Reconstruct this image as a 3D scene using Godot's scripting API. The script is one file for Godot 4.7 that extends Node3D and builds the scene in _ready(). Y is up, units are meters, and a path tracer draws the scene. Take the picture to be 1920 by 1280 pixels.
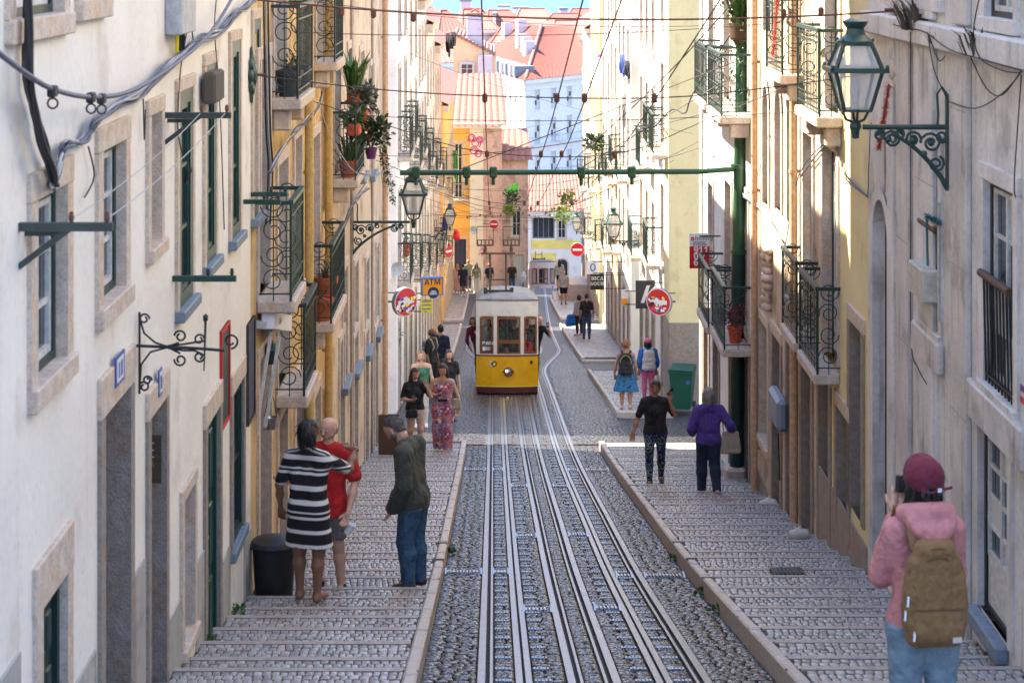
extends Node3D
# A steep cobbled street with a funicular, seen down its slope. World: camera at the origin, looking along -Z, y up, metres.
# F, VX, VY: focal length and vanishing point of the street in photograph pixels; they turn pixels into directions.
const F := 3500.0
const VX := 925.0
const VY := -100.0
const LX := -2.27            # plane of the left house fronts
const RX := 3.52             # plane of the right house fronts at z = 0
const RK := 0.01514          # and how it opens with distance

class MB:
	var v := PackedVector3Array()
	var n := PackedVector3Array()
	var uv := PackedVector2Array()
	var c := PackedColorArray()
	var idx := PackedInt32Array()
	var xf := Transform3D()
	var col := Color(1, 1, 1)
	var colored := false
	func vert(p: Vector3, nn: Vector3, u := Vector2.ZERO) -> void:
		v.append(xf * p); n.append((xf.basis * nn).normalized()); uv.append(u)
		if colored: c.append(col)
	func tri(a: Vector3, b: Vector3, d: Vector3) -> void:
		var nn := (b - a).cross(d - a).normalized()
		vert(a, nn); vert(d, nn, Vector2(0, 1)); vert(b, nn, Vector2(1, 0))
	func quad(a: Vector3, b: Vector3, d: Vector3, e: Vector3) -> void:
		# counter-clockwise seen from outside; uv runs a(0,1) b(1,1) d(1,0) e(0,0)
		var nn := (b - a).cross(d - a).normalized()
		var ua := Vector2(0, 1); var ub := Vector2(1, 1); var ud := Vector2(1, 0); var ue := Vector2(0, 0)
		vert(a, nn, ua); vert(d, nn, ud); vert(b, nn, ub)
		vert(a, nn, ua); vert(e, nn, ue); vert(d, nn, ud)
	func sq(a: Vector3, b: Vector3, d: Vector3, e: Vector3, na: Vector3, nb: Vector3, nd: Vector3, ne: Vector3) -> void:
		vert(a, na); vert(d, nd); vert(b, nb)
		vert(a, na); vert(e, ne); vert(d, nd)
	func oq(mid: Vector3, a: Vector3, b: Vector3, d: Vector3, e: Vector3) -> void:
		if (b - a).cross(d - a).dot((a + d) / 2.0 - mid) > 0.0: quad(a, b, d, e)
		else: quad(e, d, b, a)
	func box(a: Vector3, b: Vector3) -> void:
		var l := Vector3(minf(a.x, b.x), minf(a.y, b.y), minf(a.z, b.z))
		var h := Vector3(maxf(a.x, b.x), maxf(a.y, b.y), maxf(a.z, b.z))
		var p := [Vector3(l.x, l.y, l.z), Vector3(h.x, l.y, l.z), Vector3(h.x, h.y, l.z), Vector3(l.x, h.y, l.z), Vector3(l.x, l.y, h.z), Vector3(h.x, l.y, h.z), Vector3(h.x, h.y, h.z), Vector3(l.x, h.y, h.z)]
		for f in [[4, 5, 6, 7], [1, 0, 3, 2], [5, 1, 2, 6], [0, 4, 7, 3], [7, 6, 2, 3], [0, 1, 5, 4]]:
			quad(p[f[0]], p[f[1]], p[f[2]], p[f[3]])
	func cbox(a: Vector3, b: Vector3, bv := 0.01) -> void:
		# a box whose edges are cut at 45 degrees
		var l := Vector3(minf(a.x, b.x), minf(a.y, b.y), minf(a.z, b.z))
		var h := Vector3(maxf(a.x, b.x), maxf(a.y, b.y), maxf(a.z, b.z))
		var m := (l + h) / 2.0
		var e := (h - l) / 2.0
		bv = minf(bv, 0.45 * minf(e.x, minf(e.y, e.z)) * 2.0)
		var k := e - Vector3(bv, bv, bv)
		for ax in 3:
			var u := (ax + 1) % 3; var w := (ax + 2) % 3
			for s in [1.0, -1.0]:
				var q := []
				for t in [[-1, -1], [1, -1], [1, 1], [-1, 1]]:
					var p := Vector3.ZERO
					p[ax] = e[ax] * s; p[u] = k[u] * t[0] * s; p[w] = k[w] * t[1]
					q.append(m + p)
				quad(q[0], q[1], q[2], q[3])
				for s2 in [1.0, -1.0]:   # edges between face ax/s and face u/s2
					var p0 := Vector3.ZERO; p0[ax] = e[ax] * s; p0[u] = k[u] * s2; p0[w] = -k[w]
					var p1 := p0; p1[w] = k[w]
					var p2 := Vector3.ZERO; p2[ax] = k[ax] * s; p2[u] = e[u] * s2; p2[w] = k[w]
					var p3 := p2; p3[w] = -k[w]
					oq(m, m + p0, m + p3, m + p2, m + p1)
		for sx in [1.0, -1.0]:
			for sy in [1.0, -1.0]:
				for sz in [1.0, -1.0]:
					var a0 := m + Vector3(e.x * sx, k.y * sy, k.z * sz)
					var b0 := m + Vector3(k.x * sx, e.y * sy, k.z * sz)
					var c0 := m + Vector3(k.x * sx, k.y * sy, e.z * sz)
					if sx * sy * sz > 0: tri(a0, b0, c0)
					else: tri(a0, c0, b0)
	func bar(a: Vector3, b: Vector3, w: float, h: float, up := Vector3.UP) -> void:
		var d := (b - a).normalized()
		if absf(d.dot(up)) > 0.95: up = Vector3(0, 0, 1) if absf(d.z) < 0.9 else Vector3(1, 0, 0)
		var s := d.cross(up).normalized() * w / 2.0
		var t := s.cross(d).normalized() * h / 2.0
		var p := [a - s - t, a + s - t, a + s + t, a - s + t, b - s - t, b + s - t, b + s + t, b - s + t]
		for f in [[3, 2, 1, 0], [4, 5, 6, 7], [0, 1, 5, 4], [1, 2, 6, 5], [2, 3, 7, 6], [3, 0, 4, 7]]:
			oq((a + b) / 2.0, p[f[0]], p[f[3]], p[f[2]], p[f[1]])
	func tube(pts: Array, r: float, k := 6, r2 := -1.0, caps := true) -> void:
		if r2 < 0: r2 = r
		var m := pts.size()
		var up := Vector3.UP
		var prev := []
		var pn := []
		var side := Vector3.ZERO
		for i in m:
			var p: Vector3 = pts[i]
			var d: Vector3 = (Vector3(pts[mini(i + 1, m - 1)]) - Vector3(pts[maxi(i - 1, 0)])).normalized()
			if i == 0:
				if absf(d.y) > 0.9: up = Vector3(0, 0, 1)
				side = d.cross(up).normalized()
			else:
				side = (side - d * side.dot(d)).normalized()
			var t := d.cross(side)
			var rr := lerpf(r, r2, float(i) / maxf(1, m - 1))
			var ring := []
			var nr := []
			for j in k:
				var an := TAU * j / k
				var nn := side * cos(an) + t * sin(an)
				ring.append(p + nn * rr); nr.append(nn)
			if i > 0:
				for j in k:
					var j2 := (j + 1) % k
					sq(prev[j], prev[j2], ring[j2], ring[j], pn[j], pn[j2], nr[j2], nr[j])
			if caps and (i == 0 or i == m - 1):
				for j in range(1, k - 1):
					if i == 0: tri(ring[0], ring[j + 1], ring[j])
					else: tri(ring[0], ring[j], ring[j + 1])
			prev = ring; pn = nr
	func lathe(prof: Array, k := 16, at := Vector3.ZERO, axis := Basis(), arc := TAU) -> void:
		# prof: Vector2(radius, height) from the bottom up, turned round y
		for i in prof.size() - 1:
			var p: Vector2 = prof[i]; var q: Vector2 = prof[i + 1]
			var dn := Vector2(q.y - p.y, p.x - q.x).normalized()
			for j in k:
				var a0 := arc * j / k; var a1 := arc * (j + 1) / k
				var c0 := Vector3(cos(a0), 0, -sin(a0)); var c1 := Vector3(cos(a1), 0, -sin(a1))
				var A := c0 * p.x + Vector3(0, p.y, 0); var B := c1 * p.x + Vector3(0, p.y, 0)
				var C := c1 * q.x + Vector3(0, q.y, 0); var D := c0 * q.x + Vector3(0, q.y, 0)
				var n0 := c0 * dn.x + Vector3(0, dn.y, 0); var n1 := c1 * dn.x + Vector3(0, dn.y, 0)
				sq(at + axis * A, at + axis * B, at + axis * C, at + axis * D, axis * n0, axis * n1, axis * n1, axis * n0)
	func prism(poly: PackedVector2Array, T: Transform3D, depth: float) -> void:
		# poly in T's xy plane, pushed out along +z by depth
		if Geometry2D.is_polygon_clockwise(poly): poly.reverse()
		var ti := Geometry2D.triangulate_polygon(poly)
		var z := Vector3(0, 0, depth)
		for i in range(0, ti.size(), 3):
			var a := Vector3(poly[ti[i]].x, poly[ti[i]].y, 0); var b := Vector3(poly[ti[i + 1]].x, poly[ti[i + 1]].y, 0); var d := Vector3(poly[ti[i + 2]].x, poly[ti[i + 2]].y, 0)
			if (b - a).cross(d - a).z < 0: var e := b; b = d; d = e
			tri(T * (a + z), T * (b + z), T * (d + z)); tri(T * a, T * d, T * b)
		for i in poly.size():
			var a := Vector3(poly[i].x, poly[i].y, 0); var j := (i + 1) % poly.size()
			var b := Vector3(poly[j].x, poly[j].y, 0)
			quad(T * a, T * b, T * (b + z), T * (a + z))
	func ball(at: Vector3, r: Vector3, k := 10) -> void:
		for i in k / 2:
			var p0 := PI * i / (k / 2) - PI / 2; var p1 := PI * (i + 1) / (k / 2) - PI / 2
			for j in k:
				var a0 := TAU * j / k; var a1 := TAU * (j + 1) / k
				var q := []
				for e in [[p0, a0], [p0, a1], [p1, a1], [p1, a0]]:
					q.append(Vector3(cos(e[0]) * cos(e[1]), sin(e[0]), -cos(e[0]) * sin(e[1])))
				sq(at + q[0] * r, at + q[1] * r, at + q[2] * r, at + q[3] * r, q[0] / r, q[1] / r, q[2] / r, q[3] / r)
	func raw(d: Array) -> void:
		# indexed data of blob()
		var o := v.size()
		if idx.is_empty() and o > 0: idx = PackedInt32Array(range(o))
		for p in d[0]: v.append(xf * p)
		for p in d[1]: n.append(xf.basis * p)
		uv.resize(v.size())
		if colored:
			for i in d[0].size(): c.append(col)
		for i in d[2]: idx.append(o + i)
	func mesh() -> ArrayMesh:
		var a := []; a.resize(Mesh.ARRAY_MAX)
		a[Mesh.ARRAY_VERTEX] = v; a[Mesh.ARRAY_NORMAL] = n; a[Mesh.ARRAY_TEX_UV] = uv
		if colored: a[Mesh.ARRAY_COLOR] = c
		if not idx.is_empty(): a[Mesh.ARRAY_INDEX] = idx
		var m := ArrayMesh.new()
		if v.size() > 2: m.add_surface_from_arrays(Mesh.PRIMITIVE_TRIANGLES, a)
		return m

var rng := RandomNumberGenerator.new()
var M := {}
var T := {}
var ct: Node3D               # thing that is being built
var cT: Transform3D          # its frame in the world
var cF := Transform3D()    # extra turn for a second front of the same thing
var csg := 1.0
var cs0 := 0.0
var cy0 := 0.0

func rnd(a: float, b: float) -> float: return rng.randf_range(a, b)
func vs(p: Array) -> PackedVector2Array:
	var o := PackedVector2Array()
	for i in range(0, p.size(), 2): o.append(Vector2(p[i], p[i + 1]))
	return o
func V(x, y, z) -> Vector3: return Vector3(x, y, z)

# ---- pixels and places
func at(x: float, y: float, z: float) -> Vector3: return Vector3((x - VX) / F * z, -(y - VY) / F * z, -z)
func ls(x: float, d := 0.0) -> float: return (LX + d) * F / (x - VX)             # distance down the street of a pixel column on the left fronts
func rs(x: float, d := 0.0) -> float: return (RX - d) * F / (x - VX - RK * F)
func hy(y: float, z: float) -> float: return -(y - VY) / F * z
const HZ := [-8.0, 0.0, 9.2, 13.5, 19.8, 23.5, 35.4, 47.3, 60.0, 73.0, 97.0, 111.0, 121.0, 160.0, 300.0, 360.0]
const HH := [1.0, 2.5, 4.40, 5.32, 6.67, 7.39, 9.62, 11.45, 13.4, 15.35, 18.6, 20.3, 22.9, 29.0, 38.0, 52.0]
func road(z: float) -> float:
	# height of the road surface (eye = 0), Catmull-Rom through surveyed points
	var i := 0
	while i < HZ.size() - 2 and z > HZ[i + 1]: i += 1
	var t: float = (z - HZ[i]) / (HZ[i + 1] - HZ[i])
	var d: float = HZ[i + 1] - HZ[i]
	var i0 := maxi(i - 1, 0); var i3 := mini(i + 2, HZ.size() - 1)
	var m1: float = (HH[i + 1] - HH[i0]) / (HZ[i + 1] - HZ[i0]) * d
	var m2: float = (HH[i3] - HH[i]) / (HZ[i3] - HZ[i]) * d
	var t2 := t * t; var t3 := t2 * t
	return -((2 * t3 - 3 * t2 + 1) * HH[i] + (t3 - 2 * t2 + t) * m1 + (-2 * t3 + 3 * t2) * HH[i + 1] + (t3 - t2) * m2)
var SB := PackedFloat32Array()   # where the pavement steps begin
func make_steps() -> void:
	var r := RandomNumberGenerator.new(); r.seed = 5
	var z := -8.0
	while z < 145.0:
		SB.append(z); z += r.randf_range(0.56, 0.84)
func step_i(z: float) -> int: return clampi(SB.bsearch(z, false) - 1, 0, SB.size() - 2)
func side_y(z: float, up := 0.13) -> float:
	# the pavements are long steps: each tread is nearly level
	var k := step_i(z)
	var a := road(SB[k]); var b := road(SB[k + 1])
	return lerpf(a, lerpf(a, b, 0.25), (z - SB[k]) / (SB[k + 1] - SB[k])) + up - 0.055

# ---- making nodes
func meta(o: Node, label: String, category := "", group := "", kind := "") -> Node:
	if label: o.set_meta("label", label)
	if category: o.set_meta("category", category)
	if group: o.set_meta("group", group)
	if kind: o.set_meta("kind", kind)
	return o
func thing(called: String, label: String, category: String, T0: Transform3D, group := "") -> Node3D:
	var o := Node3D.new(); o.name = called; add_child(o, true); o.transform = T0
	meta(o, label, category, group)
	ct = o; cT = T0; cF = Transform3D(); csg = 1.0; cs0 = 0.0; cy0 = 0.0
	return o
func tat(called: String, label: String, category: String, p: Vector3, group := "") -> Node3D:
	return thing(called, label, category, Transform3D(Basis(), p), group)
func frame(side: String, s: float, y: float) -> Transform3D:
	if side == "L": return Transform3D(Basis(Vector3(0, 0, -1), Vector3.UP, Vector3(1, 0, 0)), Vector3(LX, y, -s))
	var u := Vector3(-RK, 0, 1).normalized()
	return Transform3D(Basis(u, Vector3.UP, u.cross(Vector3.UP)), Vector3(RX + RK * s, y, -s))
func onwall(called: String, label: String, category: String, side: String, s: float, y: float, group := "") -> Node3D:
	var o := thing(called, label, category, frame(side, s, y), group)
	csg = 1.0 if side == "L" else -1.0; cs0 = s; cy0 = y
	return o
func mb(world := false) -> MB:
	var m := MB.new()
	m.xf = cT.affine_inverse() if world else cF
	return m
func put(m: MB, called: String, material, parent: Node = null) -> MeshInstance3D:
	var o := MeshInstance3D.new(); o.name = called
	o.mesh = m.mesh(); o.material_override = M[material] if material is String else material
	(parent if parent else ct).add_child(o, true)
	return o
func inst(mesh: Mesh, called: String, material, T0: Transform3D, parent: Node = null) -> MeshInstance3D:
	var o := MeshInstance3D.new(); o.name = called; o.mesh = mesh; o.transform = T0
	o.material_override = M[material] if material is String else material
	(parent if parent else ct).add_child(o, true)
	return o
func group_node(called: String, parent: Node = null) -> Node3D:
	var o := Node3D.new(); o.name = called; (parent if parent else ct).add_child(o, true); return o
# facade coordinates: s along the street, y up, d out of the wall
func L(s: float, y: float, d := 0.0) -> Vector3: return Vector3(csg * (s - cs0), y - cy0, d)
func fb(m: MB, s0: float, s1: float, y0: float, y1: float, d0: float, d1: float, bv := 0.0) -> void:
	if bv > 0: m.cbox(L(s0, y0, d0), L(s1, y1, d1), bv)
	else: m.box(L(s0, y0, d0), L(s1, y1, d1))
func fq(m: MB, s0: float, s1: float, y0: float, y1: float, d: float) -> void:
	if csg > 0: m.quad(L(s0, y0, d), L(s1, y0, d), L(s1, y1, d), L(s0, y1, d))
	else: m.quad(L(s1, y0, d), L(s0, y0, d), L(s0, y1, d), L(s1, y1, d))
func fbar(called: String, material, s0: float, s1: float, y0: float, y1: float, d0: float, d1: float, parent: Node = null, bv := 0.0) -> MeshInstance3D:
	var m := mb(); fb(m, s0, s1, y0, y1, d0, d1, bv); return put(m, called, material, parent)

# ---- implicit bodies: tapered capsules joined smoothly, meshed as surface nets
func blob(bones: Array, h: float, k := 0.03, cuts := []) -> Array:
	var lo := Vector3(1e9, 1e9, 1e9); var hi := -lo
	for b in bones:
		var r: float = maxf(b[2], b[3]) + 2.0 * h + k * 0.5
		for e in 2:
			var q: Vector3 = b[e]
			lo = Vector3(minf(lo.x, q.x - r), minf(lo.y, q.y - r), minf(lo.z, q.z - r))
			hi = Vector3(maxf(hi.x, q.x + r), maxf(hi.y, q.y + r), maxf(hi.z, q.z + r))
	var nx := int((hi.x - lo.x) / h) + 2; var ny := int((hi.y - lo.y) / h) + 2; var nz := int((hi.z - lo.z) / h) + 2
	var g := PackedFloat32Array(); g.resize(nx * ny * nz); g.fill(1.0)
	var sx := 1; var sy := nx; var sz := nx * ny
	for b in bones:
		var A: Vector3 = b[0]; var B: Vector3 = b[1]; var ra: float = b[2]; var rb: float = b[3]
		var r: float = maxf(ra, rb) + 1.8 * h + k
		var ba := B - A; var l2: float = maxf(ba.length_squared(), 1e-9)
		var x0 := maxi(0, int((minf(A.x, B.x) - r - lo.x) / h)); var x1 := mini(nx - 1, int((maxf(A.x, B.x) + r - lo.x) / h) + 1)
		var y0 := maxi(0, int((minf(A.y, B.y) - r - lo.y) / h)); var y1 := mini(ny - 1, int((maxf(A.y, B.y) + r - lo.y) / h) + 1)
		var z0 := maxi(0, int((minf(A.z, B.z) - r - lo.z) / h)); var z1 := mini(nz - 1, int((maxf(A.z, B.z) + r - lo.z) / h) + 1)
		for iz in range(z0, z1 + 1):
			for iy in range(y0, y1 + 1):
				var i := iz * sz + iy * sy + x0
				var pa := Vector3(lo.x + x0 * h, lo.y + iy * h, lo.z + iz * h) - A
				for ix in range(x0, x1 + 1):
					var t := clampf(pa.dot(ba) / l2, 0.0, 1.0)
					var d := (pa - ba * t).length() - ra - (rb - ra) * t
					var q := g[i]
					var e := k - absf(q - d)
					if e > 0.0: g[i] = minf(q, d) - e * e * 0.25 / k
					elif d < q: g[i] = d
					i += 1
					pa.x += h
	for cut in cuts:   # keep the side where n.p <= d
		var cn: Vector3 = cut[0]; var cd: float = cut[1]
		var i := 0
		for iz in nz:
			for iy in ny:
				var base: float = cn.x * lo.x + cn.y * (lo.y + iy * h) + cn.z * (lo.z + iz * h) - cd
				for ix in nx:
					var d := base + cn.x * ix * h
					if d > g[i]: g[i] = d
					i += 1
	var vn := PackedInt32Array(); vn.resize(nx * ny * nz); vn.fill(-1)
	var vv := PackedVector3Array(); var nn := PackedVector3Array(); var ii := PackedInt32Array()
	var off := [0, sx, sy, sx + sy, sz, sx + sz, sy + sz, sx + sy + sz]
	var lim := 1.8 * h
	for iz in nz - 1:
		for iy in ny - 1:
			var i := iz * sz + iy * sy - 1
			for ix in nx - 1:
				i += 1
				if absf(g[i]) > lim: continue
				var c0 := g[i]; var c1 := g[i + 1]; var c2 := g[i + sy]; var c3 := g[i + sy + 1]
				var c4 := g[i + sz]; var c5 := g[i + sz + 1]; var c6 := g[i + sz + sy]; var c7 := g[i + sz + sy + 1]
				var neg := int(c0 < 0) + int(c1 < 0) + int(c2 < 0) + int(c3 < 0) + int(c4 < 0) + int(c5 < 0) + int(c6 < 0) + int(c7 < 0)
				if neg == 0 or neg == 8: continue
				var s := Vector3.ZERO; var m := 0
				if (c0 < 0) != (c1 < 0): s += Vector3(c0 / (c0 - c1), 0, 0); m += 1
				if (c2 < 0) != (c3 < 0): s += Vector3(c2 / (c2 - c3), 1, 0); m += 1
				if (c4 < 0) != (c5 < 0): s += Vector3(c4 / (c4 - c5), 0, 1); m += 1
				if (c6 < 0) != (c7 < 0): s += Vector3(c6 / (c6 - c7), 1, 1); m += 1
				if (c0 < 0) != (c2 < 0): s += Vector3(0, c0 / (c0 - c2), 0); m += 1
				if (c1 < 0) != (c3 < 0): s += Vector3(1, c1 / (c1 - c3), 0); m += 1
				if (c4 < 0) != (c6 < 0): s += Vector3(0, c4 / (c4 - c6), 1); m += 1
				if (c5 < 0) != (c7 < 0): s += Vector3(1, c5 / (c5 - c7), 1); m += 1
				if (c0 < 0) != (c4 < 0): s += Vector3(0, 0, c0 / (c0 - c4)); m += 1
				if (c1 < 0) != (c5 < 0): s += Vector3(1, 0, c1 / (c1 - c5)); m += 1
				if (c2 < 0) != (c6 < 0): s += Vector3(0, 1, c2 / (c2 - c6)); m += 1
				if (c3 < 0) != (c7 < 0): s += Vector3(1, 1, c3 / (c3 - c7)); m += 1
				vn[i] = vv.size()
				vv.append(lo + (Vector3(ix, iy, iz) + s / m) * h)
				nn.append(Vector3(c1 + c3 + c5 + c7 - c0 - c2 - c4 - c6, c2 + c3 + c6 + c7 - c0 - c1 - c4 - c5, c4 + c5 + c6 + c7 - c0 - c1 - c2 - c3).normalized())
				# faces round the three edges at this cell's low corner
				if ix > 0 and iy > 0 and iz > 0:
					if (c0 < 0) != (c1 < 0): ff(ii, vv, nn, vn[i], vn[i - sy], vn[i - sy - sz], vn[i - sz])
					if (c0 < 0) != (c2 < 0): ff(ii, vv, nn, vn[i], vn[i - sz], vn[i - sz - sx], vn[i - sx])
					if (c0 < 0) != (c4 < 0): ff(ii, vv, nn, vn[i], vn[i - sx], vn[i - sx - sy], vn[i - sy])
	return [vv, nn, ii]
func ff(ii: PackedInt32Array, vv: PackedVector3Array, nn: PackedVector3Array, a: int, b: int, c: int, d: int) -> void:
	if a < 0 or b < 0 or c < 0 or d < 0: return
	if (vv[b] - vv[a]).cross(vv[c] - vv[a]).dot(nn[a]) > 0.0:
		ii.append_array(PackedInt32Array([a, c, b, a, d, c]))
	else:
		ii.append_array(PackedInt32Array([a, b, c, a, c, d]))

# ---- materials
func noise_img(freq: float, seed_: int, oct := 4, size := 256, kind := FastNoiseLite.TYPE_SIMPLEX_SMOOTH) -> PackedByteArray:
	var f := FastNoiseLite.new(); f.seed = seed_; f.frequency = freq; f.noise_type = kind; f.fractal_octaves = oct
	var im := f.get_seamless_image(size, size); im.convert(Image.FORMAT_L8)
	return im.get_data()
func tex(called: String, fn: Callable, size := 256) -> ImageTexture:
	# fn(x, y, i) gives a linear-ish brightness colour as [r, g, b]
	var d := PackedByteArray(); d.resize(size * size * 3)
	var i := 0
	for y in size:
		for x in size:
			var c: Color = fn.call(x, y, i)
			d[i * 3] = clampi(int(c.r * 255), 0, 255); d[i * 3 + 1] = clampi(int(c.g * 255), 0, 255); d[i * 3 + 2] = clampi(int(c.b * 255), 0, 255)
			i += 1
	T[called] = ImageTexture.create_from_image(Image.create_from_data(size, size, false, Image.FORMAT_RGB8, d))
	return T[called]
func mk(called: String, col: Color, rough := 0.8, o := {}) -> StandardMaterial3D:
	var m := StandardMaterial3D.new(); m.resource_name = called
	m.albedo_color = col.linear_to_srgb(); m.roughness = rough
	m.metallic = o.get("metal", 0.0); m.metallic_specular = o.get("spec", 0.5)
	if o.has("alpha"):
		m.transparency = BaseMaterial3D.TRANSPARENCY_ALPHA; m.albedo_color.a = o.alpha
	if o.has("tex") or o.has("bump") or o.has("rt"):
		m.uv1_triplanar = true; m.uv1_world_triplanar = o.get("world", true)
		m.uv1_triplanar_sharpness = 4.0
		var sc = o.get("sc", 0.5)
		m.uv1_scale = sc if sc is Vector3 else Vector3(sc, sc, sc)
		if o.has("tex"): m.albedo_texture = T[o.tex]
		if o.has("bump"):
			m.heightmap_enabled = true; m.heightmap_texture = T[o.bump]; m.heightmap_scale = o.get("bs", 0.3)
		if o.has("rt"): m.roughness_texture = T[o.rt]
	if o.has("uvtex"): m.albedo_texture = T[o.uvtex]
	if o.has("cc"): m.clearcoat_enabled = true; m.clearcoat = o.cc; m.clearcoat_roughness = o.get("ccr", 0.1)
	if o.has("rim"): m.rim_enabled = true; m.rim = o.rim; m.rim_tint = 0.5
	if o.has("sss"): m.subsurf_scatter_enabled = true; m.subsurf_scatter_strength = o.sss
	if o.has("back"): m.backlight_enabled = true; m.backlight = o.back
	if o.has("emit"): m.emission_enabled = true; m.emission = o.emit.linear_to_srgb(); m.emission_energy_multiplier = o.get("ee", 1.0)
	if o.has("vc"): m.vertex_color_use_as_albedo = true
	M[called] = m
	return m

func make_materials() -> void:
	var n1 := noise_img(0.012, 1, 5); var n2 := noise_img(0.05, 2, 4); var n3 := noise_img(0.25, 3, 2); var n4 := noise_img(0.02, 4, 5)
	var cell := noise_img(0.06, 5, 2, 256, FastNoiseLite.TYPE_CELLULAR)
	var sm := func(a: float, b: float, x: float) -> float: return smoothstep(a, b, x)
	# limewash plaster: soft blotches, fine grain, thin dribbles, some grey-brown dirt
	tex("plaster", func(x, y, i):
		var st: float = n2[((y / 12) % 256) * 256 + (x * 3) % 256] / 255.0
		var b: float = 0.94 + 0.06 * (n1[i] / 255.0) + 0.03 * (n3[i] / 255.0 - 0.5)
		var dirt: float = sm.call(0.66, 0.9, n4[i] / 255.0) * 0.07 + sm.call(0.64, 0.85, st) * 0.05 * (n1[(i * 7) % 65536] / 255.0)
		if n4[(i + 21000) % 65536] == 128 or n4[(i + 21000) % 65536] == 129: dirt += 0.05
		if n3[(i * 5) % 65536] > 215: dirt += 0.06
		return Color(b * (1 - dirt * 0.85), b * (1 - dirt), b * (1 - dirt * 1.2)))
	tex("worn", func(x, y, i):
		# older render: dark dribbles, patches, hairline cracks
		var st: float = n2[((y / 16) % 256) * 256 + (x * 4) % 256] / 255.0
		var b: float = 0.84 + 0.14 * (n1[i] / 255.0) + 0.06 * (n3[i] / 255.0 - 0.5)
		var dirt: float = sm.call(0.58, 0.85, n4[i] / 255.0) * 0.20 + sm.call(0.6, 0.8, st) * 0.14
		var crack: float = sm.call(0.03, 0.0, absf(n4[(i + 9000) % 65536] / 255.0 - 0.5)) * 0.10
		return Color(b * (1 - dirt * 0.9 - crack), b * (1 - dirt - crack), b * (1 - dirt * 1.08 - crack)))
	tex("stone", func(x, y, i):
		var b: float = 0.84 + 0.16 * (n2[i] / 255.0) + 0.14 * (n3[i] / 255.0 - 0.5)
		var w: float = n1[i] / 255.0
		var pit: float = sm.call(0.70, 0.82, n3[(i * 3) % 65536] / 255.0) * 0.14
		var rust: float = sm.call(0.6, 0.85, n4[i] / 255.0) * 0.09
		return Color(b * (1 - pit), b * (0.98 - 0.05 * w - pit - rust * 0.5), b * (0.95 - 0.08 * w - pit - rust)))
	tex("marble", func(x, y, i):
		var st: float = n2[((y / 10) % 256) * 256 + (x * 2) % 256] / 255.0
		var b: float = 0.86 + 0.14 * (n1[i] / 255.0) + 0.08 * (n3[i] / 255.0 - 0.5)
		var vein: float = sm.call(0.05, 0.0, absf(n4[i] / 255.0 - 0.52)) * 0.06
		var dirt: float = sm.call(0.6, 0.9, st) * 0.15 + sm.call(0.66, 0.85, n1[(i + 31000) % 65536] / 255.0) * 0.12
		return Color(b * (1 - dirt - vein), b * (0.985 - dirt - vein), b * (0.965 - dirt * 1.05 - vein)))
	tex("grain", func(x, y, i):
		var b: float = 0.80 + 0.2 * (n2[i] / 255.0) + 0.12 * (n3[i] / 255.0 - 0.5)
		return Color(b, b, b))
	tex("speck", func(x, y, i):
		var b: float = 0.70 + 0.25 * (n2[i] / 255.0) + 0.30 * (n3[i] / 255.0 - 0.5)
		return Color(b, b * 0.99, b * 0.97))
	tex("paint", func(x, y, i):
		# old metal paint: slight chalking and a few chips
		var b: float = 0.86 + 0.14 * (n1[i] / 255.0)
		var chip: float = sm.call(0.74, 0.80, n2[i] / 255.0)
		return Color(b + chip * 0.25, b + chip * 0.1, b))
	tex("wood", func(x, y, i):
		var b: float = 0.75 + 0.25 * (n2[((y * 6) % 256) * 256 + (x / 4) % 256] / 255.0) + 0.08 * (n3[i] / 255.0 - 0.5)
		return Color(b, b * 0.97, b * 0.93))
	tex("asphalt", func(x, y, i):
		var b: float = 0.66 + 0.34 * (n3[i] / 255.0) + 0.16 * (n1[i] / 255.0 - 0.5)
		var j: float = sm.call(0.5, 0.2, cell[i] / 255.0) * 0.12
		return Color(b - j, b - j, b - j))
	tex("cloth", func(x, y, i):
		var b: float = 0.88 + 0.12 * (n2[i] / 255.0) + 0.05 * float((x + y) % 4 < 2)
		return Color(b, b, b))
	tex("water", func(x, y, i):
		var b: float = 0.80 + 0.4 * (n2[i] / 255.0 - 0.3)
		return Color(b, b, b))
	tex("denim", func(x, y, i):
		var b: float = 0.78 + 0.16 * (n1[i] / 255.0) + 0.12 * (n3[i] / 255.0)
		return Color(b * 0.97, b, b * 1.02))
	tex("polish", func(x, y, i):
		var b: float = lerpf(0.23, 0.75, sm.call(0.40, 0.66, n2[i] / 255.0))
		return Color(b, b, b))
	tex("bumps", func(x, y, i):
		var b: float = 0.5 * (n2[i] / 255.0) + 0.5 * (n3[i] / 255.0)
		return Color(b, b, b))
	tex("folds", func(x, y, i):
		var b: float = 0.65 * n1[((y * 2 / 3) % 256) * 256 + (x + y / 3) % 256] / 255.0 + 0.35 * n4[i] / 255.0
		return Color(b, b, b))
	# walls
	var pl := {"tex": "plaster", "sc": 0.22, "bump": "bumps", "bs": 0.4}
	var wo := {"tex": "worn", "sc": 0.21, "bump": "bumps", "bs": 0.5}
	mk("cream", Color(0.86, 0.81, 0.71), 0.9, pl)
	mk("grey_plinth", Color(0.50, 0.48, 0.42), 0.9, wo)
	mk("yellow", Color(0.76, 0.52, 0.22), 0.9, wo)
	mk("yellow_pipe", Color(0.70, 0.46, 0.15), 0.7, {"tex": "grain", "sc": 0.8})
	mk("peach", Color(0.74, 0.58, 0.41), 0.9, wo)
	mk("peach_pipe", Color(0.70, 0.45, 0.26), 0.7, {"tex": "grain", "sc": 0.8})
	mk("pale_yellow", Color(0.80, 0.69, 0.37), 0.9, pl)
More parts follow.
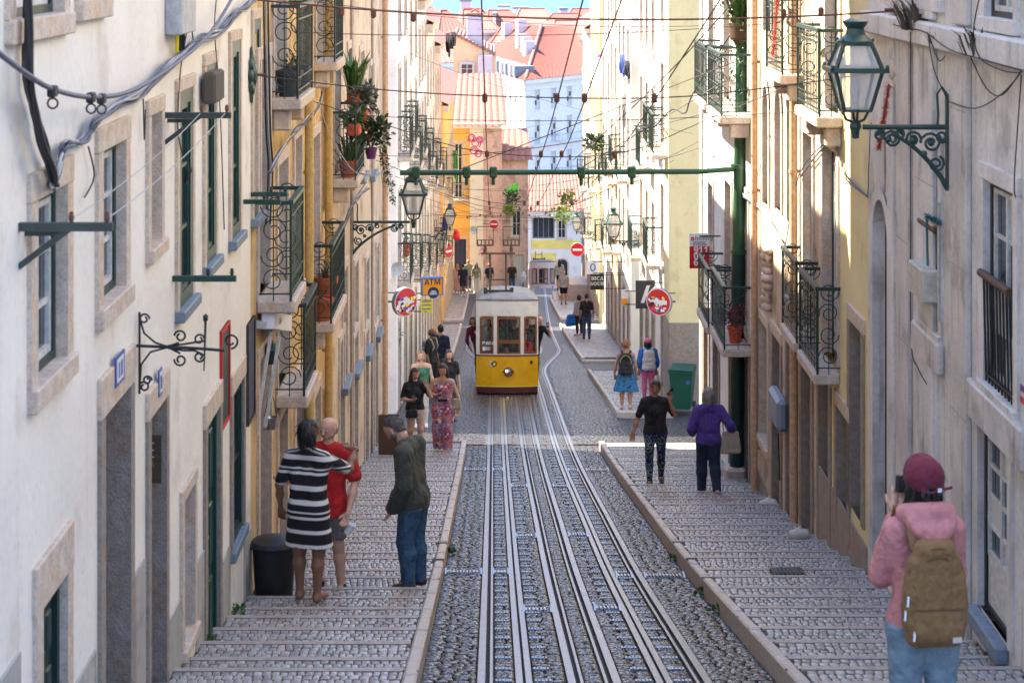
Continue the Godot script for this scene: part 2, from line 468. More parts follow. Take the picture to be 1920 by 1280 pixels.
	mk("white_wall", Color(0.80, 0.79, 0.76), 0.9, pl)
	mk("worn_white", Color(0.76, 0.72, 0.66), 0.9, wo)
	mk("ivory", Color(0.80, 0.77, 0.67), 0.9, pl)
	mk("pink_wall", Color(0.74, 0.52, 0.44), 0.9, wo)
	mk("lilac_wall", Color(0.62, 0.56, 0.60), 0.9, pl)
	mk("ochre", Color(0.74, 0.44, 0.12), 0.9, pl)
	mk("apricot", Color(0.78, 0.56, 0.32), 0.9, pl)
	mk("lemon", Color(0.82, 0.70, 0.20), 0.9, pl)
	mk("marble", Color(0.77, 0.755, 0.73), 0.75, {"tex": "marble", "sc": 0.3, "bump": "bumps", "bs": 0.3})
	mk("marble_pink", Color(0.70, 0.665, 0.63), 0.75, {"tex": "marble", "sc": 0.37, "bump": "bumps", "bs": 0.3})
	mk("limestone", Color(0.70, 0.64, 0.56), 0.85, {"tex": "stone", "sc": 0.6, "bump": "bumps", "bs": 0.35})
	mk("limestone_grey", Color(0.36, 0.33, 0.295), 0.9, {"tex": "stone", "sc": 0.7, "bump": "bumps", "bs": 0.8})  # grey stone, darkened so door recesses look deeper: shade in the colour
	mk("pale_stone", Color(0.66, 0.62, 0.58), 0.8, {"tex": "stone", "sc": 0.5, "bump": "bumps", "bs": 0.5})
	mk("tile_roof", Color(0.45, 0.15, 0.115), 0.85, {"tex": "speck", "sc": 0.5})  # red tile made paler: distance haze mixed into the colour
	mk("tile_pale", Color(0.52, 0.24, 0.185), 0.85, {"tex": "speck", "sc": 0.4})  # lighter tile, likewise with haze put into its colour
	mk("terracotta", Color(0.50, 0.13, 0.05), 0.8, {"tex": "grain", "sc": 1.5})
	mk("red_plastic", Color(0.55, 0.08, 0.03), 0.5)
	mk("purple_plastic", Color(0.12, 0.03, 0.13), 0.4)
	mk("dark_pot", Color(0.05, 0.055, 0.06), 0.7)
	mk("soil", Color(0.05, 0.035, 0.025), 1.0)
	# street
	mk("sett", Color(0.040, 0.037, 0.036), 1.0, {"tex": "speck", "sc": 2.1, "bump": "bumps", "bs": 0.3, "vc": true, "spec": 0.58, "rt": "polish"})
	mk("calcada", Color(0.54, 0.51, 0.485), 0.30, {"tex": "speck", "sc": 3.1, "bump": "bumps", "bs": 0.2, "vc": true, "spec": 0.6})
	mk("joint_dark", Color(0.055, 0.047, 0.04), 0.95, {"tex": "speck", "sc": 1.7})
	mk("joint_grey", Color(0.11, 0.095, 0.085), 0.95, {"tex": "speck", "sc": 1.9})
	mk("nosing", Color(0.42, 0.40, 0.385), 0.5, {"tex": "stone", "sc": 0.9, "bump": "bumps", "bs": 0.3})
	mk("kerb", Color(0.54, 0.525, 0.51), 0.5, {"tex": "stone", "sc": 0.8, "bump": "bumps", "bs": 0.4})
	mk("roadway", Color(0.062, 0.061, 0.063), 0.55, {"tex": "asphalt", "sc": 1.1, "bump": "asphalt", "bs": 1.2})
	mk("rail", Color(0.20, 0.22, 0.27), 0.36, {"metal": 0.85, "tex": "grain", "sc": 0.9})
	mk("groove", Color(0.085, 0.075, 0.068), 0.8)
	mk("iron", Color(0.045, 0.043, 0.042), 0.5, {"metal": 0.4})
	mk("grate", Color(0.30, 0.33, 0.38), 0.4, {"metal": 0.8})
	mk("white_paint", Color(0.78, 0.78, 0.76), 0.6)
	# metal and paint
	mk("green", Color(0.010, 0.062, 0.045), 0.42, {"tex": "paint", "sc": 0.7})
	mk("dark_green", Color(0.013, 0.042, 0.036), 0.45, {"tex": "paint", "sc": 0.9})
	mk("pole_green", Color(0.028, 0.10, 0.045), 0.4, {"tex": "paint", "sc": 0.5})
	mk("lamp_green", Color(0.030, 0.075, 0.062), 0.38, {"tex": "paint", "sc": 0.8})
	mk("bracket", Color(0.045, 0.060, 0.050), 0.6, {"tex": "paint", "sc": 0.9})
	mk("blue_grey", Color(0.22, 0.28, 0.33), 0.6, {"tex": "grain", "sc": 1.0})
	mk("black_iron", Color(0.018, 0.018, 0.019), 0.5)
	mk("rust", Color(0.14, 0.055, 0.035), 0.8)
	mk("cable", Color(0.022, 0.022, 0.025), 0.65)
	mk("cable_grey", Color(0.11, 0.115, 0.15), 0.6)
	mk("cable_pale", Color(0.42, 0.41, 0.40), 0.6)
	mk("wire", Color(0.06, 0.045, 0.04), 0.6)
	mk("box_grey", Color(0.50, 0.52, 0.51), 0.6, {"tex": "grain", "sc": 0.6})
	mk("box_cream", Color(0.62, 0.59, 0.48), 0.65, {"tex": "grain", "sc": 0.6})
	mk("meter_blue", Color(0.22, 0.26, 0.32), 0.5)
	mk("steel", Color(0.45, 0.45, 0.46), 0.35, {"metal": 0.9})
	mk("brass", Color(0.60, 0.40, 0.12), 0.3, {"metal": 0.9})
	# openings
	mk("glass", Color(0.03, 0.035, 0.042), 0.06, {"spec": 0.6})
	mk("pane", Color(0.05, 0.055, 0.055), 0.02, {"alpha": 0.12})
	mk("lamp_glass", Color(0.78, 0.78, 0.76), 0.45, {"alpha": 0.42})
	mk("frame_white", Color(0.72, 0.71, 0.66), 0.6, {"tex": "grain", "sc": 0.9})
	mk("curtain", Color(0.55, 0.54, 0.50), 0.9)
	mk("door_dark_brown", Color(0.10, 0.075, 0.055), 0.7, {"tex": "wood", "sc": 0.9})  # brown wood of door frames and leaves
	mk("door_brown", Color(0.11, 0.08, 0.055), 0.7, {"tex": "wood", "sc": 0.9})
	mk("wood", Color(0.30, 0.12, 0.035), 0.4, {"tex": "wood", "sc": 1.2, "cc": 0.3})
	mk("board_wood", Color(0.12, 0.07, 0.04), 0.7, {"tex": "wood", "sc": 1.2})
	# tram
	mk("tram_yellow", Color(0.84, 0.44, 0.006), 0.32, {"cc": 0.5, "ccr": 0.15, "tex": "plaster", "sc": 0.6})
	mk("tram_white", Color(0.80, 0.78, 0.73), 0.38, {"cc": 0.4, "ccr": 0.2, "tex": "plaster", "sc": 0.6})
	mk("tram_maroon", Color(0.085, 0.018, 0.022), 0.5)
	mk("tram_roof", Color(0.22, 0.21, 0.19), 0.55, {"tex": "worn", "sc": 0.5})
	mk("red", Color(0.55, 0.012, 0.016), 0.5)
	mk("sign_red", Color(0.58, 0.010, 0.018), 0.35)
	mk("sign_white", Color(0.78, 0.78, 0.78), 0.4)
	mk("sign_grey", Color(0.25, 0.26, 0.27), 0.5, {"metal": 0.5})
	mk("atm_orange", Color(0.85, 0.33, 0.005), 0.4)
	mk("atm_blue", Color(0.06, 0.16, 0.42), 0.5)
	mk("sign_yellow", Color(0.82, 0.68, 0.03), 0.5)
	mk("sign_navy", Color(0.02, 0.03, 0.09), 0.5)
	mk("tile_blue", Color(0.03, 0.09, 0.32), 0.3)
	mk("bin_black", Color(0.014, 0.014, 0.015), 0.5)
	mk("bin_green", Color(0.006, 0.075, 0.045), 0.5)
	mk("black", Color(0.012, 0.012, 0.013), 0.6)
	mk("bag_white", Color(0.60, 0.55, 0.45), 0.7)
	mk("tinsel_red", Color(0.55, 0.05, 0.03), 0.5)
	mk("tinsel_teal", Color(0.01, 0.17, 0.18), 0.5)
	mk("fabric_white", Color(0.74, 0.73, 0.72), 0.9, {"back": Color(0.3, 0.3, 0.3)})
	mk("fabric_pink", Color(0.74, 0.58, 0.52), 0.9, {"back": Color(0.3, 0.25, 0.22)})
	mk("fabric_cream", Color(0.66, 0.58, 0.50), 0.9, {"back": Color(0.3, 0.26, 0.22)})
	mk("fabric_blue", Color(0.05, 0.09, 0.32), 0.9)
	mk("fabric_magenta", Color(0.62, 0.06, 0.24), 0.9)
	mk("fabric_dark", Color(0.02, 0.02, 0.025), 0.9)
	mk("flag_green", Color(0.10, 0.50, 0.06), 0.8, {"back": Color(0.1, 0.5, 0.1)})
	mk("iron_grey", Color(0.05, 0.05, 0.052), 0.5)
	mk("pack_dark", Color(0.11, 0.055, 0.02), 0.8)
	# plants
	mk("leaf", Color(0.055, 0.125, 0.022), 0.5, {"back": Color(0.12, 0.3, 0.05), "vc": true})
	mk("leaf_dark", Color(0.028, 0.07, 0.022), 0.5, {"back": Color(0.06, 0.15, 0.04), "vc": true})
	mk("leaf_grey", Color(0.13, 0.15, 0.10), 0.6, {"back": Color(0.1, 0.12, 0.08), "vc": true})
	mk("leaf_lime", Color(0.20, 0.30, 0.03), 0.5, {"back": Color(0.3, 0.5, 0.05), "vc": true})
	mk("leaf_red", Color(0.16, 0.02, 0.03), 0.5, {"vc": true})
	mk("flower", Color(0.60, 0.10, 0.03), 0.6)
	mk("stem", Color(0.07, 0.06, 0.03), 0.8)
	mk("twig", Color(0.10, 0.08, 0.06), 0.9)
	mk("sea", Color(0.05, 0.15, 0.25), 0.6, {"tex": "water", "sc": Vector3(0.012, 0.012, 0.05)})
	mk("ground", Color(0.16, 0.15, 0.13), 0.9, {"tex": "asphalt", "sc": 0.2})

# ---- the setting: road, rails, pavements
func setting(called: String) -> Node3D:
	var o := Node3D.new(); o.name = called; add_child(o, true); o.set_meta("kind", "structure")
	ct = o; cT = Transform3D(); cF = Transform3D(); csg = 1.0; cs0 = 0.0; cy0 = 0.0
	return o
func sheet(m: MB, x0: Callable, x1: Callable, z0: float, z1: float, dz: float, yf: Callable) -> void:
	var z := z0
	while z < z1 - 1e-4:
		var w := minf(z + dz, z1)
		var ya: float = yf.call(z); var yb: float = yf.call(w)
		m.quad(V(x0.call(z), ya, -z), V(x1.call(z), ya, -z), V(x1.call(w), yb, -w), V(x0.call(w), yb, -w))
		z = w
func wall_r(z: float) -> float: return RX + RK * z
func ease_(a: float, b: float, z: float) -> float: return smoothstep(a, b, z)
func shift_a(z: float) -> float: return -0.9 * ease_(55, 69, z) + 2.6 * ease_(96, 124, z)
func shift_b(z: float) -> float: return 0.85 * ease_(56, 68, z) + 0.75 * ease_(70, 124, z)

func stone_mesh(bv := 0.22, top := 0.35) -> ArrayMesh:
	# a unit cobble: domed top, sides only, 1 x 1 x 1 about its centre
	var m := MB.new()
	var h := 0.5; var k := 0.5 - bv * 0.5
	var ring := func(r: float, y: float) -> Array:
		var o := []
		var c := r * 0.80
		for p in [[r, -c], [r, c], [c, r], [-c, r], [-r, c], [-r, -c], [-c, -r], [c, -r]]: o.append(V(p[0], y, p[1]))
		return o
	var a: Array = ring.call(h, -0.5); var b: Array = ring.call(h * 0.98, 0.5 - top); var c: Array = ring.call(k, 0.42)
	var tp := V(0, 0.5, 0)
	for i in 8:
		var j := (i + 1) % 8
		m.oq(Vector3.ZERO, a[i], a[j], b[j], b[i])
		m.oq(V(0, -1, 0), b[i], b[j], c[j], c[i])
		m.tri(tp, c[j], c[i])
	return m.mesh()

func lay_stones(owner_node: Node3D, list: Array, mesh: ArrayMesh, material: String, called: String, singles: int) -> void:
	# list of [Transform3D, Color]; the nearest as parts of their own, the rest as one mass
	list.sort_custom(func(p, q): return p[0].origin.z > q[0].origin.z)
	var mats := []
	for i in 6:
		var mm: StandardMaterial3D = M[material].duplicate()
		var k := 0.78 + 0.09 * i
		mm.vertex_color_use_as_albedo = false
		mm.albedo_color = Color(M[material].albedo_color.srgb_to_linear() * k, 1).linear_to_srgb()
		mats.append(mm)
	var first := 0
	while first < list.size() and first < singles:
		var o := MeshInstance3D.new(); o.name = called; o.mesh = mesh; o.transform = list[first][0]
		o.material_override = mats[first * 7 % 6]
		owner_node.add_child(o, true)
		first += 1
	var mm := MultiMesh.new(); mm.transform_format = MultiMesh.TRANSFORM_3D; mm.use_colors = true; mm.mesh = mesh
	mm.instance_count = list.size() - first
	for i in range(first, list.size()):
		mm.set_instance_transform(i - first, list[i][0]); mm.set_instance_color(i - first, list[i][1])
	var o := MultiMeshInstance3D.new(); o.name = called + "s"; o.multimesh = mm; o.material_override = M[material]
	o.set_meta("kind", "stuff")
	owner_node.add_child(o, true)

const RAILS := [[-0.116, 0], [0.164, 1], [0.54, 0], [0.807, 2], [1.178, 1], [1.467, 2]]   # outer edge of each; kind: 0 head first, 1 cable slot, 2 lip first
func build_street() -> void:
	var flat := func(k): return func(_z): return k
	# ground under everything, out to the shore
	setting("ground")
	var m := mb(true)
	sheet(m, flat.call(-300.0), flat.call(300.0), -8.0, 360.0, 4.0, func(z): return road(z) - 0.35)
	put(m, "earth", "ground")
	setting("sea")
	m = mb(true); m.quad(V(-4000, -56, -350), V(4000, -56, -350), V(4000, -56, -9000), V(-4000, -56, -9000)); put(m, "water", "sea")
	# road bed (dark joints) and the smoother roadway from the first crossing on
	var rd := setting("road")
	m = mb(true); sheet(m, flat.call(-0.56), flat.call(2.1), -6.0, 37.2, 0.6, func(z): return road(z) - 0.022); put(m, "road_bed", "joint_dark")
	m = mb(true); sheet(m, func(z): return -14.0 if z > 36.9 and z < 44.0 else -2.25, func(z): return 16.0 if (z > 36.9 and z < 44.0) else wall_r(z) - 0.02, 37.2, 130.0, 0.7, func(z): return road(z) - 0.004); put(m, "roadway", "roadway")
	# setts between the rails
	var list := []
	var spans := [[-0.54, -0.125], [0.005, 0.156], [0.288, 0.532], [0.66, 0.80], [0.93, 1.17], [1.301, 1.459], [1.592, 2.06]]
	var z := 8.0
	var slope := func(zz: float) -> Basis:
		return Basis(Vector3(1, 0, 0), atan2(road(zz + 0.3) - road(zz - 0.3), -0.6) + PI if false else atan((road(zz - 0.3) - road(zz + 0.3)) / 0.6) * -1.0)
	while z < 56.0:
		var dz := rnd(0.088, 0.115)
		for sp in spans:
			var x: float = sp[0]
			if z > 37.0 and (sp[0] < -0.4 or sp[0] > 1.5): continue
			while x < sp[1] - 0.02:
				var w := minf(rnd(0.09, 0.16), sp[1] - x)
				if sp[1] - x - w < 0.045: w = sp[1] - x
				var tilt := Basis.from_euler(V(rnd(-0.035, 0.055), rnd(-0.05, 0.05), rnd(-0.04, 0.04)))
				var zz := z + dz / 2
				var y := road(zz) - 0.045 + rnd(-0.004, 0.004) + (0.012 if zz > 37.0 else 0.0)
				var b: Basis = slope.call(zz) * tilt
				var k := rnd(0.6, 1.35)
				list.append([Transform3D(b * Basis.from_scale(V(w - 0.009, 0.1, dz - 0.010)), V(x + w / 2, y, -zz)), Color(k * rnd(0.96, 1.06), k, k * rnd(0.95, 1.08))])
				x += w
		z += dz
	z = 37.2
	while z < 70.0:
		var dz := rnd(0.085, 0.11)
		var x := LX + 0.02
		while x < (4.1 if z < 42.4 else 2.78):
			var w := rnd(0.09, 0.15)
			var sa := shift_a(z); var sb := shift_b(z)
			if x + w < -0.13 + sa or (x > 1.6 + sb) or (x > 0.68 + sa and x + w < 0.79 + sb and sb > 0.2):
				var k := rnd(0.7, 1.3)
				list.append([Transform3D(slope.call(z) * Basis.from_euler(V(rnd(-0.03, 0.04), 0, rnd(-0.03, 0.03))) * Basis.from_scale(V(w - 0.012, 0.06, dz - 0.010)), V(x + w / 2, road(z + dz / 2) - 0.018 + rnd(-0.003, 0.003), -z - dz / 2)), Color(k, k, k * 1.06)])
			x += w
		z += dz
	lay_stones(rd, list, stone_mesh(0.18, 0.13), "sett", "sett", 300)
	# metal ladders of lugs beside the cable slots, and drain grates
	m = mb(true)
	z = 10.5
	while z < 36.0:
		for sl in [[0.164, 0.28], [1.178, 1.293]]:
			for sd in [-1.0, 1.0]:
				for i in 5:
					var x: float = (sl[0] - 0.02 - 0.026 * (i + 1)) if sd < 0 else (sl[1] + 0.02 + 0.026 * i)
					m.box(V(x, road(z) - 0.04, -z), V(x + 0.016, road(z) + 0.012, -z - 0.035))
		z += 0.50
	put(m, "lugs", "grate")
	for g in [[-0.50, -0.14, 19.9], [0.01, 0.15, 19.9], [0.29, 0.52, 17.1], [0.29, 0.52, 23.1], [0.95, 1.16, 17.2], [0.95, 1.16, 23.2], [1.61, 2.0, 19.6], [1.31, 1.45, 19.6], [1.62, 1.98, 32.2], [-0.48, -0.15, 32.3], [0.01, 0.15, 32.3], [1.31, 1.45, 32.2], [0.3, 0.52, 29.5], [0.96, 1.16, 29.5]]:
		m = mb(true)
		var x: float = g[0]
		var gz: float = g[2]
		var gy := road(gz) + 0.013
		m.box(V(g[0] - 0.02, gy - 0.1, -gz + 0.02), V(g[0], gy, -gz - 0.18)); m.box(V(g[1], gy - 0.1, -gz + 0.02), V(g[1] + 0.02, gy, -gz - 0.18))
		while x < g[1] - 0.02:
			m.bar(V(x + 0.01, gy - 0.002, -gz), V(x + 0.01, road(gz + 0.16) + 0.012, -gz - 0.16), 0.018, 0.03)
			x += 0.035
		put(m, "drain_grate", "grate")
		m = mb(true); m.quad(V(g[0], gy - 0.05, -gz), V(g[1], gy - 0.05, -gz), V(g[1], gy - 0.08, -gz - 0.16), V(g[0], gy - 0.08, -gz - 0.16)); put(m, "drain_pit", "groove")
	# rails and cable slots
	for r in RAILS:
		var B: bool = r[0] > 0.7
		var x: float = r[0]
		var cuts := [[0.0, 0.056, 0], [0.056, 0.09, 1], [0.09, 0.112, 0]] if r[1] == 0 else ([[0.0, 0.05, 0], [0.05, 0.072, 1], [0.072, 0.118, 0]] if r[1] == 1 else [[0.0, 0.022, 0], [0.022, 0.058, 1], [0.058, 0.117, 0]])
		var steel := mb(true); var gap := mb(true)
		for c in cuts:
			var q := steel if c[2] == 0 else gap
			var dy := 0.008 if c[2] == 0 else -0.05
			var zz := 8.0
			while zz < 130.0:
				if r[1] == 1 and zz > 57.0: break
				var w := zz + (0.8 if zz < 50 else 1.0)
				var sa := shift_b(zz) if B else shift_a(zz); var sb := shift_b(w) if B else shift_a(w)
				var ya := road(zz); var yb := road(w)
				q.quad(V(x + c[0] + sa, ya + dy, -zz), V(x + c[1] + sa, ya + dy, -zz), V(x + c[1] + sb, yb + dy, -w), V(x + c[0] + sb, yb + dy, -w))
				if c[2] == 0:
					for e in [[c[0], -1.0], [c[1], 1.0]]:
						var p0 := V(x + e[0] + sa, ya + dy, -zz); var p1 := V(x + e[0] + sb, yb + dy, -w); var dn := V(0, -0.06, 0)
						if e[1] > 0: q.quad(p0 + dn, p1 + dn, p1, p0)
						else: q.quad(p1 + dn, p0 + dn, p0, p1)
				zz = w
		put(steel, "cable_slot" if r[1] == 1 else "rail", "rail"); put(gap, "slot_gap" if r[1] == 1 else "rail_groove", "groove")
	# pavements: [x of the kerb, wall side, z from, z to, kerb height, detailed]
	pavement(-0.53, -1, 3.0, 36.7, 0.10)
	pavement(2.06, 1, 3.0, 36.4, 0.11)
	pavement(2.80, 1, 42.6, 55.5, 0.12)
	pavement(2.86, 1, 60.5, 80.5, 0.12)
	pavement(3.02, 1, 84.5, 100.0, 0.12)
	pavement(-1.36, -1, 62.0, 80.5, 0.10)
	pavement(-1.36, -1, 84.0, 104.0, 0.10)

func pavement(kx: float, sd: int, z0: float, z1: float, up: float) -> void:
	var pv := setting("pavement")
	var wx := func(z): return (LX + 0.0) if sd < 0 else wall_r(z)
	# bed
	var m := mb(true)
	var z := z0
	while z < z1 - 0.01:
		var w := minf(SB[step_i(z + 1e-3) + 1], z1)
		var ya := side_y(z + 2e-3, up) - 0.012; var yb := side_y(w - 2e-3, up) - 0.012
		var xa: float = wx.call(z); var xb: float = wx.call(w)
		var l0 := minf(kx, xa); var l1 := maxf(kx, xa); var r0 := minf(kx, xb); var r1 := maxf(kx, xb)
		m.quad(V(l0, ya, -z), V(l1, ya, -z), V(r1, yb, -w), V(r0, yb, -w))
		m.quad(V(r1, yb - 0.3, -w), V(r0, yb - 0.3, -w), V(r0, yb, -w), V(r1, yb, -w))
		z = w
	m.quad(V(minf(kx, wx.call(z0)), side_y(z0, up) - 0.5, -z0), V(maxf(kx, wx.call(z0)), side_y(z0, up) - 0.5, -z0), V(maxf(kx, wx.call(z0)), side_y(z0, up) - 0.012, -z0), V(minf(kx, wx.call(z0)), side_y(z0, up) - 0.012, -z0))
	put(m, "pavement_bed", "joint_grey")
	if z0 > 30.0:
		var xe: float = wx.call(z0)
		var me := mb(true); me.cbox(V(minf(kx, xe) + 0.004, road(z0) - 0.2, -z0 + 0.08), V(maxf(kx, xe) - 0.004, side_y(z0 + 0.001, up) + 0.012, -z0 - 0.03), 0.02); put(me, "end_kerb", "kerb")
	# kerb stones
	z = z0
	while z < z1 - 0.01:
		var ln := minf(rnd(0.9, 1.3), z1 - z)
		var ya := road(z) + up + 0.035; var yb := road(z + ln) + up + 0.035
		m = mb(true)
		var x0 := minf(kx, kx + sd * 0.10); var x1 := maxf(kx, kx + sd * 0.10)
		var g := 0.006
		var a := [V(x0, ya - 0.3, -z - g), V(x1, ya - 0.3, -z - g), V(x1, ya, -z - g), V(x0, ya, -z - g)]
		var b := [V(x0, yb - 0.3, -z - ln), V(x1, yb - 0.3, -z - ln), V(x1, yb, -z - ln), V(x0, yb, -z - ln)]
		m.quad(a[0], a[1], a[2], a[3]); m.quad(b[1], b[0], b[3], b[2])
		var e := 0.018
		var up_a := [V(x0 + e, ya + 0.012, -z - g - e), V(x1 - e, ya + 0.012, -z - g - e)]; var up_b := [V(x0 + e, yb + 0.012, -z - ln + e), V(x1 - e, yb + 0.012, -z - ln + e)]
		m.quad(up_a[0], up_a[1], up_b[1], up_b[0])
		m.quad(a[3], up_a[0], up_b[0], b[3]); m.quad(up_a[1], a[2], b[2], up_b[1]); m.quad(a[3], a[2], up_a[1], up_a[0]); m.quad(up_b[0], up_b[1], b[2], b[3])
		m.quad(b[0], a[0], a[3], b[3]); m.quad(a[1], b[1], b[2], a[2])
		put(m, "kerb_stone", "kerb")
		z += ln
	# step nosings and calcada
	var list := []
	var k := step_i(z0) + 1
	var fine := z0 < 30.0
	while SB[k + 1] < z1:
		var za := SB[k]; var zb := SB[k + 1]
		var xa := minf(kx + sd * 0.105, wx.call(za)); var xb := maxf(kx + sd * 0.105, wx.call(za))
		var nz := zb - 0.065
		if fine:
			var yn := side_y(nz, up)
			var yn2 := side_y(zb - 0.004, up)
			var x := xa
			while x < xb - 0.05:
				var ln := minf(rnd(0.7, 1.2), xb - x)
				if xb - x - ln < 0.25: ln = xb - x
				m = mb(true)
				var P := [V(x + 0.003, yn + 0.004, -nz), V(x + ln - 0.003, yn + 0.004, -nz), V(x + ln - 0.003, yn2 + 0.006, -zb), V(x + 0.003, yn2 + 0.006, -zb)]
				var dn := V(0, -0.3, 0)
				m.quad(P[0], P[1], P[2], P[3]); m.quad(P[3] + dn, P[3], P[2], P[2] + dn); m.quad(P[0] + dn, P[1] + dn, P[1], P[0])
				m.quad(P[1] + dn, P[2] + dn, P[2], P[1]); m.quad(P[3] + dn, P[0] + dn, P[0], P[3])
				put(m, "step_nosing", "nosing")
				x += ln
		var rows := int((nz - za) / (0.074 if fine else 0.10))
		var dz := (nz - za) / rows
		for r in rows:
			var z2 := za + dz * (r + 0.5)
			var x := xa + rnd(0, 0.04)
			while x < xb - 0.03:
				var w := minf(rnd(0.050, 0.078) * (1.0 if fine else 1.3), xb - x)
				var y := side_y(z2, up) - 0.027 + rnd(-0.003, 0.003)
				var kk := rnd(0.66, 1.2)
				var sl := atan((side_y(za + 0.01, up) - side_y(zb - 0.01, up)) / (zb - za))
				var b := Basis(Vector3(1, 0, 0), -sl) * Basis.from_euler(V(rnd(-0.05, 0.05), rnd(-0.16, 0.16), rnd(-0.05, 0.05)))
				list.append([Transform3D(b * Basis.from_scale(V(w - 0.006, 0.06, dz - 0.006)), V(x + w / 2, y, -z2 + rnd(-0.006, 0.006))), Color(kk * rnd(0.97, 1.05), kk, kk * rnd(0.96, 1.04))])
				x += w
		k += 1
	lay_stones(pv, list, stone_mesh(0.16, 0.16), "calcada", "paving_stone", 300 if fine else 0)

# ---- houses. Openings: {a, b: from-to along the street, t, m: top and bottom height, k: kind, ...}
func facade(material, s0: float, s1: float, yb: float, yt: float, ops: Array, d := 0.0) -> MeshInstance3D:
	var xs := [s0, s1]; var ys := [yb, yt]
	for o in ops:
		for e in [o.a, o.b]:
			if e > s0 and e < s1: xs.append(e)
		for e in [o.m, o.t]:
			if e > yb and e < yt: ys.append(e)
	xs.sort(); ys.sort()
	var m := mb()
	for j in ys.size() - 1:
		if ys[j + 1] - ys[j] < 1e-4: continue
		var y: float = (ys[j] + ys[j + 1]) / 2
		var start := -1.0
		for i in xs.size() - 1:
			if xs[i + 1] - xs[i] < 1e-4: continue
			var x: float = (xs[i] + xs[i + 1]) / 2
			var open := false
			for o in ops:
				if x > o.a and x < o.b and y > o.m and y < o.t: open = true
			if not open and start < 0: start = xs[i]
			if open and start >= 0: fq(m, start, xs[i], ys[j], ys[j + 1], d); start = -1.0
		if start >= 0: fq(m, start, s1, ys[j], ys[j + 1], d)
	return put(m, "wall", material)

func ring(m: MB, a: float, b: float, y0: float, y1: float, w: float, d0: float, d1: float) -> void:
	fb(m, a, b, y1 - w, y1, d0, d1); fb(m, a, b, y0, y0 + w, d0, d1)
	fb(m, a, a + w, y0 + w, y1 - w, d0, d1); fb(m, b - w, b, y0 + w, y1 - w, d0, d1)

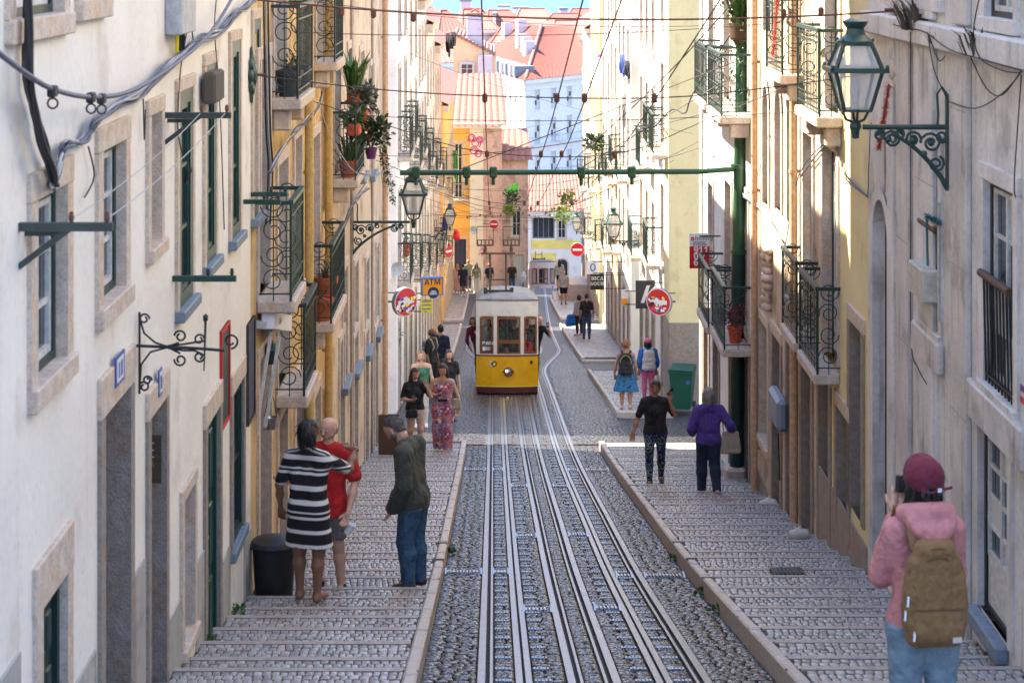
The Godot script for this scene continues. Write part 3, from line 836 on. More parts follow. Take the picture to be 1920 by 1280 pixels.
func opening(o: Dictionary, wall_d := 0.0) -> void:
	var a: float = o.a; var b: float = o.b; var t: float = o.t; var b0: float = o.m
	var k: String = o.get("k", "w"); var dep: float = o.get("dep", 0.22); var w: float = o.get("sur", 0.14)
	var sm = o.get("sm", "limestone"); var rm = o.get("rm", sm)
	var wd := wall_d
	var is_door := k in ["d", "g", "r"]
	var P := group_node("door" if is_door else ("niche" if k == "b" else "window"))
	# stone frame: its inner faces are the reveals
	var pr := 0.025
	if o.get("arch", false):
		var m := mb()
		var r := (b - a) / 2.0; var c := (a + b) / 2.0; var sy := t - r
		var n := 12
		for i in n:
			var a0 := PI * i / n; var a1 := PI * (i + 1) / n
			# spandrel fill between the arch and the square opening, then the reveal
			var p0 := Vector2(c + r * cos(a0), sy + r * sin(a0)); var p1 := Vector2(c + r * cos(a1), sy + r * sin(a1))
			var q0 := Vector2(c + (r + w) * cos(a0), sy + (r + w) * sin(a0)); var q1 := Vector2(c + (r + w) * cos(a1), sy + (r + w) * sin(a1))
			m.oq(L(c, sy - 9, wd + pr - 9), L(p0.x, p0.y, wd + pr), L(p1.x, p1.y, wd + pr), L(q1.x, q1.y, wd + pr), L(q0.x, q0.y, wd + pr))
			m.oq(L(p0.x * 2 - c, p0.y * 2 - sy, wd), L(p0.x, p0.y, wd + pr), L(p1.x, p1.y, wd + pr), L(p1.x, p1.y, wd - dep), L(p0.x, p0.y, wd - dep))
			var e0 := Vector2(c + r * signf(cos(a0 + 1e-3)), t) if i != n / 2 else Vector2(c, t)
			m.oq(L(c, sy, wd - 9), L(p0.x, p0.y, wd - 0.001), L(p1.x, p1.y, wd - 0.001), L(p1.x, t + 0.01, wd - 0.001), L(p0.x, t + 0.01, wd - 0.001))
		put(m, "arch", sm, P)
		fbar("jamb", rm, a - w, a, b0, sy, wd - dep, wd + pr, P); fbar("jamb", rm, b, b + w, b0, sy, wd - dep, wd + pr, P)
	elif w > 0.0:
		fbar("jamb", rm, a - w, a, b0, t, wd - dep, wd + pr, P); fbar("jamb", rm, b, b + w, b0, t, wd - dep, wd + pr, P)
		fbar("lintel", sm, a - w - 0.01, b + w + 0.01, t, t + w * o.get("lw", 1.1), wd - dep, wd + pr + 0.004, P, 0.008)
	else:
		var m := mb()
		fb(m, a - 0.05, a, b0, t, wd - dep, wd - 0.002); fb(m, b, b + 0.05, b0, t, wd - dep, wd - 0.002); fb(m, a, b, t, t + 0.05, wd - dep, wd - 0.002)
		put(m, "reveal", rm, P)
	if o.get("sill", not is_door):
		fbar("sill", o.get("sillm", sm), a - w, b + w, b0 - w * 0.9, b0, wd - dep, wd + pr + o.get("so", 0.03), P, 0.008)
	var d1 := wd - dep + 0.05; var d0 := wd - dep
	var fr = o.get("fr", "dark_green"); var sh = o.get("sash", "frame_white")
	var m := mb()
	if k == "b":
		fb(m, a, b, b0, t, d0, d0 + 0.05); put(m, "infill", o.get("fill", "limestone_grey"), P)
	elif k == "d":
		ring(m, a, b, b0, t, 0.05, d0, d1); put(m, "door_frame", fr, P)
		m = mb(); fb(m, a + 0.05, b - 0.05, b0, t - 0.05, d0, d0 + 0.02)
		var n: int = o.get("pn", 3)
		var hh := (t - b0 - 0.1) / n
		for i in n:
			for x in 2:
				var xa := lerpf(a + 0.05, b - 0.05, x * 0.5) + 0.05; var xb := lerpf(a + 0.05, b - 0.05, x * 0.5 + 0.5) - 0.05
				if xb - xa > 0.05: fb(m, xa, xb, b0 + hh * i + 0.06, b0 + hh * (i + 1) - 0.04, d0, d0 + 0.035, 0.012)
		put(m, "door_leaf", fr, P)
		m = mb(); m.ball(L(a + 0.12, b0 + 1.0, d0 + 0.05), V(0.025, 0.025, 0.025)); put(m, "knob", "brass", P)
	else:
		var fw: float = o.get("fw", 0.045)
		ring(m, a, b, b0, t, fw, d0, d1); put(m, "frame", fr, P)
		var y0 := b0 + fw
		if k == "g":   # glazed door: panels below
			fbar("door_panel", sh, a + 0.05, b - 0.05, b0 + 0.03, b0 + (t - b0) * 0.30, d0, d0 + 0.03, P)
			y0 = b0 + (t - b0) * 0.30
		var nx: int = o.get("nx", 2); var ny: int = o.get("ny", 3)
		m = mb()
		var ia := a + fw; var ib := b - fw; var it := t - fw
		ring(m, ia, ib, y0, it, 0.04, d0, d0 + 0.035)
		for i in range(1, nx):
			var x := lerpf(ia, ib, float(i) / nx); fb(m, x - 0.022, x + 0.022, y0 + 0.04, it - 0.04, d0, d0 + 0.036)
		for i in range(1, ny):
			var y := lerpf(y0, it, float(i) / ny); fb(m, ia + 0.04, ib - 0.04, y - 0.014, y + 0.014, d0, d0 + 0.03)
		put(m, "sash", sh, P)
		for i in nx:
			for j in ny:
				m = mb()
				fb(m, lerpf(ia, ib, float(i) / nx) + 0.01, lerpf(ia, ib, float(i + 1) / nx) - 0.01, lerpf(y0, it, float(j) / ny) + 0.008, lerpf(y0, it, float(j + 1) / ny) - 0.008, d0 + 0.004, d0 + 0.012)
				put(m, "pane", "curtain" if o.get("cur", 0) > 0 and (i + j * 2) % 3 < o.cur else "glass", P)

func house(called: String, label: String, side: String, s0: float, s1: float, top: float, material, ops: Array, o := {}) -> Node3D:
	var g := road((s0 + s1) / 2)
	var h := onwall(called, label, "house", side, s0, road(s0), o.get("group", ""))
	var yb := road(s1) - 0.6
	facade(material, s0 + 0.004, s1 - 0.004, yb, top, ops)
	for op in ops: opening(op)
	# body behind the front: ends, back, roof
	var D: float = o.get("deep", 7.0)
	var m := mb()
	var A := s0 + 0.004; var B := s1 - 0.004
	m.oq(L((A + B) / 2, 0, -D / 2), L(A, yb, 0), L(A, top, 0), L(A, top, -D), L(A, yb, -D))
	m.oq(L((A + B) / 2, 0, -D / 2), L(B, yb, 0), L(B, top, 0), L(B, top, -D), L(B, yb, -D))
	m.oq(L((A + B) / 2, (yb + top) / 2, -D / 2), L(A, yb, -D), L(B, yb, -D), L(B, top, -D), L(A, top, -D))
	put(m, "end_wall", o.get("endm", material))
	m = mb()
	var rise: float = o.get("rise", 1.6)
	var e := 0.35
	var pts := [L(A, top, e), L(B, top, e), L(B, top + rise, -D / 2), L(A, top + rise, -D / 2), L(A, top, -D - e), L(B, top, -D - e)]
	m.oq(L((A + B) / 2, top - 3, -D / 2), pts[0], pts[1], pts[2], pts[3]); m.oq(L((A + B) / 2, top - 3, -D / 2), pts[3], pts[2], pts[5], pts[4])
	put(m, "roof", o.get("roofm", "tile_roof"))
	fbar("cornice", o.get("corm", "pale_stone"), A + 0.01, B - 0.01, top - 0.3, top - 0.02, 0.0, 0.22)
	if o.has("plinth"): fbar("plinth", o.get("plm", "grey_plinth"), A + 0.01, B - 0.01, yb, o.plinth, 0.0, 0.018)
	return h

func curl(c: Vector3, u: Vector3, w: Vector3, r: float, a0: float, turns: float, n := 14, tight := 0.35) -> Array:
	# a spiral scroll in the plane of u and w
	var o := []
	for i in n + 1:
		var t := float(i) / n
		var an := a0 + turns * TAU * t
		var rr := r * lerpf(1.0, tight, t)
		o.append(c + u * cos(an) * rr + w * sin(an) * rr)
	return o

func balcony(s0: float, s1: float, y: float, d: float, o := {}) -> Node3D:
	# y: slab top; railing with scrolls at its ends and close bars in front
	var P := group_node("balcony")
	var hh: float = o.get("h", 0.95); var rm = o.get("rm", "dark_green")
	fbar("slab", o.get("sm", "limestone"), s0, s1, y - o.get("th", 0.12), y, 0.0, d + 0.04, P, 0.015)
	if o.get("consoles", false):
		for s in [s0 + 0.15, s1 - 0.15]: fbar("console", o.get("sm", "limestone"), s - 0.06, s + 0.06, y - 0.34, y - o.get("th", 0.12), 0.0, d * 0.7, P, 0.02)
	var m := mb()
	fb(m, s0, s1, y + hh - 0.025, y + hh + 0.015, d - 0.025, d + 0.025)
	for s in [s0, s1]: fb(m, s - 0.02, s + 0.02, y + hh - 0.025, y + hh + 0.01, 0.0, d)
	put(m, "handrail", o.get("hm", rm), P)
	m = mb()
	for s in [s0, s1]: m.tube([L(s, y, d), L(s, y + hh, d)], 0.014, 6)
	fb(m, s0, s1, y + 0.07, y + 0.085, d - 0.008, d + 0.008); fb(m, s0, s1, y + hh - 0.15, y + hh - 0.135, d - 0.008, d + 0.008); fb(m, s0, s1, y + 0.20, y + 0.212, d - 0.006, d + 0.006)
	var n := int((s1 - s0) / maxf(0.105, o.get("gap", 0.075)))
	for i in range(1, n):
		var s := lerpf(s0, s1, float(i) / n)
		fb(m, s - 0.0042, s + 0.0042, y + 0.02, y + hh - 0.02, d - 0.0042, d + 0.0042)
		if o.get("lace", true):
			for yy in [y + 0.14, y + hh * 0.45, y + hh - 0.08]:
				m.tube(curl(L(s, yy, d), Vector3(1, 0, 0), Vector3(0, 1, 0), 0.03, 0.0, 1.0, 8, 1.0), 0.0035, 3, -1, false)
	put(m, "front_railing", rm, P)
	for s in [s0, s1]:
		m = mb()
		m.tube([L(s, y + 0.07, 0.0), L(s, y + 0.07, d)], 0.008, 4)
		if o.get("scroll", true):
			var u := Vector3(0, 0, 1); var w := Vector3(0, 1, 0)
			var q := hh / 4.0
			for i in 4:
				var cy: float = y + 0.08 + q * (i + 0.5)
				m.tube(curl(L(s, cy, d * 0.5), u, w, minf(d * 0.46, q * 0.52), (PI if i % 2 else 0.0), 1.35, 16), 0.0065, 4, -1, false)
			m.tube([L(s, y, d * 0.5), L(s, y + hh, d * 0.5)], 0.006, 4)
		else:
			for i in range(1, 4): m.tube([L(s, y, d * i / 4.0), L(s, y + hh, d * i / 4.0)], 0.006, 4)
		put(m, "end_railing", rm, P)
	return P

func pipe(side: String, s: float, y0: float, y1: float, r: float, material, label: String, d := 0.0) -> void:
	onwall("drainpipe", label, "drainpipe", side, s, y0)
	var m := mb(); m.tube([L(s, y0, d + r + 0.03), L(s, y1, d + r + 0.03)], r, 10); put(m, "pipe", material)
	var y := y0 + 0.6
	while y < y1:
		m = mb(); m.tube([L(s, y, d + r + 0.03), L(s, y + 0.05, d + r + 0.03)], r + 0.008, 10); fb(m, s - 0.015, s + 0.015, y, y + 0.04, d, d + r); put(m, "bracket", material)
		y += 1.9

# an opening measured in the photograph: columns of its near and far edges, rows of top and bottom at the far edge
func po(side: String, xn: float, xf: float, yt: float, yb: float, o := {}) -> Dictionary:
	var a := ls(xn) if side == "L" else rs(xn)
	var b := ls(xf) if side == "L" else rs(xf)
	var d := {"a": a, "b": b, "t": hy(yt, b), "m": hy(yb, b)}
	d.merge(o, true)
	return d
# rows of like openings for fronts that are too foreshortened to survey one by one
func rows(s0: float, s1: float, pitch: float, w: float, floors: Array, o := {}) -> Array:
	var out := []
	var n := maxi(1, int((s1 - s0) / pitch))
	for f in floors:
		for i in n:
			var c := lerpf(s0, s1, (i + 0.5) / n)
			var d := {"a": c - w / 2, "b": c + w / 2, "m": f[0], "t": f[1]}
			d.merge(o, true)
			if f.size() > 2: d.merge(f[2], true)
			out.append(d)
	return out

func build_left() -> void:
	var gr := {"fr": "dark_green"}
	var gw := {"fr": "dark_green", "sash": "frame_white", "sur": 0.13, "dep": 0.09, "rm": "limestone", "nx": 1, "ny": 3}
	var gs := {"fr": "green", "sash": "green", "sur": 0.09, "dep": 0.03, "fw": 0.10, "nx": 1, "ny": 3, "sillm": "blue_grey", "so": 0.05}
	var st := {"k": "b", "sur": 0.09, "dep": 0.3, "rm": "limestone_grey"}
	var ops := [
		po("L", 62, 118, 345, 668, gw), po("L", 186, 229, 262, 535, gw), po("L", 277, 297, 208, 448, {"k": "b", "sur": 0.10, "dep": 0.16}),
		po("L", 331, 356, 162, 552, gs), po("L", 382, 400, 117, 478, gs), po("L", 430, 446, 74, 432, gs), po("L", 472, 484, 34, 395, gs),
		po("L", 20, 112, -330, 22, gw), po("L", 148, 186, -300, -6, gw),
		po("L", 72, 118, 1075, 1420, {"k": "d", "fr": "dark_green", "sur": 0.13, "dep": 0.07, "lw": 1.9}),
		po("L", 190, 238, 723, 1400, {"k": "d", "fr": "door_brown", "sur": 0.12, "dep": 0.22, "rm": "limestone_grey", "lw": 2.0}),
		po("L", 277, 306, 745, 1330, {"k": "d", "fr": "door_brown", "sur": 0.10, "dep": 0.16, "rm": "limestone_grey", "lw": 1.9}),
		po("L", 340, 360, 905, 1170, {"k": "w", "sur": 0.09, "dep": 0.12, "nx": 1, "ny": 1, "fr": "blue_grey", "sash": "frame_white"}),
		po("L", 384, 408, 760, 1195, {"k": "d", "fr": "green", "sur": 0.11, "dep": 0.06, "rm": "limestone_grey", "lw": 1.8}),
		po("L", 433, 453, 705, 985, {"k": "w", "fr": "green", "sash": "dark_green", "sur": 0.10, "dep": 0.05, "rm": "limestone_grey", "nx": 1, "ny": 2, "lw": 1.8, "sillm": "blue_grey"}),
	]
	house("cream_house", "cream house with green framed windows and pinkish stone surrounds, laced with cables", "L", 5.5, 17.45, 9.0, "cream", ops, {"roofm": "tile_roof"})
	var pl := [[5.6, 8.9, -3.36], [10.0, 10.6, -3.99], [11.62, 12.1, -3.96], [12.95, 13.45, -4.7], [14.2, 14.55, -4.70], [15.6, 16.0, -5.14], [16.95, 17.4, -5.4]]
	for p in pl: fbar("plinth", "grey_plinth", p[0], p[1], road(p[1]) - 0.5, p[2], 0.0, 0.016)
	for t in [[205, 222, 1, 700], [288, 294, 0, 720]]:
		var s0 := ls(t[0]); var s1 := ls(t[1]); var y := hy(t[3], s0)
		var tl := fbar("number_tile", "tile_blue", s0, s1, y - 0.09, y + 0.09, 0.026, 0.036)
		fbar("number_field", "sign_white", lerpf(s0, s1, 0.15), lerpf(s0, s1, 0.85), y - 0.07, y + 0.07, 0.034, 0.038, tl)
		fbar("numeral", "tile_blue", lerpf(s0, s1, 0.3), lerpf(s0, s1, 0.42), y - 0.045, y + 0.045, 0.037, 0.040, tl)
		fbar("numeral", "tile_blue", lerpf(s0, s1, 0.55), lerpf(s0, s1, 0.72), y - 0.045, y + 0.045, 0.037, 0.040, tl)
	# ochre house
	var tall := {"sur": 0.12, "dep": 0.14, "nx": 2, "ny": 4, "fr": "frame_white", "sm": "pale_stone", "sill": false}
	var gd := {"k": "d", "fr": "door_brown", "sur": 0.12, "dep": 0.3, "sm": "limestone"}
	ops = [
		{"a": 19.2, "b": 20.3, "m": -1.55, "t": 0.75}, {"a": 17.95, "b": 18.8, "m": -3.39, "t": -1.1, "fr": "green"}, {"a": 19.55, "b": 20.45, "m": -4.67, "t": -2.3}, {"a": 21.2, "b": 21.9, "m": -3.9, "t": -2.2, "sill": true}, {"a": 22.0, "b": 22.9, "m": -1.4, "t": 0.8},
		{"a": 19.1, "b": 20.2, "m": 2.0, "t": 4.4}, {"a": 21.6, "b": 22.7, "m": 2.0, "t": 4.4},
	]
	for o in ops: o.merge(tall)
	ops.append({"a": 18.0, "b": 18.9, "m": road(18.4), "t": -4.0, "k": "d", "fr": "door_dark_brown", "sur": 0.12, "dep": 0.3})
	ops.append({"a": 19.6, "b": 20.4, "m": road(20) + 0.1, "t": -5.0, "k": "d", "fr": "door_dark_brown", "sur": 0.12, "dep": 0.3})
	ops.append({"a": 21.3, "b": 22.2, "m": road(21.8) + 0.1, "t": -5.0, "k": "d", "fr": "door_brown", "sur": 0.14, "dep": 0.3})
	house("ochre_house", "ochre yellow house with iron balconies one above another and yellow drainpipes", "L", 17.45, 23.1, 7.6, "yellow", ops)
	balcony(19.05, 20.55, -1.55, 0.27, {"lace": false, "gap": 0.05, "consoles": true})
	balcony(17.85, 18.95, -3.39, 0.33, {"rm": "green", "hm": "green", "sm": "pale_stone"})
	balcony(19.4, 20.6, -4.67, 0.30, {"sm": "pale_stone", "th": 0.13})
	ops = [{"a": 23.75, "b": 24.6, "m": -1.45, "t": 0.8}, {"a": 23.3, "b": 24.2, "m": -4.59, "t": -2.4}, {"a": 25.0, "b": 25.6, "m": -3.4, "t": -1.8, "sill": true}]
	for o in ops: o.merge(tall)
	ops.append({"a": 23.5, "b": 24.3, "m": road(24) + 0.1, "t": -5.7, "k": "d", "fr": "dark_green", "sur": 0.12, "dep": 0.25})
	ops.append({"a": 25.0, "b": 25.5, "m": -7.3, "t": -6.0, "k": "w", "sur": 0.1, "dep": 0.15, "nx": 1})
	house("amber_house", "narrow amber house with terracotta pots on its low iron balcony", "L", 23.1, 25.9, 4.6, "yellow", ops)
	balcony(23.5, 24.7, -1.45, 0.27, {"consoles": true, "gap": 0.05, "lace": false})
	balcony(22.75, 24.7, -4.59, 0.29, {"consoles": true, "gap": 0.06})
	ops = [{"a": 26.4, "b": 27.3, "m": -3.27, "t": -1.0}, {"a": 29.0, "b": 29.9, "m": -3.6, "t": -1.6, "sill": true}, {"a": 31.6, "b": 32.5, "m": -3.9, "t": -1.8, "sill": true}, {"a": 34.3, "b": 35.2, "m": -4.2, "t": -2.2, "sill": true},
		{"a": 28.0, "b": 28.8, "m": -6.6, "t": -4.9, "sill": true}, {"a": 30.3, "b": 31.1, "m": -6.9, "t": -5.2, "sill": true}, {"a": 33.0, "b": 33.8, "m": -7.2, "t": -5.6, "sill": true}, {"a": 36.0, "b": 36.8, "m": -7.5, "t": -5.8, "sill": true},
		{"a": 29.0, "b": 29.9, "m": -0.3, "t": 1.7, "sill": true}, {"a": 32.6, "b": 33.5, "m": -0.5, "t": 1.5, "sill": true}]
	for o in ops: o.merge(tall); o.merge({"sillm": "blue_grey", "so": 0.08}, true)
	for s in [27.4, 30.2, 32.8, 35.6]: ops.append({"a": s, "b": s + 0.85, "m": road(s) - 0.05, "t": road(s) + 2.3, "k": "d", "fr": "door_dark_brown" if s < 31 else "dark_green", "sur": 0.12, "dep": 0.25, "sm": "pale_stone"})
	house("peach_house", "peach rendered house with grey stone strips and a plant filled balcony", "L", 25.9, 38.1, 3.4, "peach", ops, {"plinth": road(38.1) + 0.3})
	balcony(26.2, 27.8, -3.27, 0.33, {"consoles": true})
	for s in [29.55, 34.6]: fbar("pilaster", "limestone_grey", s, s + 0.32, road(s + 1) - 0.5, 3.0, 0.0, 0.03)
	# beyond the first crossing
	var far := {"sur": 0.13, "dep": 0.12, "nx": 2, "ny": 3, "fr": "frame_white", "sm": "pale_stone"}
	var fd := {"k": "d", "fr": "dark_green", "sur": 0.13, "dep": 0.2, "sm": "pale_stone"}
	var spec := [
		["white_house", "bluish white house on the corner of the side street, washing on its balcony", 43.5, 49.5, 0.8, "white_wall"],
		["ivory_house", "stained ivory house with flower pots on its small balconies", 49.5, 56.0, -0.6, "ivory"],
		["cream_terrace_house", "pale cream house behind the round no entry sign", 56.0, 63.0, -1.6, "cream"],
		["grey_terrace_house", "weathered off-white house by the orange cash machine sign", 63.0, 72.0, -2.6, "worn_white"],
		["green_balcony_house", "house hung with green iron balconies and dark washing", 72.0, 80.8, -3.8, "pink_wall"],
		["corner_terrace_house", "shaded ochre house where a group stands talking", 84.6, 105.0, -7.2, "ochre"],
	]
	for q in spec:
		var s0: float = q[2]; var s1: float = q[3]
		var g := road((s0 + s1) / 2)
		var a := rows(s0, s1, 2.3, 0.95, [[g + 0.02, g + 2.35, fd], [g + 3.4, g + 5.4], [g + 6.4, g + 8.4], [g + 9.2, g + 10.8]], far)
		for o in a:
			if o.get("k", "") == "d": o.m = road(o.b) - 0.1
		a = a.filter(func(o): return o.t < q[4] - 0.35)
		house(q[0], q[1], "L", s0, s1, q[4], q[5], a, {"rise": 1.8})
		for i in 2:
			var c := lerpf(s0, s1, 0.25 + 0.5 * i)
			balcony(c - 0.75, c + 0.75, g + 6.35, 0.3, {"gap": 0.1, "lace": false, "rm": "green" if q[0] == "green_balcony_house" else "dark_green"})
			if i == 0 or q[0] == "green_balcony_house": balcony(c - 0.75, c + 0.75, g + 3.35, 0.3, {"gap": 0.1, "lace": false, "rm": "green" if q[0] == "green_balcony_house" else "dark_green"})

func build_right() -> void:
	var gl := {"fr": "black_iron", "sash": "frame_white", "sur": 0.12, "dep": 0.08, "sm": "marble", "nx": 2, "ny": 4, "cur": 1}
	var ops := [
		po("R", 1906, 1850, 336, 713, gl), po("R", 1764, 1733, 265, 597, gl),
		po("R", 1895, 1839, 795, 1135, {"k": "g", "fr": "black_iron", "sash": "frame_white", "sur": 0.12, "dep": 0.08, "sm": "marble_pink", "cur": 1, "nx": 2, "ny": 4}),
		po("R", 1757, 1729, 668, 1075, {"k": "g", "fr": "black_iron", "sash": "frame_white", "sur": 0.12, "dep": 0.09, "sm": "marble", "nx": 2, "ny": 4}),
		po("R", 1668, 1641, 365, 1040, {"k": "d", "fr": "door_brown", "sur": 0.13, "dep": 0.15, "sm": "marble", "arch": true}),
		po("R", 1906, 1852, -420, 30, gl), po("R", 1766, 1735, -380, -5, gl),
	]
	house("marble_house", "old house faced in streaked pale marble with pilasters and railed windows", "R", 7.0, 18.95, 7.0, "marble", ops)
	for p in [[1759, 1726, 0], [1823, 1794, 1], [1712, 1690, 1], [1685, 1673, 0]]:
		var s1 := rs(p[1]); var s0 := rs(p[0])
		fbar("pilaster", "marble_pink" if p[2] else "marble", s0, s1, road(s1) - 0.4, -0.85, 0.0, 0.05, null, 0.01)
		fbar("pilaster", "marble_pink" if p[2] else "marble", s0, s1, -0.62, 6.0, 0.0, 0.05, null, 0.01)
	for q in [[1823, 1794, 490], [1823, 1794, 760], [1712, 1690, 440], [1712, 1690, 625], [1759, 1726, 330], [1823, 1794, 200], [1712, 1690, 900]]:
		var s1 := rs(q[1]); fbar("mortar_joint", "grey_plinth", rs(q[0]) + 0.002, s1 - 0.002, hy(q[2], s1) - 0.006, hy(q[2], s1) + 0.003, 0.03, 0.0505)
	fbar("string_course", "marble", 7.2, 18.8, -0.85, -0.64, 0.0, 0.12, null, 0.02)
	fbar("string_course", "marble_pink", 12.9, 14.5, -3.64, -3.34, 0.0, 0.07, null, 0.02)
	fbar("string_course", "marble_pink", 15.5, 16.55, -3.57, -3.30, 0.0, 0.07, null, 0.02)
	for w in [[1902, 1847, 510, 705], [1764, 1733, 412, 590]]:
		var s0 := rs(w[0]); var s1 := rs(w[1]); var yt := hy(w[2], s1); var yb := hy(w[3], s1)
		var gd := group_node("window_railing")
		var m := mb(); m.tube([L(s0, yt, 0.03), L(s1, yt, 0.03)], 0.032, 8); put(m, "handrail", "board_wood", gd)
		m = mb(); fb(m, s0, s1, yb + 0.03, yb + 0.05, -0.01, 0.01)
		var n := 9
		for i in n: m.tube([L(lerpf(s0, s1, (i + 0.5) / n), yb - 0.05, 0.0), L(lerpf(s0, s1, (i + 0.5) / n), yt, 0.02)], 0.009, 5)
		put(m, "bars", "black_iron", gd)
	fbar("threshold", "blue_grey", rs(1893), rs(1834), hy(1130, rs(1834)) - 0.13, hy(1130, rs(1834)), 0.0, 0.1, null, 0.015)
	# pale yellow house
	var tall := {"sur": 0.12, "dep": 0.14, "nx": 2, "ny": 4, "fr": "dark_green", "sash": "frame_white", "sm": "pale_stone", "sill": false}
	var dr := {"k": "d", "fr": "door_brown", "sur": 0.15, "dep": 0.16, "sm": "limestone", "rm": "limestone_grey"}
	ops = [{"a": 20.75, "b": 21.7, "m": -4.72, "t": -2.3}, {"a": 20.6, "b": 21.5, "m": -1.86, "t": 0.5}]
	for o in ops: o.merge(tall)
	for q in [[1618, 1597, 600, 950], [1592, 1572, 760, 985]]: ops.append(po("R", q[0], q[1], q[2], q[3], dr))
	ops.append({"a": 21.3, "b": 22.0, "m": road(22) + 0.1, "t": -5.0}); ops[-1].merge(dr)
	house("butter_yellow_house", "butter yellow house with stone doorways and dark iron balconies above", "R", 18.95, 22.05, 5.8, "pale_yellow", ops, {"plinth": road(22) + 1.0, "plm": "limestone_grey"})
	balcony(20.6, 21.9, -4.72, 0.25, {"sm": "pale_stone", "gap": 0.06})
	balcony(20.4, 22.0, -1.86, 0.26, {"consoles": true, "gap": 0.06})
	var ar := {"arch": true, "sur": 0.1, "dep": 0.18, "fr": "dark_green", "nx": 1, "ny": 3, "sm": "pale_stone"}
	ops = [{"a": 22.5, "b": 23.2, "m": -4.7, "t": -2.3}, {"a": 24.0, "b": 24.6, "m": -3.6, "t": -1.95, "arch": true}, {"a": 25.2, "b": 25.8, "m": -3.6, "t": -1.95, "arch": true}, {"a": 26.5, "b": 27.1, "m": -3.7, "t": -2.0, "arch": true}, {"a": 23.6, "b": 24.5, "m": -1.55, "t": 0.6}, {"a": 26.2, "b": 27.0, "m": -1.2, "t": 0.7}]
	for o in ops: o.merge(tall)
	for s in [22.6, 23.9, 25.3]: ops.append({"a": s, "b": s + 0.75, "m": road(s + 0.75) - 0.05, "t": road(s) + 2.35}); ops[-1].merge(dr)
	ops.append({"a": 26.6, "b": 27.5, "m": road(27) + 0.9, "t": road(27) + 2.6, "k": "w", "sur": 0.12, "dep": 0.16, "fr": "dark_green", "nx": 2, "ny": 3})
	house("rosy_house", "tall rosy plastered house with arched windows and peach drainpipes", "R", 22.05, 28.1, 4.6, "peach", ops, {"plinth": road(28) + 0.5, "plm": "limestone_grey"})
	balcony(22.15, 23.35, -4.7, 0.25, {"sm": "pale_stone", "gap": 0.06})
	balcony(23.3, 24.8, -1.6, 0.26, {"consoles": true, "gap": 0.06})
	ops = [{"a": 28.9, "b": 29.8, "m": -6.15, "t": -3.9}, {"a": 31.2, "b": 32.1, "m": -6.3, "t": -4.0}, {"a": 28.9, "b": 29.8, "m": -2.6, "t": -0.4}, {"a": 31.4, "b": 32.3, "m": -2.6, "t": -0.4}, {"a": 34.0, "b": 34.9, "m": -2.8, "t": -0.6}, {"a": 34.2, "b": 35.0, "m": -6.2, "t": -4.4}, {"a": 33.0, "b": 33.6, "m": 0.6, "t": 2.4}]
	for o in ops: o.merge(tall); o.fr = "frame_white"
	for s in [28.8, 30.6, 33.2, 35.0]: ops.append({"a": s, "b": s + 0.85, "m": road(s + 0.85) - 0.05, "t": road(s) + 2.3}); ops[-1].merge(dr); ops[-1].sm = "pale_stone"
	house("bright_white_house", "bright white house with lattice iron balconies beside the green post", "R", 28.1, 36.6, 4.6, "white_wall", ops, {"plinth": road(36.6) + 0.5, "plm": "worn_white"})
	balcony(28.5, 30.3, -6.15, 0.42, {"sm": "pale_stone", "gap": 0.08})
	balcony(30.9, 32.6, -6.3, 0.42, {"sm": "pale_stone", "gap": 0.08})
	balcony(28.6, 30.6, -2.6, 0.45, {"sm": "pale_stone", "consoles": true, "gap": 0.08})
	balcony(31.0, 33.0, -2.6, 0.45, {"sm": "pale_stone", "consoles": true, "gap": 0.08})
	fbar("pilaster", "pale_stone", 36.1, 36.55, road(36.6) - 0.4, 4.0, 0.0, 0.04)
	# beyond the crossing
	var far := {"sur": 0.13, "dep": 0.12, "nx": 2, "ny": 3, "fr": "frame_white", "sm": "pale_stone"}
	var fd := {"k": "d", "fr": "dark_green", "sur": 0.14, "dep": 0.2, "sm": "pale_stone"}
	var spec := [
		["lemon_corner_house", "cream house with a pale lemon corner strip above a grey stone base", 44.2, 48.5, 4.0, "white_wall"],
		["ivory_tall_house", "tall ivory house with a narrow pipe down its front", 48.5, 55.8, 3.2, "ivory"],
		["cream_tall_house", "cream and white house with washing hung over the street", 60.0, 68.0, 2.2, "cream"],
		["apricot_narrow_house", "apricot house behind the second street lamp", 68.0, 74.0, 1.4, "apricot"],
		["white_tall_house", "white house with long green balcony railings under a tiled roof", 74.0, 80.8, 0.4, "white_wall"],
		["yellow_tall_house", "pale yellow house with creepers over its balcony", 84.5, 96.0, -1.6, "pale_yellow"],
		["downhill_house", "white house at the foot of the row with washing on its balcony", 96.0, 108.0, -4.2, "worn_white"],
	]
	for q in spec:
		var s0: float = q[2]; var s1: float = q[3]
		var g := road((s0 + s1) / 2)
		var a := rows(s0, s1, 2.2, 0.95, [[g + 0.02, g + 2.4, fd], [g + 3.4, g + 5.4], [g + 6.4, g + 8.4], [g + 9.4, g + 11.3], [g + 12.2, g + 13.8]], far)
		for o in a:
			if o.get("k", "") == "d": o.m = road(o.b) - 0.1
		a = a.filter(func(o): return o.t < q[4] - 0.35)
		house(q[0], q[1], "R", s0, s1, q[4], q[5], a, {"rise": 2.2, "plinth": road(s1) + 0.7, "plm": "limestone_grey", "endm": "pale_yellow" if q[0] == "lemon_corner_house" else q[5]})
		for i in 2:
			var c := lerpf(s0, s1, 0.25 + 0.5 * i)
			if q[0] != "ivory_tall_house" or i == 0:
				balcony(c - 0.8, c + 0.8, g + 6.35, 0.38, {"gap": 0.1, "lace": false})
			if i == 1: balcony(c - 0.8, c + 0.8, g + 3.35, 0.38, {"gap": 0.1, "lace": false})
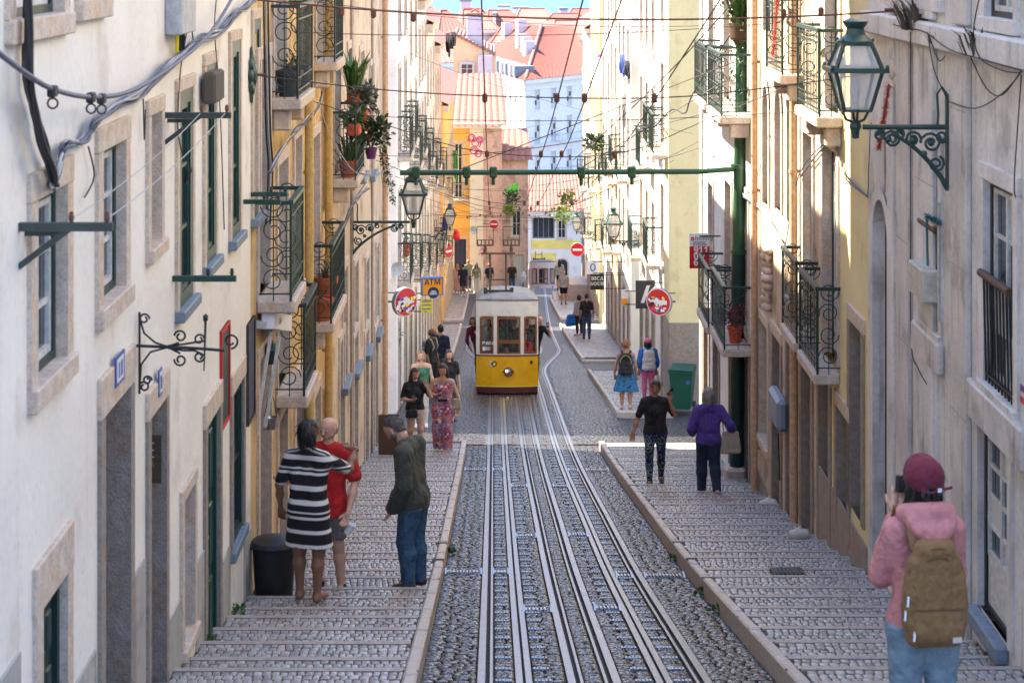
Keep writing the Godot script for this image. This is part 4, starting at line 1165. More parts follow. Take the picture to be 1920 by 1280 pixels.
		if q[0] == "lemon_corner_house":
			fbar("corner_strip", "pale_yellow", 44.22, 45.6, -8.9, 2.8, 0.0, 0.03)
			fbar("end_base", "limestone_grey", 44.14, 44.2, road(45) - 0.3, -8.9, -5.0, 0.03)
			fbar("corner_base", "limestone_grey", 44.22, 45.6, road(46) - 0.3, -8.9, 0.0, 0.035)

# ---- the foot of the street and the town beyond
func ribbed(m: MB, a: Vector3, b: Vector3, c: Vector3, d: Vector3, n: int, h := 0.06) -> void:
	# a roof slope of barrel tiles: eave a-b, ridge d-c, n ribs
	var up := (b - a).cross(d - a).normalized()
	if up.y < 0: up = -up
	for i in n:
		var k := 6
		for j in k:
			var t0 := (i + float(j) / k) / n; var t1 := (i + float(j + 1) / k) / n
			var h0 := sin(PI * fmod(float(j) / k, 1.0)) * h; var h1 := sin(PI * float(j + 1) / k) * h
			m.oq((a + c) / 2 - up * 20.0, a.lerp(b, t0) + up * h0, a.lerp(b, t1) + up * h1, d.lerp(c, t1) + up * h1, d.lerp(c, t0) + up * h0)

func block(called: String, label: String, o: Vector3, yaw: float, w: float, dp: float, base: float, material, ops: Array, op := {}) -> Node3D:
	# o: top left corner of the front; the front looks along local +z
	var h := thing(called, label, op.get("cat", "house"), Transform3D(Basis(Vector3.UP, yaw), V(o.x, base, o.z)), op.get("group", ""))
	cy0 = base
	facade(material, 0, w, base, o.y, ops)
	for e in ops: opening(e)
	var m := mb()
	m.box(L(0.001, base, -0.002), L(w - 0.001, o.y - 0.001, -dp)); m.v = m.v.slice(6); m.n = m.n.slice(6); m.uv = m.uv.slice(6)
	put(m, "walls", op.get("wm", material))
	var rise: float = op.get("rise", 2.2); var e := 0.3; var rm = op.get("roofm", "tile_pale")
	var n := maxi(4, int(w / op.get("rib", 0.3)))
	var hip: float = op.get("hip", 0.0)
	if rise > 0:
		m = mb()
		var zc := -dp / 2
		ribbed(m, L(-e, o.y, e), L(w + e, o.y, e), L(w - hip, o.y + rise, zc), L(hip, o.y + rise, zc), n)
		ribbed(m, L(w + e, o.y, -dp - e), L(-e, o.y, -dp - e), L(hip, o.y + rise, zc), L(w - hip, o.y + rise, zc), n)
		if hip > 0:
			var n2 := maxi(4, int(dp / op.get("rib", 0.3)))
			ribbed(m, L(-e, o.y, -dp - e), L(-e, o.y, e), L(hip, o.y + rise, zc), L(hip, o.y + rise, zc), n2)
			ribbed(m, L(w + e, o.y, e), L(w + e, o.y, -dp - e), L(w - hip, o.y + rise, zc), L(w - hip, o.y + rise, zc), n2)
		put(m, "roof", rm)
		if hip <= 0:
			m = mb()
			for x in [0.0, w]: m.tri(L(x, o.y, 0), L(x, o.y + rise, zc), L(x, o.y, -dp))
			put(m, "gable", material)
		if hip > 0:
			m = mb()
			for q in [[-e, e, hip], [w + e, e, w - hip]]: m.tube([L(q[0], o.y + 0.06, q[1]), L(q[2], o.y + rise + 0.06, zc)], 0.12, 6)
			m.tube([L(hip, o.y + rise + 0.06, zc), L(w - hip, o.y + rise + 0.06, zc)], 0.12, 6)
			put(m, "ridge_tiles", "tile_roof")
	if op.get("cor", true): fbar("cornice", "white_wall", -0.15, w + 0.15, o.y - 0.45, o.y - 0.03, 0.0, 0.25)
	return h

func build_far() -> void:
	var fw := {"sur": 0.1, "dep": 0.1, "nx": 2, "ny": 3, "fr": "frame_white", "sm": "white_wall"}
	# house with the apricot gable and its big chimney
	var z := 118.0
	var x0 := (850 - VX) / F * z; var x1 := (930 - VX) / F * z
	var h := thing("apricot_house", "apricot house with a sloping parapet, one six-pane window and a tall white chimney", "house", Transform3D(Basis(), V(x0, road(z), -z)))
	cy0 = road(z)
	var w := x1 - x0
	var m := mb()
	var ya := hy(64, z); var yb := hy(104, z)
	m.prism(vs([0, 0, w, 0, w, yb - cy0, 0, ya - cy0]), Transform3D(Basis(), V(0, 0, -9)), 9.0)
	put(m, "walls", "apricot")
	m = mb()
	for i in 12:
		var t := (i + 0.5) / 12.0
		m.tube([V(w * t, lerpf(ya, yb, t) - cy0 + 0.05, -9), V(w * t, lerpf(ya, yb, t) - cy0 + 0.05, 0.12)], 0.11, 6)
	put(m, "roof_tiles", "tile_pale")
	opening({"a": (863 - 850) / F * z, "b": (888 - 850) / F * z, "t": hy(118, z), "m": hy(149, z), "dep": 0.0, "sur": 0.07, "nx": 2, "ny": 3, "fr": "frame_white", "sm": "frame_white"}, 0.06)
	fbar("pier", "lilac_wall", (896 - 850) / F * z, (923 - 850) / F * z, hy(230, z), hy(103, z), 0.0, 0.5)
	thing("chimney", "tall whitewashed chimney stack with a clay lid on the apricot house", "chimney", Transform3D(Basis(), V((890 - VX) / F * z, hy(90, z), -z - 1.0)))
	m = mb(); m.cbox(V(-0.5, -0.4, -0.35), V(0.5, 2.1, 0.35), 0.03); put(m, "stack", "lilac_wall")
	m = mb(); m.cbox(V(-0.6, 2.1, -0.45), V(0.6, 2.2, 0.45), 0.02); put(m, "lid", "tile_pale")
	m = mb(); m.tube([V(-0.3, 2.2, 0), V(0.0, 2.42, 0), V(0.3, 2.2, 0)], 0.09, 6); put(m, "cowl", "tile_pale")
	# ochre corner house in front of it
	z = 106.5
	var X := func(px): return (px - VX) / F * z
	var Y := func(py): return hy(py, z)
	var o0 := V(X.call(846), Y.call(236), -z)
	var rel := func(px): return X.call(px) - X.call(846)
	block("ochre_corner_house", "ochre and cream house closing the row, flag on its balcony and pink graffiti", o0, 0.0, rel.call(941), 8.0, road(z) - 0.5, "ochre",
		[{"a": rel.call(851), "b": rel.call(868), "m": Y.call(372), "t": Y.call(268), "sur": 0.12, "dep": 0.12, "nx": 2, "ny": 4, "fr": "frame_white", "sm": "pale_stone"}, {"a": rel.call(852), "b": rel.call(874), "m": road(z), "t": Y.call(448), "k": "d", "fr": "sign_navy", "sur": 0.1, "dep": 0.1, "sm": "pale_stone"}],
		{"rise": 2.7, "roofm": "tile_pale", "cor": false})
	fbar("plaster_panel", "ivory", rel.call(881), rel.call(906), road(z) - 0.4, Y.call(236), 0.0, 0.03)
	fbar("plaster_panel", "pink_wall", rel.call(906), rel.call(941), road(z) - 0.4, Y.call(236), 0.0, 0.04)
	fbar("stone_band", "pale_stone", 0.0, rel.call(881), Y.call(382), Y.call(374), 0.0, 0.06)
	fbar("eave_board", "white_wall", 0.0, rel.call(941), Y.call(240), Y.call(230), 0.0, 0.22)
	balcony(rel.call(849), rel.call(878), Y.call(372), 0.4, {"gap": 0.12, "lace": false, "scroll": false})
	m = mb()
	for g in [[884, 258, 0.25], [892, 268, 0.3], [899, 262, 0.22], [888, 282, 0.26], [897, 288, 0.24]]:
		m.tube(curl(L(rel.call(g[0]), Y.call(g[1]), 0.036), Vector3(1, 0, 0), Vector3(0, 1, 0), g[2], rnd(0, 6), 1.6, 16, 0.4), 0.03, 4)
	for g in [[896, 462], [899, 470], [897, 478]]: m.tube([L(rel.call(g[0]), Y.call(g[1]), 0.036), L(rel.call(g[0] + 4), Y.call(g[1] - 5), 0.036), L(rel.call(g[0] + 8), Y.call(g[1] + 2), 0.036)], 0.025, 4)
	put(m, "graffiti", "fabric_magenta")
	z = 113.0
	block("rose_house", "narrow rose house stepping out past the ochre one", V((936 - VX) / F * z, hy(300, z), -z), 0.0, 1.75, 6.0, road(z) - 0.5, "pink_wall",
		[{"a": 0.9, "b": 1.5, "m": road(z), "t": road(z) + 2.1, "k": "d", "fr": "frame_white", "sur": 0.1, "dep": 0.1}, {"a": 0.75, "b": 1.35, "m": road(z) + 3.2, "t": road(z) + 4.8, "sur": 0.1, "dep": 0.1, "nx": 2, "ny": 2, "fr": "frame_white"}], {"rise": 1.6, "cor": false})
	# house behind the second tram
	z = 130.0
	o0 = V((978 - VX) / F * z, hy(395, z), -z)
	var ww := (1090 - 978) / F * z
	block("shuttered_house", "white and yellow house with grey shutters behind the lower tram", o0, 0.0, ww, 7.0, road(z) - 0.6, "white_wall",
		[{"a": 0.75, "b": 2.3, "m": hy(447, z), "t": hy(398, z), "sur": 0.0, "dep": 0.08, "nx": 4, "ny": 1, "fr": "blue_grey", "sash": "blue_grey", "rm": "white_wall", "sill": false}, {"a": 2.5, "b": 3.1, "m": hy(447, z), "t": hy(412, z), "sur": 0.06, "dep": 0.08, "nx": 2, "ny": 2, "fr": "frame_white"}, {"a": 2.5, "b": 3.2, "m": road(z), "t": hy(486, z), "k": "d", "arch": true, "fr": "dark_green", "sur": 0.1, "dep": 0.1}],
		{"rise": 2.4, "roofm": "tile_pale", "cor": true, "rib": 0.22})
	fbar("painted_panel", "lemon", 0.7, ww - 0.1, hy(466, z), hy(450, z), 0.0, 0.03); fbar("painted_panel", "lemon", 0.7, 2.4, hy(524, z), hy(474, z), 0.0, 0.03)
	fbar("pilaster", "white_wall", 0.1, 0.65, road(z), hy(396, z), 0.0, 0.08)
	var fc := fw.duplicate(); fc.cur = 2; fc.ny = 4
	# the long white building: two fronts meeting at a corner towards us
	var cn := V(3.86, -16.07, -225.0)
	var dl := V(-3.93, 0, -18.5).normalized(); var dr := V(5.87, 0, -8.4).normalized()
	var base := -40.0
	thing("grand_white_building", "large white building under a broad red tiled roof, rows of tall balconied windows", "building", Transform3D(Basis(), V(cn.x, base, cn.z)))
	for side in 2:
		var d := dl if side == 0 else dr
		var ln := 34.0 if side == 0 else 16.0
		var xa := -d if side == 0 else d
		cF = Transform3D(Basis(xa, Vector3.UP, xa.cross(Vector3.UP)), (d * ln if side == 0 else Vector3.ZERO) + V(0, -base, 0))
		cy0 = 0.0; csg = 1.0; cs0 = 0.0
		var ops := rows(0.8, ln - 0.8, 2.9, 1.15, [[-19.9, -17.4], [-24.0, -21.0], [-28.2, -25.2], [-32.4, -29.4]], fc)
		facade("white_wall", 0.0, ln, base, cn.y, ops)
		for e in ops: opening(e)
		fbar("cornice", "white_wall", -0.3 if side == 1 else 0.0, ln + (0.3 if side == 0 else 0.0), cn.y - 0.5, cn.y, 0.0, 0.35 if side == 0 else 0.34)
		fbar("attic_band", "white_wall", 0.0, ln, cn.y - 1.3, cn.y - 1.0, 0.0, 0.12)
		for f in [-24.05, -28.25, -32.45]:
			if side == 1:
				for q in 2: balcony(0.9 + q * 6.2, 6.4 + q * 6.2, f, 0.7, {"gap": 0.3, "lace": false, "scroll": false, "sm": "white_wall", "rm": "blue_grey"})
			else:
				for q in 4: balcony(6.0 + q * 7.0, 11.5 + q * 7.0, f, 0.6, {"gap": 0.35, "lace": false, "scroll": false, "sm": "white_wall", "rm": "blue_grey"})
	cF = Transform3D(); cy0 = base
	m = mb(true)
	var rg := V(4.6, -10.3, -243.0)
	var far_l := cn + dl * 34.0; var far_r := cn + dr * 16.0
	var rl := far_l + dr * 9.0 + V(0, 5.6, 0); var rr := far_r + dl * 12.0 + V(0, 5.6, 0)
	rg = cn + dl * 13.0 + dr * 9.0 + V(0, 5.6, 0)
	ribbed(m, cn - dr * 0.5 - dl * 0.5, far_l - dr * 0.5, rl, rg, 90, 0.09)
	ribbed(m, far_r - dl * 0.5, cn - dr * 0.5 - dl * 0.5, rg, rr, 50, 0.09)
	m.oq(rg - V(0, 9, 0), rl, rg, rr, rr + dl * 20.0)
	put(m, "roof", "tile_roof")
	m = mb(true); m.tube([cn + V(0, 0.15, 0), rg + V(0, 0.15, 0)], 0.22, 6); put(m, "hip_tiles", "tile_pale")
	for i in 8:
		m = mb(true)
		var c := cn + dl * (2.5 + i * 2.6) + dr * 1.2 + V(0, 0.6, 0)
		m.xf = m.xf * Transform3D(Basis(dl.cross(Vector3.UP) * -1.0, Vector3.UP, dl), c)
		m.box(V(-0.9, -0.4, -0.55), V(1.6, 0.9, 0.55)); put(m, "dormer", "lilac_wall" if i % 2 else "blue_grey")
	for q in [[8.0, 4.0, 1.7], [11.0, 4.6, 1.7], [15.0, 5.0, 1.6], [20.0, 7.0, 2.0], [26.0, 6.0, 2.0]]:
		m = mb(true)
		var c: Vector3 = cn + dl * q[0] + dr * q[1] + V(0, 0.62 * q[1], 0)
		m.xf = m.xf * Transform3D(Basis(Vector3.UP, 0.3), c); m.box(V(-0.6, -0.5, -0.6), V(0.6, q[2], 0.6)); put(m, "roof_box", "lilac_wall")
	# roofs between there and the river
	var names := ["tiled", "plain", "broad", "small", "old"]
	var cols := ["white_wall", "apricot", "worn_white", "pink_wall", "ivory"]
	var k := 0
	for q in [[790, 868, 100, 190, 62], [825, 880, 50, 205, 40], [870, 935, 38, 262, 60], [915, 985, 34, 300, 58], [965, 1040, 30, 310, 56], [1010, 1090, 42, 280, 60], [1040, 1130, 60, 250, 70], [845, 905, 28, 320, 55], [925, 965, 62, 255, 60], [1060, 1120, 28, 330, 50], [760, 840, 26, 330, 50]]:
		var zz: float = q[3]
		var p := V((q[0] - VX) / F * zz, hy(q[2] + 18.0, zz), -zz)
		block("roofscape_house", "%s house with %s walls and a red roof down towards the river" % [["low", "tall", "broad", "long", "squat", "narrow", "plain", "distant", "small", "riverside", "hillside"][k], ["white", "apricot", "greyish white", "rose", "ivory"][k % 5]], p, rnd(-0.35, 0.35), (q[1] - q[0]) / F * zz, 10.0, road(minf(zz, 340)) - 6.0, cols[k % 5],
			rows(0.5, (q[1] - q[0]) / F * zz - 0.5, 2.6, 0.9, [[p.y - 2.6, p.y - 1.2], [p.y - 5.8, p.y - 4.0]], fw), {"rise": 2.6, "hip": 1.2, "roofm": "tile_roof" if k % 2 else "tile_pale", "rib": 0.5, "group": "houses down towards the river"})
		k += 1
	for q in [[863, 883, 2, 330], [934, 955, 13, 340], [963, 990, 16, 338], [975, 1003, 21, 330], [1050, 1064, 18, 325], [925, 930, 28, 300], [1000, 1012, 26, 320]]:
		var zz: float = q[3]
		var a: float = (q[0] - VX) / F * zz; var b: float = (q[1] - VX) / F * zz
		thing("waterfront_block", "pale flat-roofed %s rising over the red roofs by the river" % ["tower", "block", "hall", "warehouse", "stair tower", "vent shaft", "lift house"][k - 11], "building", Transform3D(Basis(), V((a + b) / 2, -50, -zz)))
		m = mb(); m.cbox(V(-(b - a) / 2, 0, -5), V((b - a) / 2, hy(q[2], zz) + 50, 0), 0.1); put(m, "walls", "lilac_wall" if k % 2 else "white_wall")
		m = mb(); m.box(V(-(b - a) / 2 - 0.15, hy(q[2], zz) + 50, -5.1), V((b - a) / 2 + 0.15, hy(q[2], zz) + 50.3, 0.1)); put(m, "parapet", "blue_grey")
		k += 1

# ---- funicular cars. Local frame: x across, y up, +z uphill towards the camera; the body leans with the hill
func tram(label: String, x: float, z: float, body: String, upper: String, lit: bool) -> Node3D:
	var dy := road(z + 5) - road(z)
	var sl := dy / 5.0
	var t := thing("funicular_car", label, "tram", Transform3D(Basis(Vector3(1, 0, 0), Vector3.UP, V(0, -sl, 1)), V(x, road(z), -z)))
	var W := 0.81; var LN := 7.0; var BG := 0.22
	var zf := func(px: float) -> float: return BG * (1.0 - px * px / (W * W)) - BG
	var cur := func(m: MB, xa: float, xb: float, y0: float, y1: float, off := 0.0, back := 0.04, arch := 0.0) -> void:
		# a panel on the bowed front, with thickness
		var n := maxi(2, int((xb - xa) / 0.1))
		for i in n:
			var p: float = lerpf(xa, xb, float(i) / n); var q: float = lerpf(xa, xb, float(i + 1) / n)
			var za: float = zf.call(p) + off; var zb: float = zf.call(q) + off
			var ta: float = y1 + arch * sin(PI * (p - xa) / (xb - xa)); var tb: float = y1 + arch * sin(PI * (q - xa) / (xb - xa))
			m.quad(V(p, y0, za), V(q, y0, zb), V(q, tb, zb), V(p, ta, za))
			m.quad(V(p, ta, za), V(q, tb, zb), V(q, tb, zb - back), V(p, ta, za - back))
			m.quad(V(p, y0, za - back), V(q, y0, zb - back), V(q, y0, zb), V(p, y0, za))
			m.quad(V(q, y0, zb - back), V(p, y0, za - back), V(p, ta, za - back), V(q, tb, zb - back))
			if i == 0: m.quad(V(p, y0, za - back), V(p, y0, za), V(p, ta, za), V(p, ta, za - back))
			if i == n - 1: m.quad(V(q, y0, zb), V(q, y0, zb - back), V(q, tb, zb - back), V(q, tb, zb))
	# lower body: front, sides, back
	var m := mb(); cur.call(m, -W, W, 0.22, 1.0)
	m.box(V(-W, 0.22, -BG), V(-W + 0.04, 1.0, -LN)); m.box(V(W - 0.04, 0.22, -BG), V(W, 1.0, -LN)); m.box(V(-W, 0.22, -LN), V(W, 1.0, -LN + 0.04))
	put(m, "lower_body", body)
	m = mb(); cur.call(m, -W - 0.012, W + 0.012, 1.0, 1.035, 0.012); put(m, "waist_line", "tram_maroon")
	m = mb(); cur.call(m, -W + 0.01, W - 0.01, 0.04, 0.22, -0.006); m.box(V(-W + 0.01, 0.04, -BG), V(-W + 0.05, 0.22, -LN)); m.box(V(W - 0.05, 0.04, -BG), V(W - 0.01, 0.22, -LN)); put(m, "skirt", "tram_maroon")
	m = mb(); cur.call(m, -W - 0.006, W + 0.006, 0.205, 0.225, 0.008); put(m, "trim_line", "lemon")
	# floor, wheels
	m = mb(); m.box(V(-W + 0.05, 0.3, -0.3), V(W - 0.05, 0.36, -LN + 0.1)); put(m, "floor", "tram_maroon")
	for wz in [-1.4, -5.6]:
		for wx in [-0.38, 0.38]:
			m = mb(); m.lathe([Vector2(0.0, -0.05), Vector2(0.24, -0.05), Vector2(0.24, 0.05), Vector2(0.0, 0.05)], 16, V(wx, 0.22, wz), Basis(Vector3(0, 0, 1), PI / 2)); put(m, "wheel", "iron")
	# window band: posts, then the upper white
	m = mb(); cur.call(m, -W, W, 1.035, 1.06, 0.002)
	for p in [[-0.81, -0.715], [-0.355, -0.265], [0.345, 0.435], [0.775, 0.81]]: cur.call(m, p[0], p[1], 1.06, 2.04)
	put(m, "posts", upper)
	m = mb(); cur.call(m, -W, W, 2.04, 2.44)
	m.box(V(-W, 2.04, -BG), V(-W + 0.03, 2.44, -LN)); m.box(V(W - 0.03, 2.04, -BG), V(W, 2.44, -LN)); m.box(V(-W, 2.04, -LN), V(W, 2.44, -LN + 0.03))
	put(m, "fascia", upper)
	m = mb(); cur.call(m, -W - 0.005, W + 0.005, 2.10, 2.118, 0.006); put(m, "bead", upper)
	m = mb()
	for i in 7:
		for sx in [-1.0, 1.0]: m.box(V(sx * W, 1.0, -BG - 1.1 * i), V(sx * (W - 0.04), 2.04, -BG - 1.1 * i - 0.09))
	m.box(V(-W, 1.0, -LN), V(-0.3, 2.04, -LN + 0.04)); m.box(V(W, 1.0, -LN), V(0.3, 2.04, -LN + 0.04))
	put(m, "side_posts", upper)
	m = mb(); m.box(V(-0.3, 1.0, -LN + 0.01), V(0.3, 2.04, -LN + 0.02)); put(m, "rear_pane", "glass")
	m = mb(); m.box(V(-W + 0.05, 2.38, -0.25), V(W - 0.05, 2.42, -LN + 0.05)); put(m, "ceiling", "board_wood")
	# three wooden windows
	for q in [[-0.715, -0.355, false, 0.035], [-0.265, 0.345, true, 0.03], [0.435, 0.775, false, 0.035]]:
		var P := group_node("window", t)
		var f := 0.045
		m = mb()
		cur.call(m, q[0], q[0] + f, 1.06, 2.0, 0.006); cur.call(m, q[1] - f, q[1], 1.06, 2.0, 0.006); cur.call(m, q[0], q[1], 1.06, 1.06 + f, 0.007); cur.call(m, q[0], q[1], 1.96, 2.0, 0.007, 0.04, q[3])
		if q[2]: cur.call(m, q[0] + f, q[1] - f, 1.33, 1.42, 0.004)
		put(m, "frame", "wood", P)
		if q[2]:
			m = mb(); cur.call(m, q[0] + f, q[1] - f, 1.105, 1.33, -0.012, 0.004); put(m, "pane", "pane", P)
			m = mb(); cur.call(m, q[0] + f, q[1] - f, 1.42, 1.96, -0.012, 0.004); put(m, "pane", "pane", P)
		else:
			m = mb(); cur.call(m, q[0] + f, q[1] - f, 1.105, 1.96, -0.012, 0.004); put(m, "pane", "pane", P)
	# roof: a shallow dome over the bowed end
	m = mb()
	var n := 12
	var rs_ := 14
	var pt := func(u: float, i: int) -> Vector3:
		var px := lerpf(-W - 0.02, W + 0.02, u)
		var v := float(i) / rs_
		var zz: float = lerpf(zf.call(clampf(px, -W, W)) + 0.02, -LN, pow(v, 1.6))
		var edge := minf(1.0, 4.5 * pow(v, 1.6))
		return V(px, 2.45 + 0.19 * pow(maxf(0.0, sin(PI * u)), 0.36) * sqrt(edge), zz)
	for i in rs_:
		for j in n:
			var a: Vector3 = pt.call(float(j) / n, i); var b: Vector3 = pt.call(float(j + 1) / n, i); var c: Vector3 = pt.call(float(j + 1) / n, i + 1); var d: Vector3 = pt.call(float(j) / n, i + 1)
			m.oq(V(0, 1.5, -3.5), a, b, c, d)
	put(m, "roof", "tram_roof")
	m = mb(); cur.call(m, -W - 0.02, W + 0.02, 2.44, 2.462, 0.02); put(m, "roof_edge", "tram_maroon")
	# headlight, rings, step lamp
	m = mb(); m.lathe([Vector2(0.125, 0.0), Vector2(0.13, 0.05), Vector2(0.105, 0.06), Vector2(0.095, 0.02), Vector2(0.0, 0.0)], 20, V(0.03, 0.6, -0.01), Basis(Vector3(1, 0, 0), PI / 2)); m.box(V(-0.13, 0.585, -0.01), V(0.19, 0.615, 0.02))
	var hl := put(m, "headlight", "wood")
	m = mb(); m.lathe([Vector2(0.09, 0.0), Vector2(0.06, 0.02), Vector2(0.0, 0.03)], 16, V(0.03, 0.6, 0.012), Basis(Vector3(1, 0, 0), PI / 2)); put(m, "lamp_glass", "steel", hl)
	if lit:
		m = mb(); m.ball(V(-0.012, 0.62, 0.035), V(0.034, 0.034, 0.012)); put(m, "bulb", "bulb", hl)
		var sp := SpotLight3D.new(); sp.name = "headlight_beam"; t.add_child(sp); sp.position = V(-0.01, 0.62, 0.07); sp.rotation = V(-0.15, PI, 0); sp.light_energy = 0.02; sp.spot_range = 20.0; sp.light_color = Color(1, 0.85, 0.6); sp.shadow_enabled = true; sp.light_size = 0.03; sp.spot_attenuation = 2.0
	for q in [[-0.39, "sign_white"], [-0.34, "black"]]:
		m = mb(); m.tube(curl(V(q[0], 1.0 - 0.2, zf.call(q[0]) + 0.004), Vector3(1, 0, 0.1), Vector3(0, 1, 0), 0.06, 0, 1.0, 20, 1.0), 0.016, 4, -1, false); put(m, "ring_emblem", q[1])
	m = mb(); m.box(V(0.6, 0.80, zf.call(0.6) - 0.01), V(0.66, 0.88, zf.call(0.6) + 0.03)); put(m, "latch", "black")
	if lit:
		m = mb(); m.box(V(-0.64, 1.14, zf.call(-0.62) + 0.0), V(-0.44, 1.24, zf.call(-0.62) + 0.004)); put(m, "notice", "sign_white")
		m = mb(); m.tube(curl(V(-0.62, 1.34, zf.call(-0.62) + 0.01), Vector3(1, 0, 0.3), Vector3(0, 1, 0), 0.035, 0, 1.0, 14, 0.4), 0.012, 4); put(m, "wireless_emblem", "sign_white")
		text("WI-FI", 0.075, V(-0.56, 1.30, zf.call(-0.5) + 0.004), Basis(Vector3.UP, -0.25), "sign_white", t, "lettering")
	# current collector frame on the roof
	var R := group_node("collector_frame", t)
	var tall := 1.75 if lit else 0.55
	m = mb(); m.box(V(-0.62, 2.62, -1.6), V(0.18, 2.68, -1.45)); m.box(V(-0.62, 2.55, -1.65), V(-0.52, 2.74, -1.4)); m.box(V(0.08, 2.55, -1.65), V(0.18, 2.74, -1.4)); put(m, "base_beam", "bracket", R)
	m = mb()
	for px in [-0.45, -0.02]: m.tube([V(px, 2.6, -1.5), V(px, 2.6 + tall - 0.7 * float(lit), -1.5)], 0.025, 6)
	m.tube([V(-0.45, 2.95, -1.5), V(-0.02, 2.95, -1.5)], 0.02, 5)
	put(m, "mast", "iron_brown", R)
	if lit:
		var yt := 2.6 + tall - 0.7
		m = mb(); m.bar(V(-0.68, yt, -1.5), V(0.22, yt, -1.5), 0.06, 0.05); put(m, "crossbar", "iron_brown", R)
		for cx in [-0.58, 0.12]:
			m = mb()
			m.lathe([Vector2(0.09, 0.0), Vector2(0.04, 0.06), Vector2(0.05, 0.12), Vector2(0.03, 0.2)], 8, V(cx, yt, -1.5))
			m.bar(V(cx - 0.22, yt + 0.22, -1.5), V(cx + 0.22, yt + 0.22, -1.5), 0.1, 0.04)
			for i in 5: m.tube([V(cx - 0.2 + 0.1 * i, yt + 0.22, -1.5), V(cx - 0.2 + 0.1 * i, yt + 0.36, -1.5)], 0.018, 5)
			m.tube([V(cx - 0.22, yt + 0.36, -1.5), V(cx + 0.22, yt + 0.36, -1.5)], 0.012, 5)
			for e in [-0.22, 0.22]: m.tube([V(cx + e, yt + 0.22, -1.5), V(cx + e, yt + 0.72, -1.5)], 0.01, 4)
			m.tube([V(cx - 0.22, yt + 0.72, -1.5), V(cx + 0.22, yt + 0.72, -1.5)], 0.012, 4)
			put(m, "collector", "iron_brown", R)
	# benches and a pole inside
	for i in 3:
		m = mb(); m.cbox(V(-W + 0.1, 0.75, -1.4 - i * 1.7), V(W - 0.1, 0.82, -1.0 - i * 1.7), 0.02); m.box(V(-W + 0.1, 0.36, -1.35 - i * 1.7), V(W - 0.1, 0.75, -1.3 - i * 1.7)); put(m, "bench", "wood")
	m = mb(); m.tube([V(0.02, 0.36, -0.7), V(0.02, 2.4, -0.7)], 0.016, 6); put(m, "grab_pole", "steel")
	return t

func text(s: String, size: float, p: Vector3, b: Basis, material, parent: Node, called: String, font := "Droid Sans", centred := false) -> MeshInstance3D:
	var f := SystemFont.new(); f.font_names = PackedStringArray([font]); f.font_weight = 700
	var tm := TextMesh.new(); tm.text = s; tm.font = f; tm.font_size = 48; tm.pixel_size = size / 34.0; tm.depth = 0.004
	tm.horizontal_alignment = HORIZONTAL_ALIGNMENT_CENTER if centred else HORIZONTAL_ALIGNMENT_LEFT
	tm.vertical_alignment = VERTICAL_ALIGNMENT_BOTTOM
	return inst(tm, called, material, Transform3D(b, p - b.y * size * 0.32), parent)

func build_trams() -> void:
	mk("bulb", Color(1, 0.9, 0.7), 0.4, {"emit": Color(1.0, 0.80, 0.45), "ee": 1.6})
	mk("iron_brown", Color(0.10, 0.06, 0.04), 0.7)
	mk("tram_sun_tint", Color(0.76, 0.60, 0.52), 0.45)  # pink-beige of a pale car in sun, put into the base colour
	tram("yellow and white funicular car with wooden windows climbing the rails, passengers inside", 0.36, 48.4, "tram_yellow", "tram_white", true)
	tram("funicular car with a warm sun tint in its colour waiting at the foot of the slope", (1018 - VX) / F * 120.0, 120.0, "tram_sun_tint", "tram_sun_tint", false)

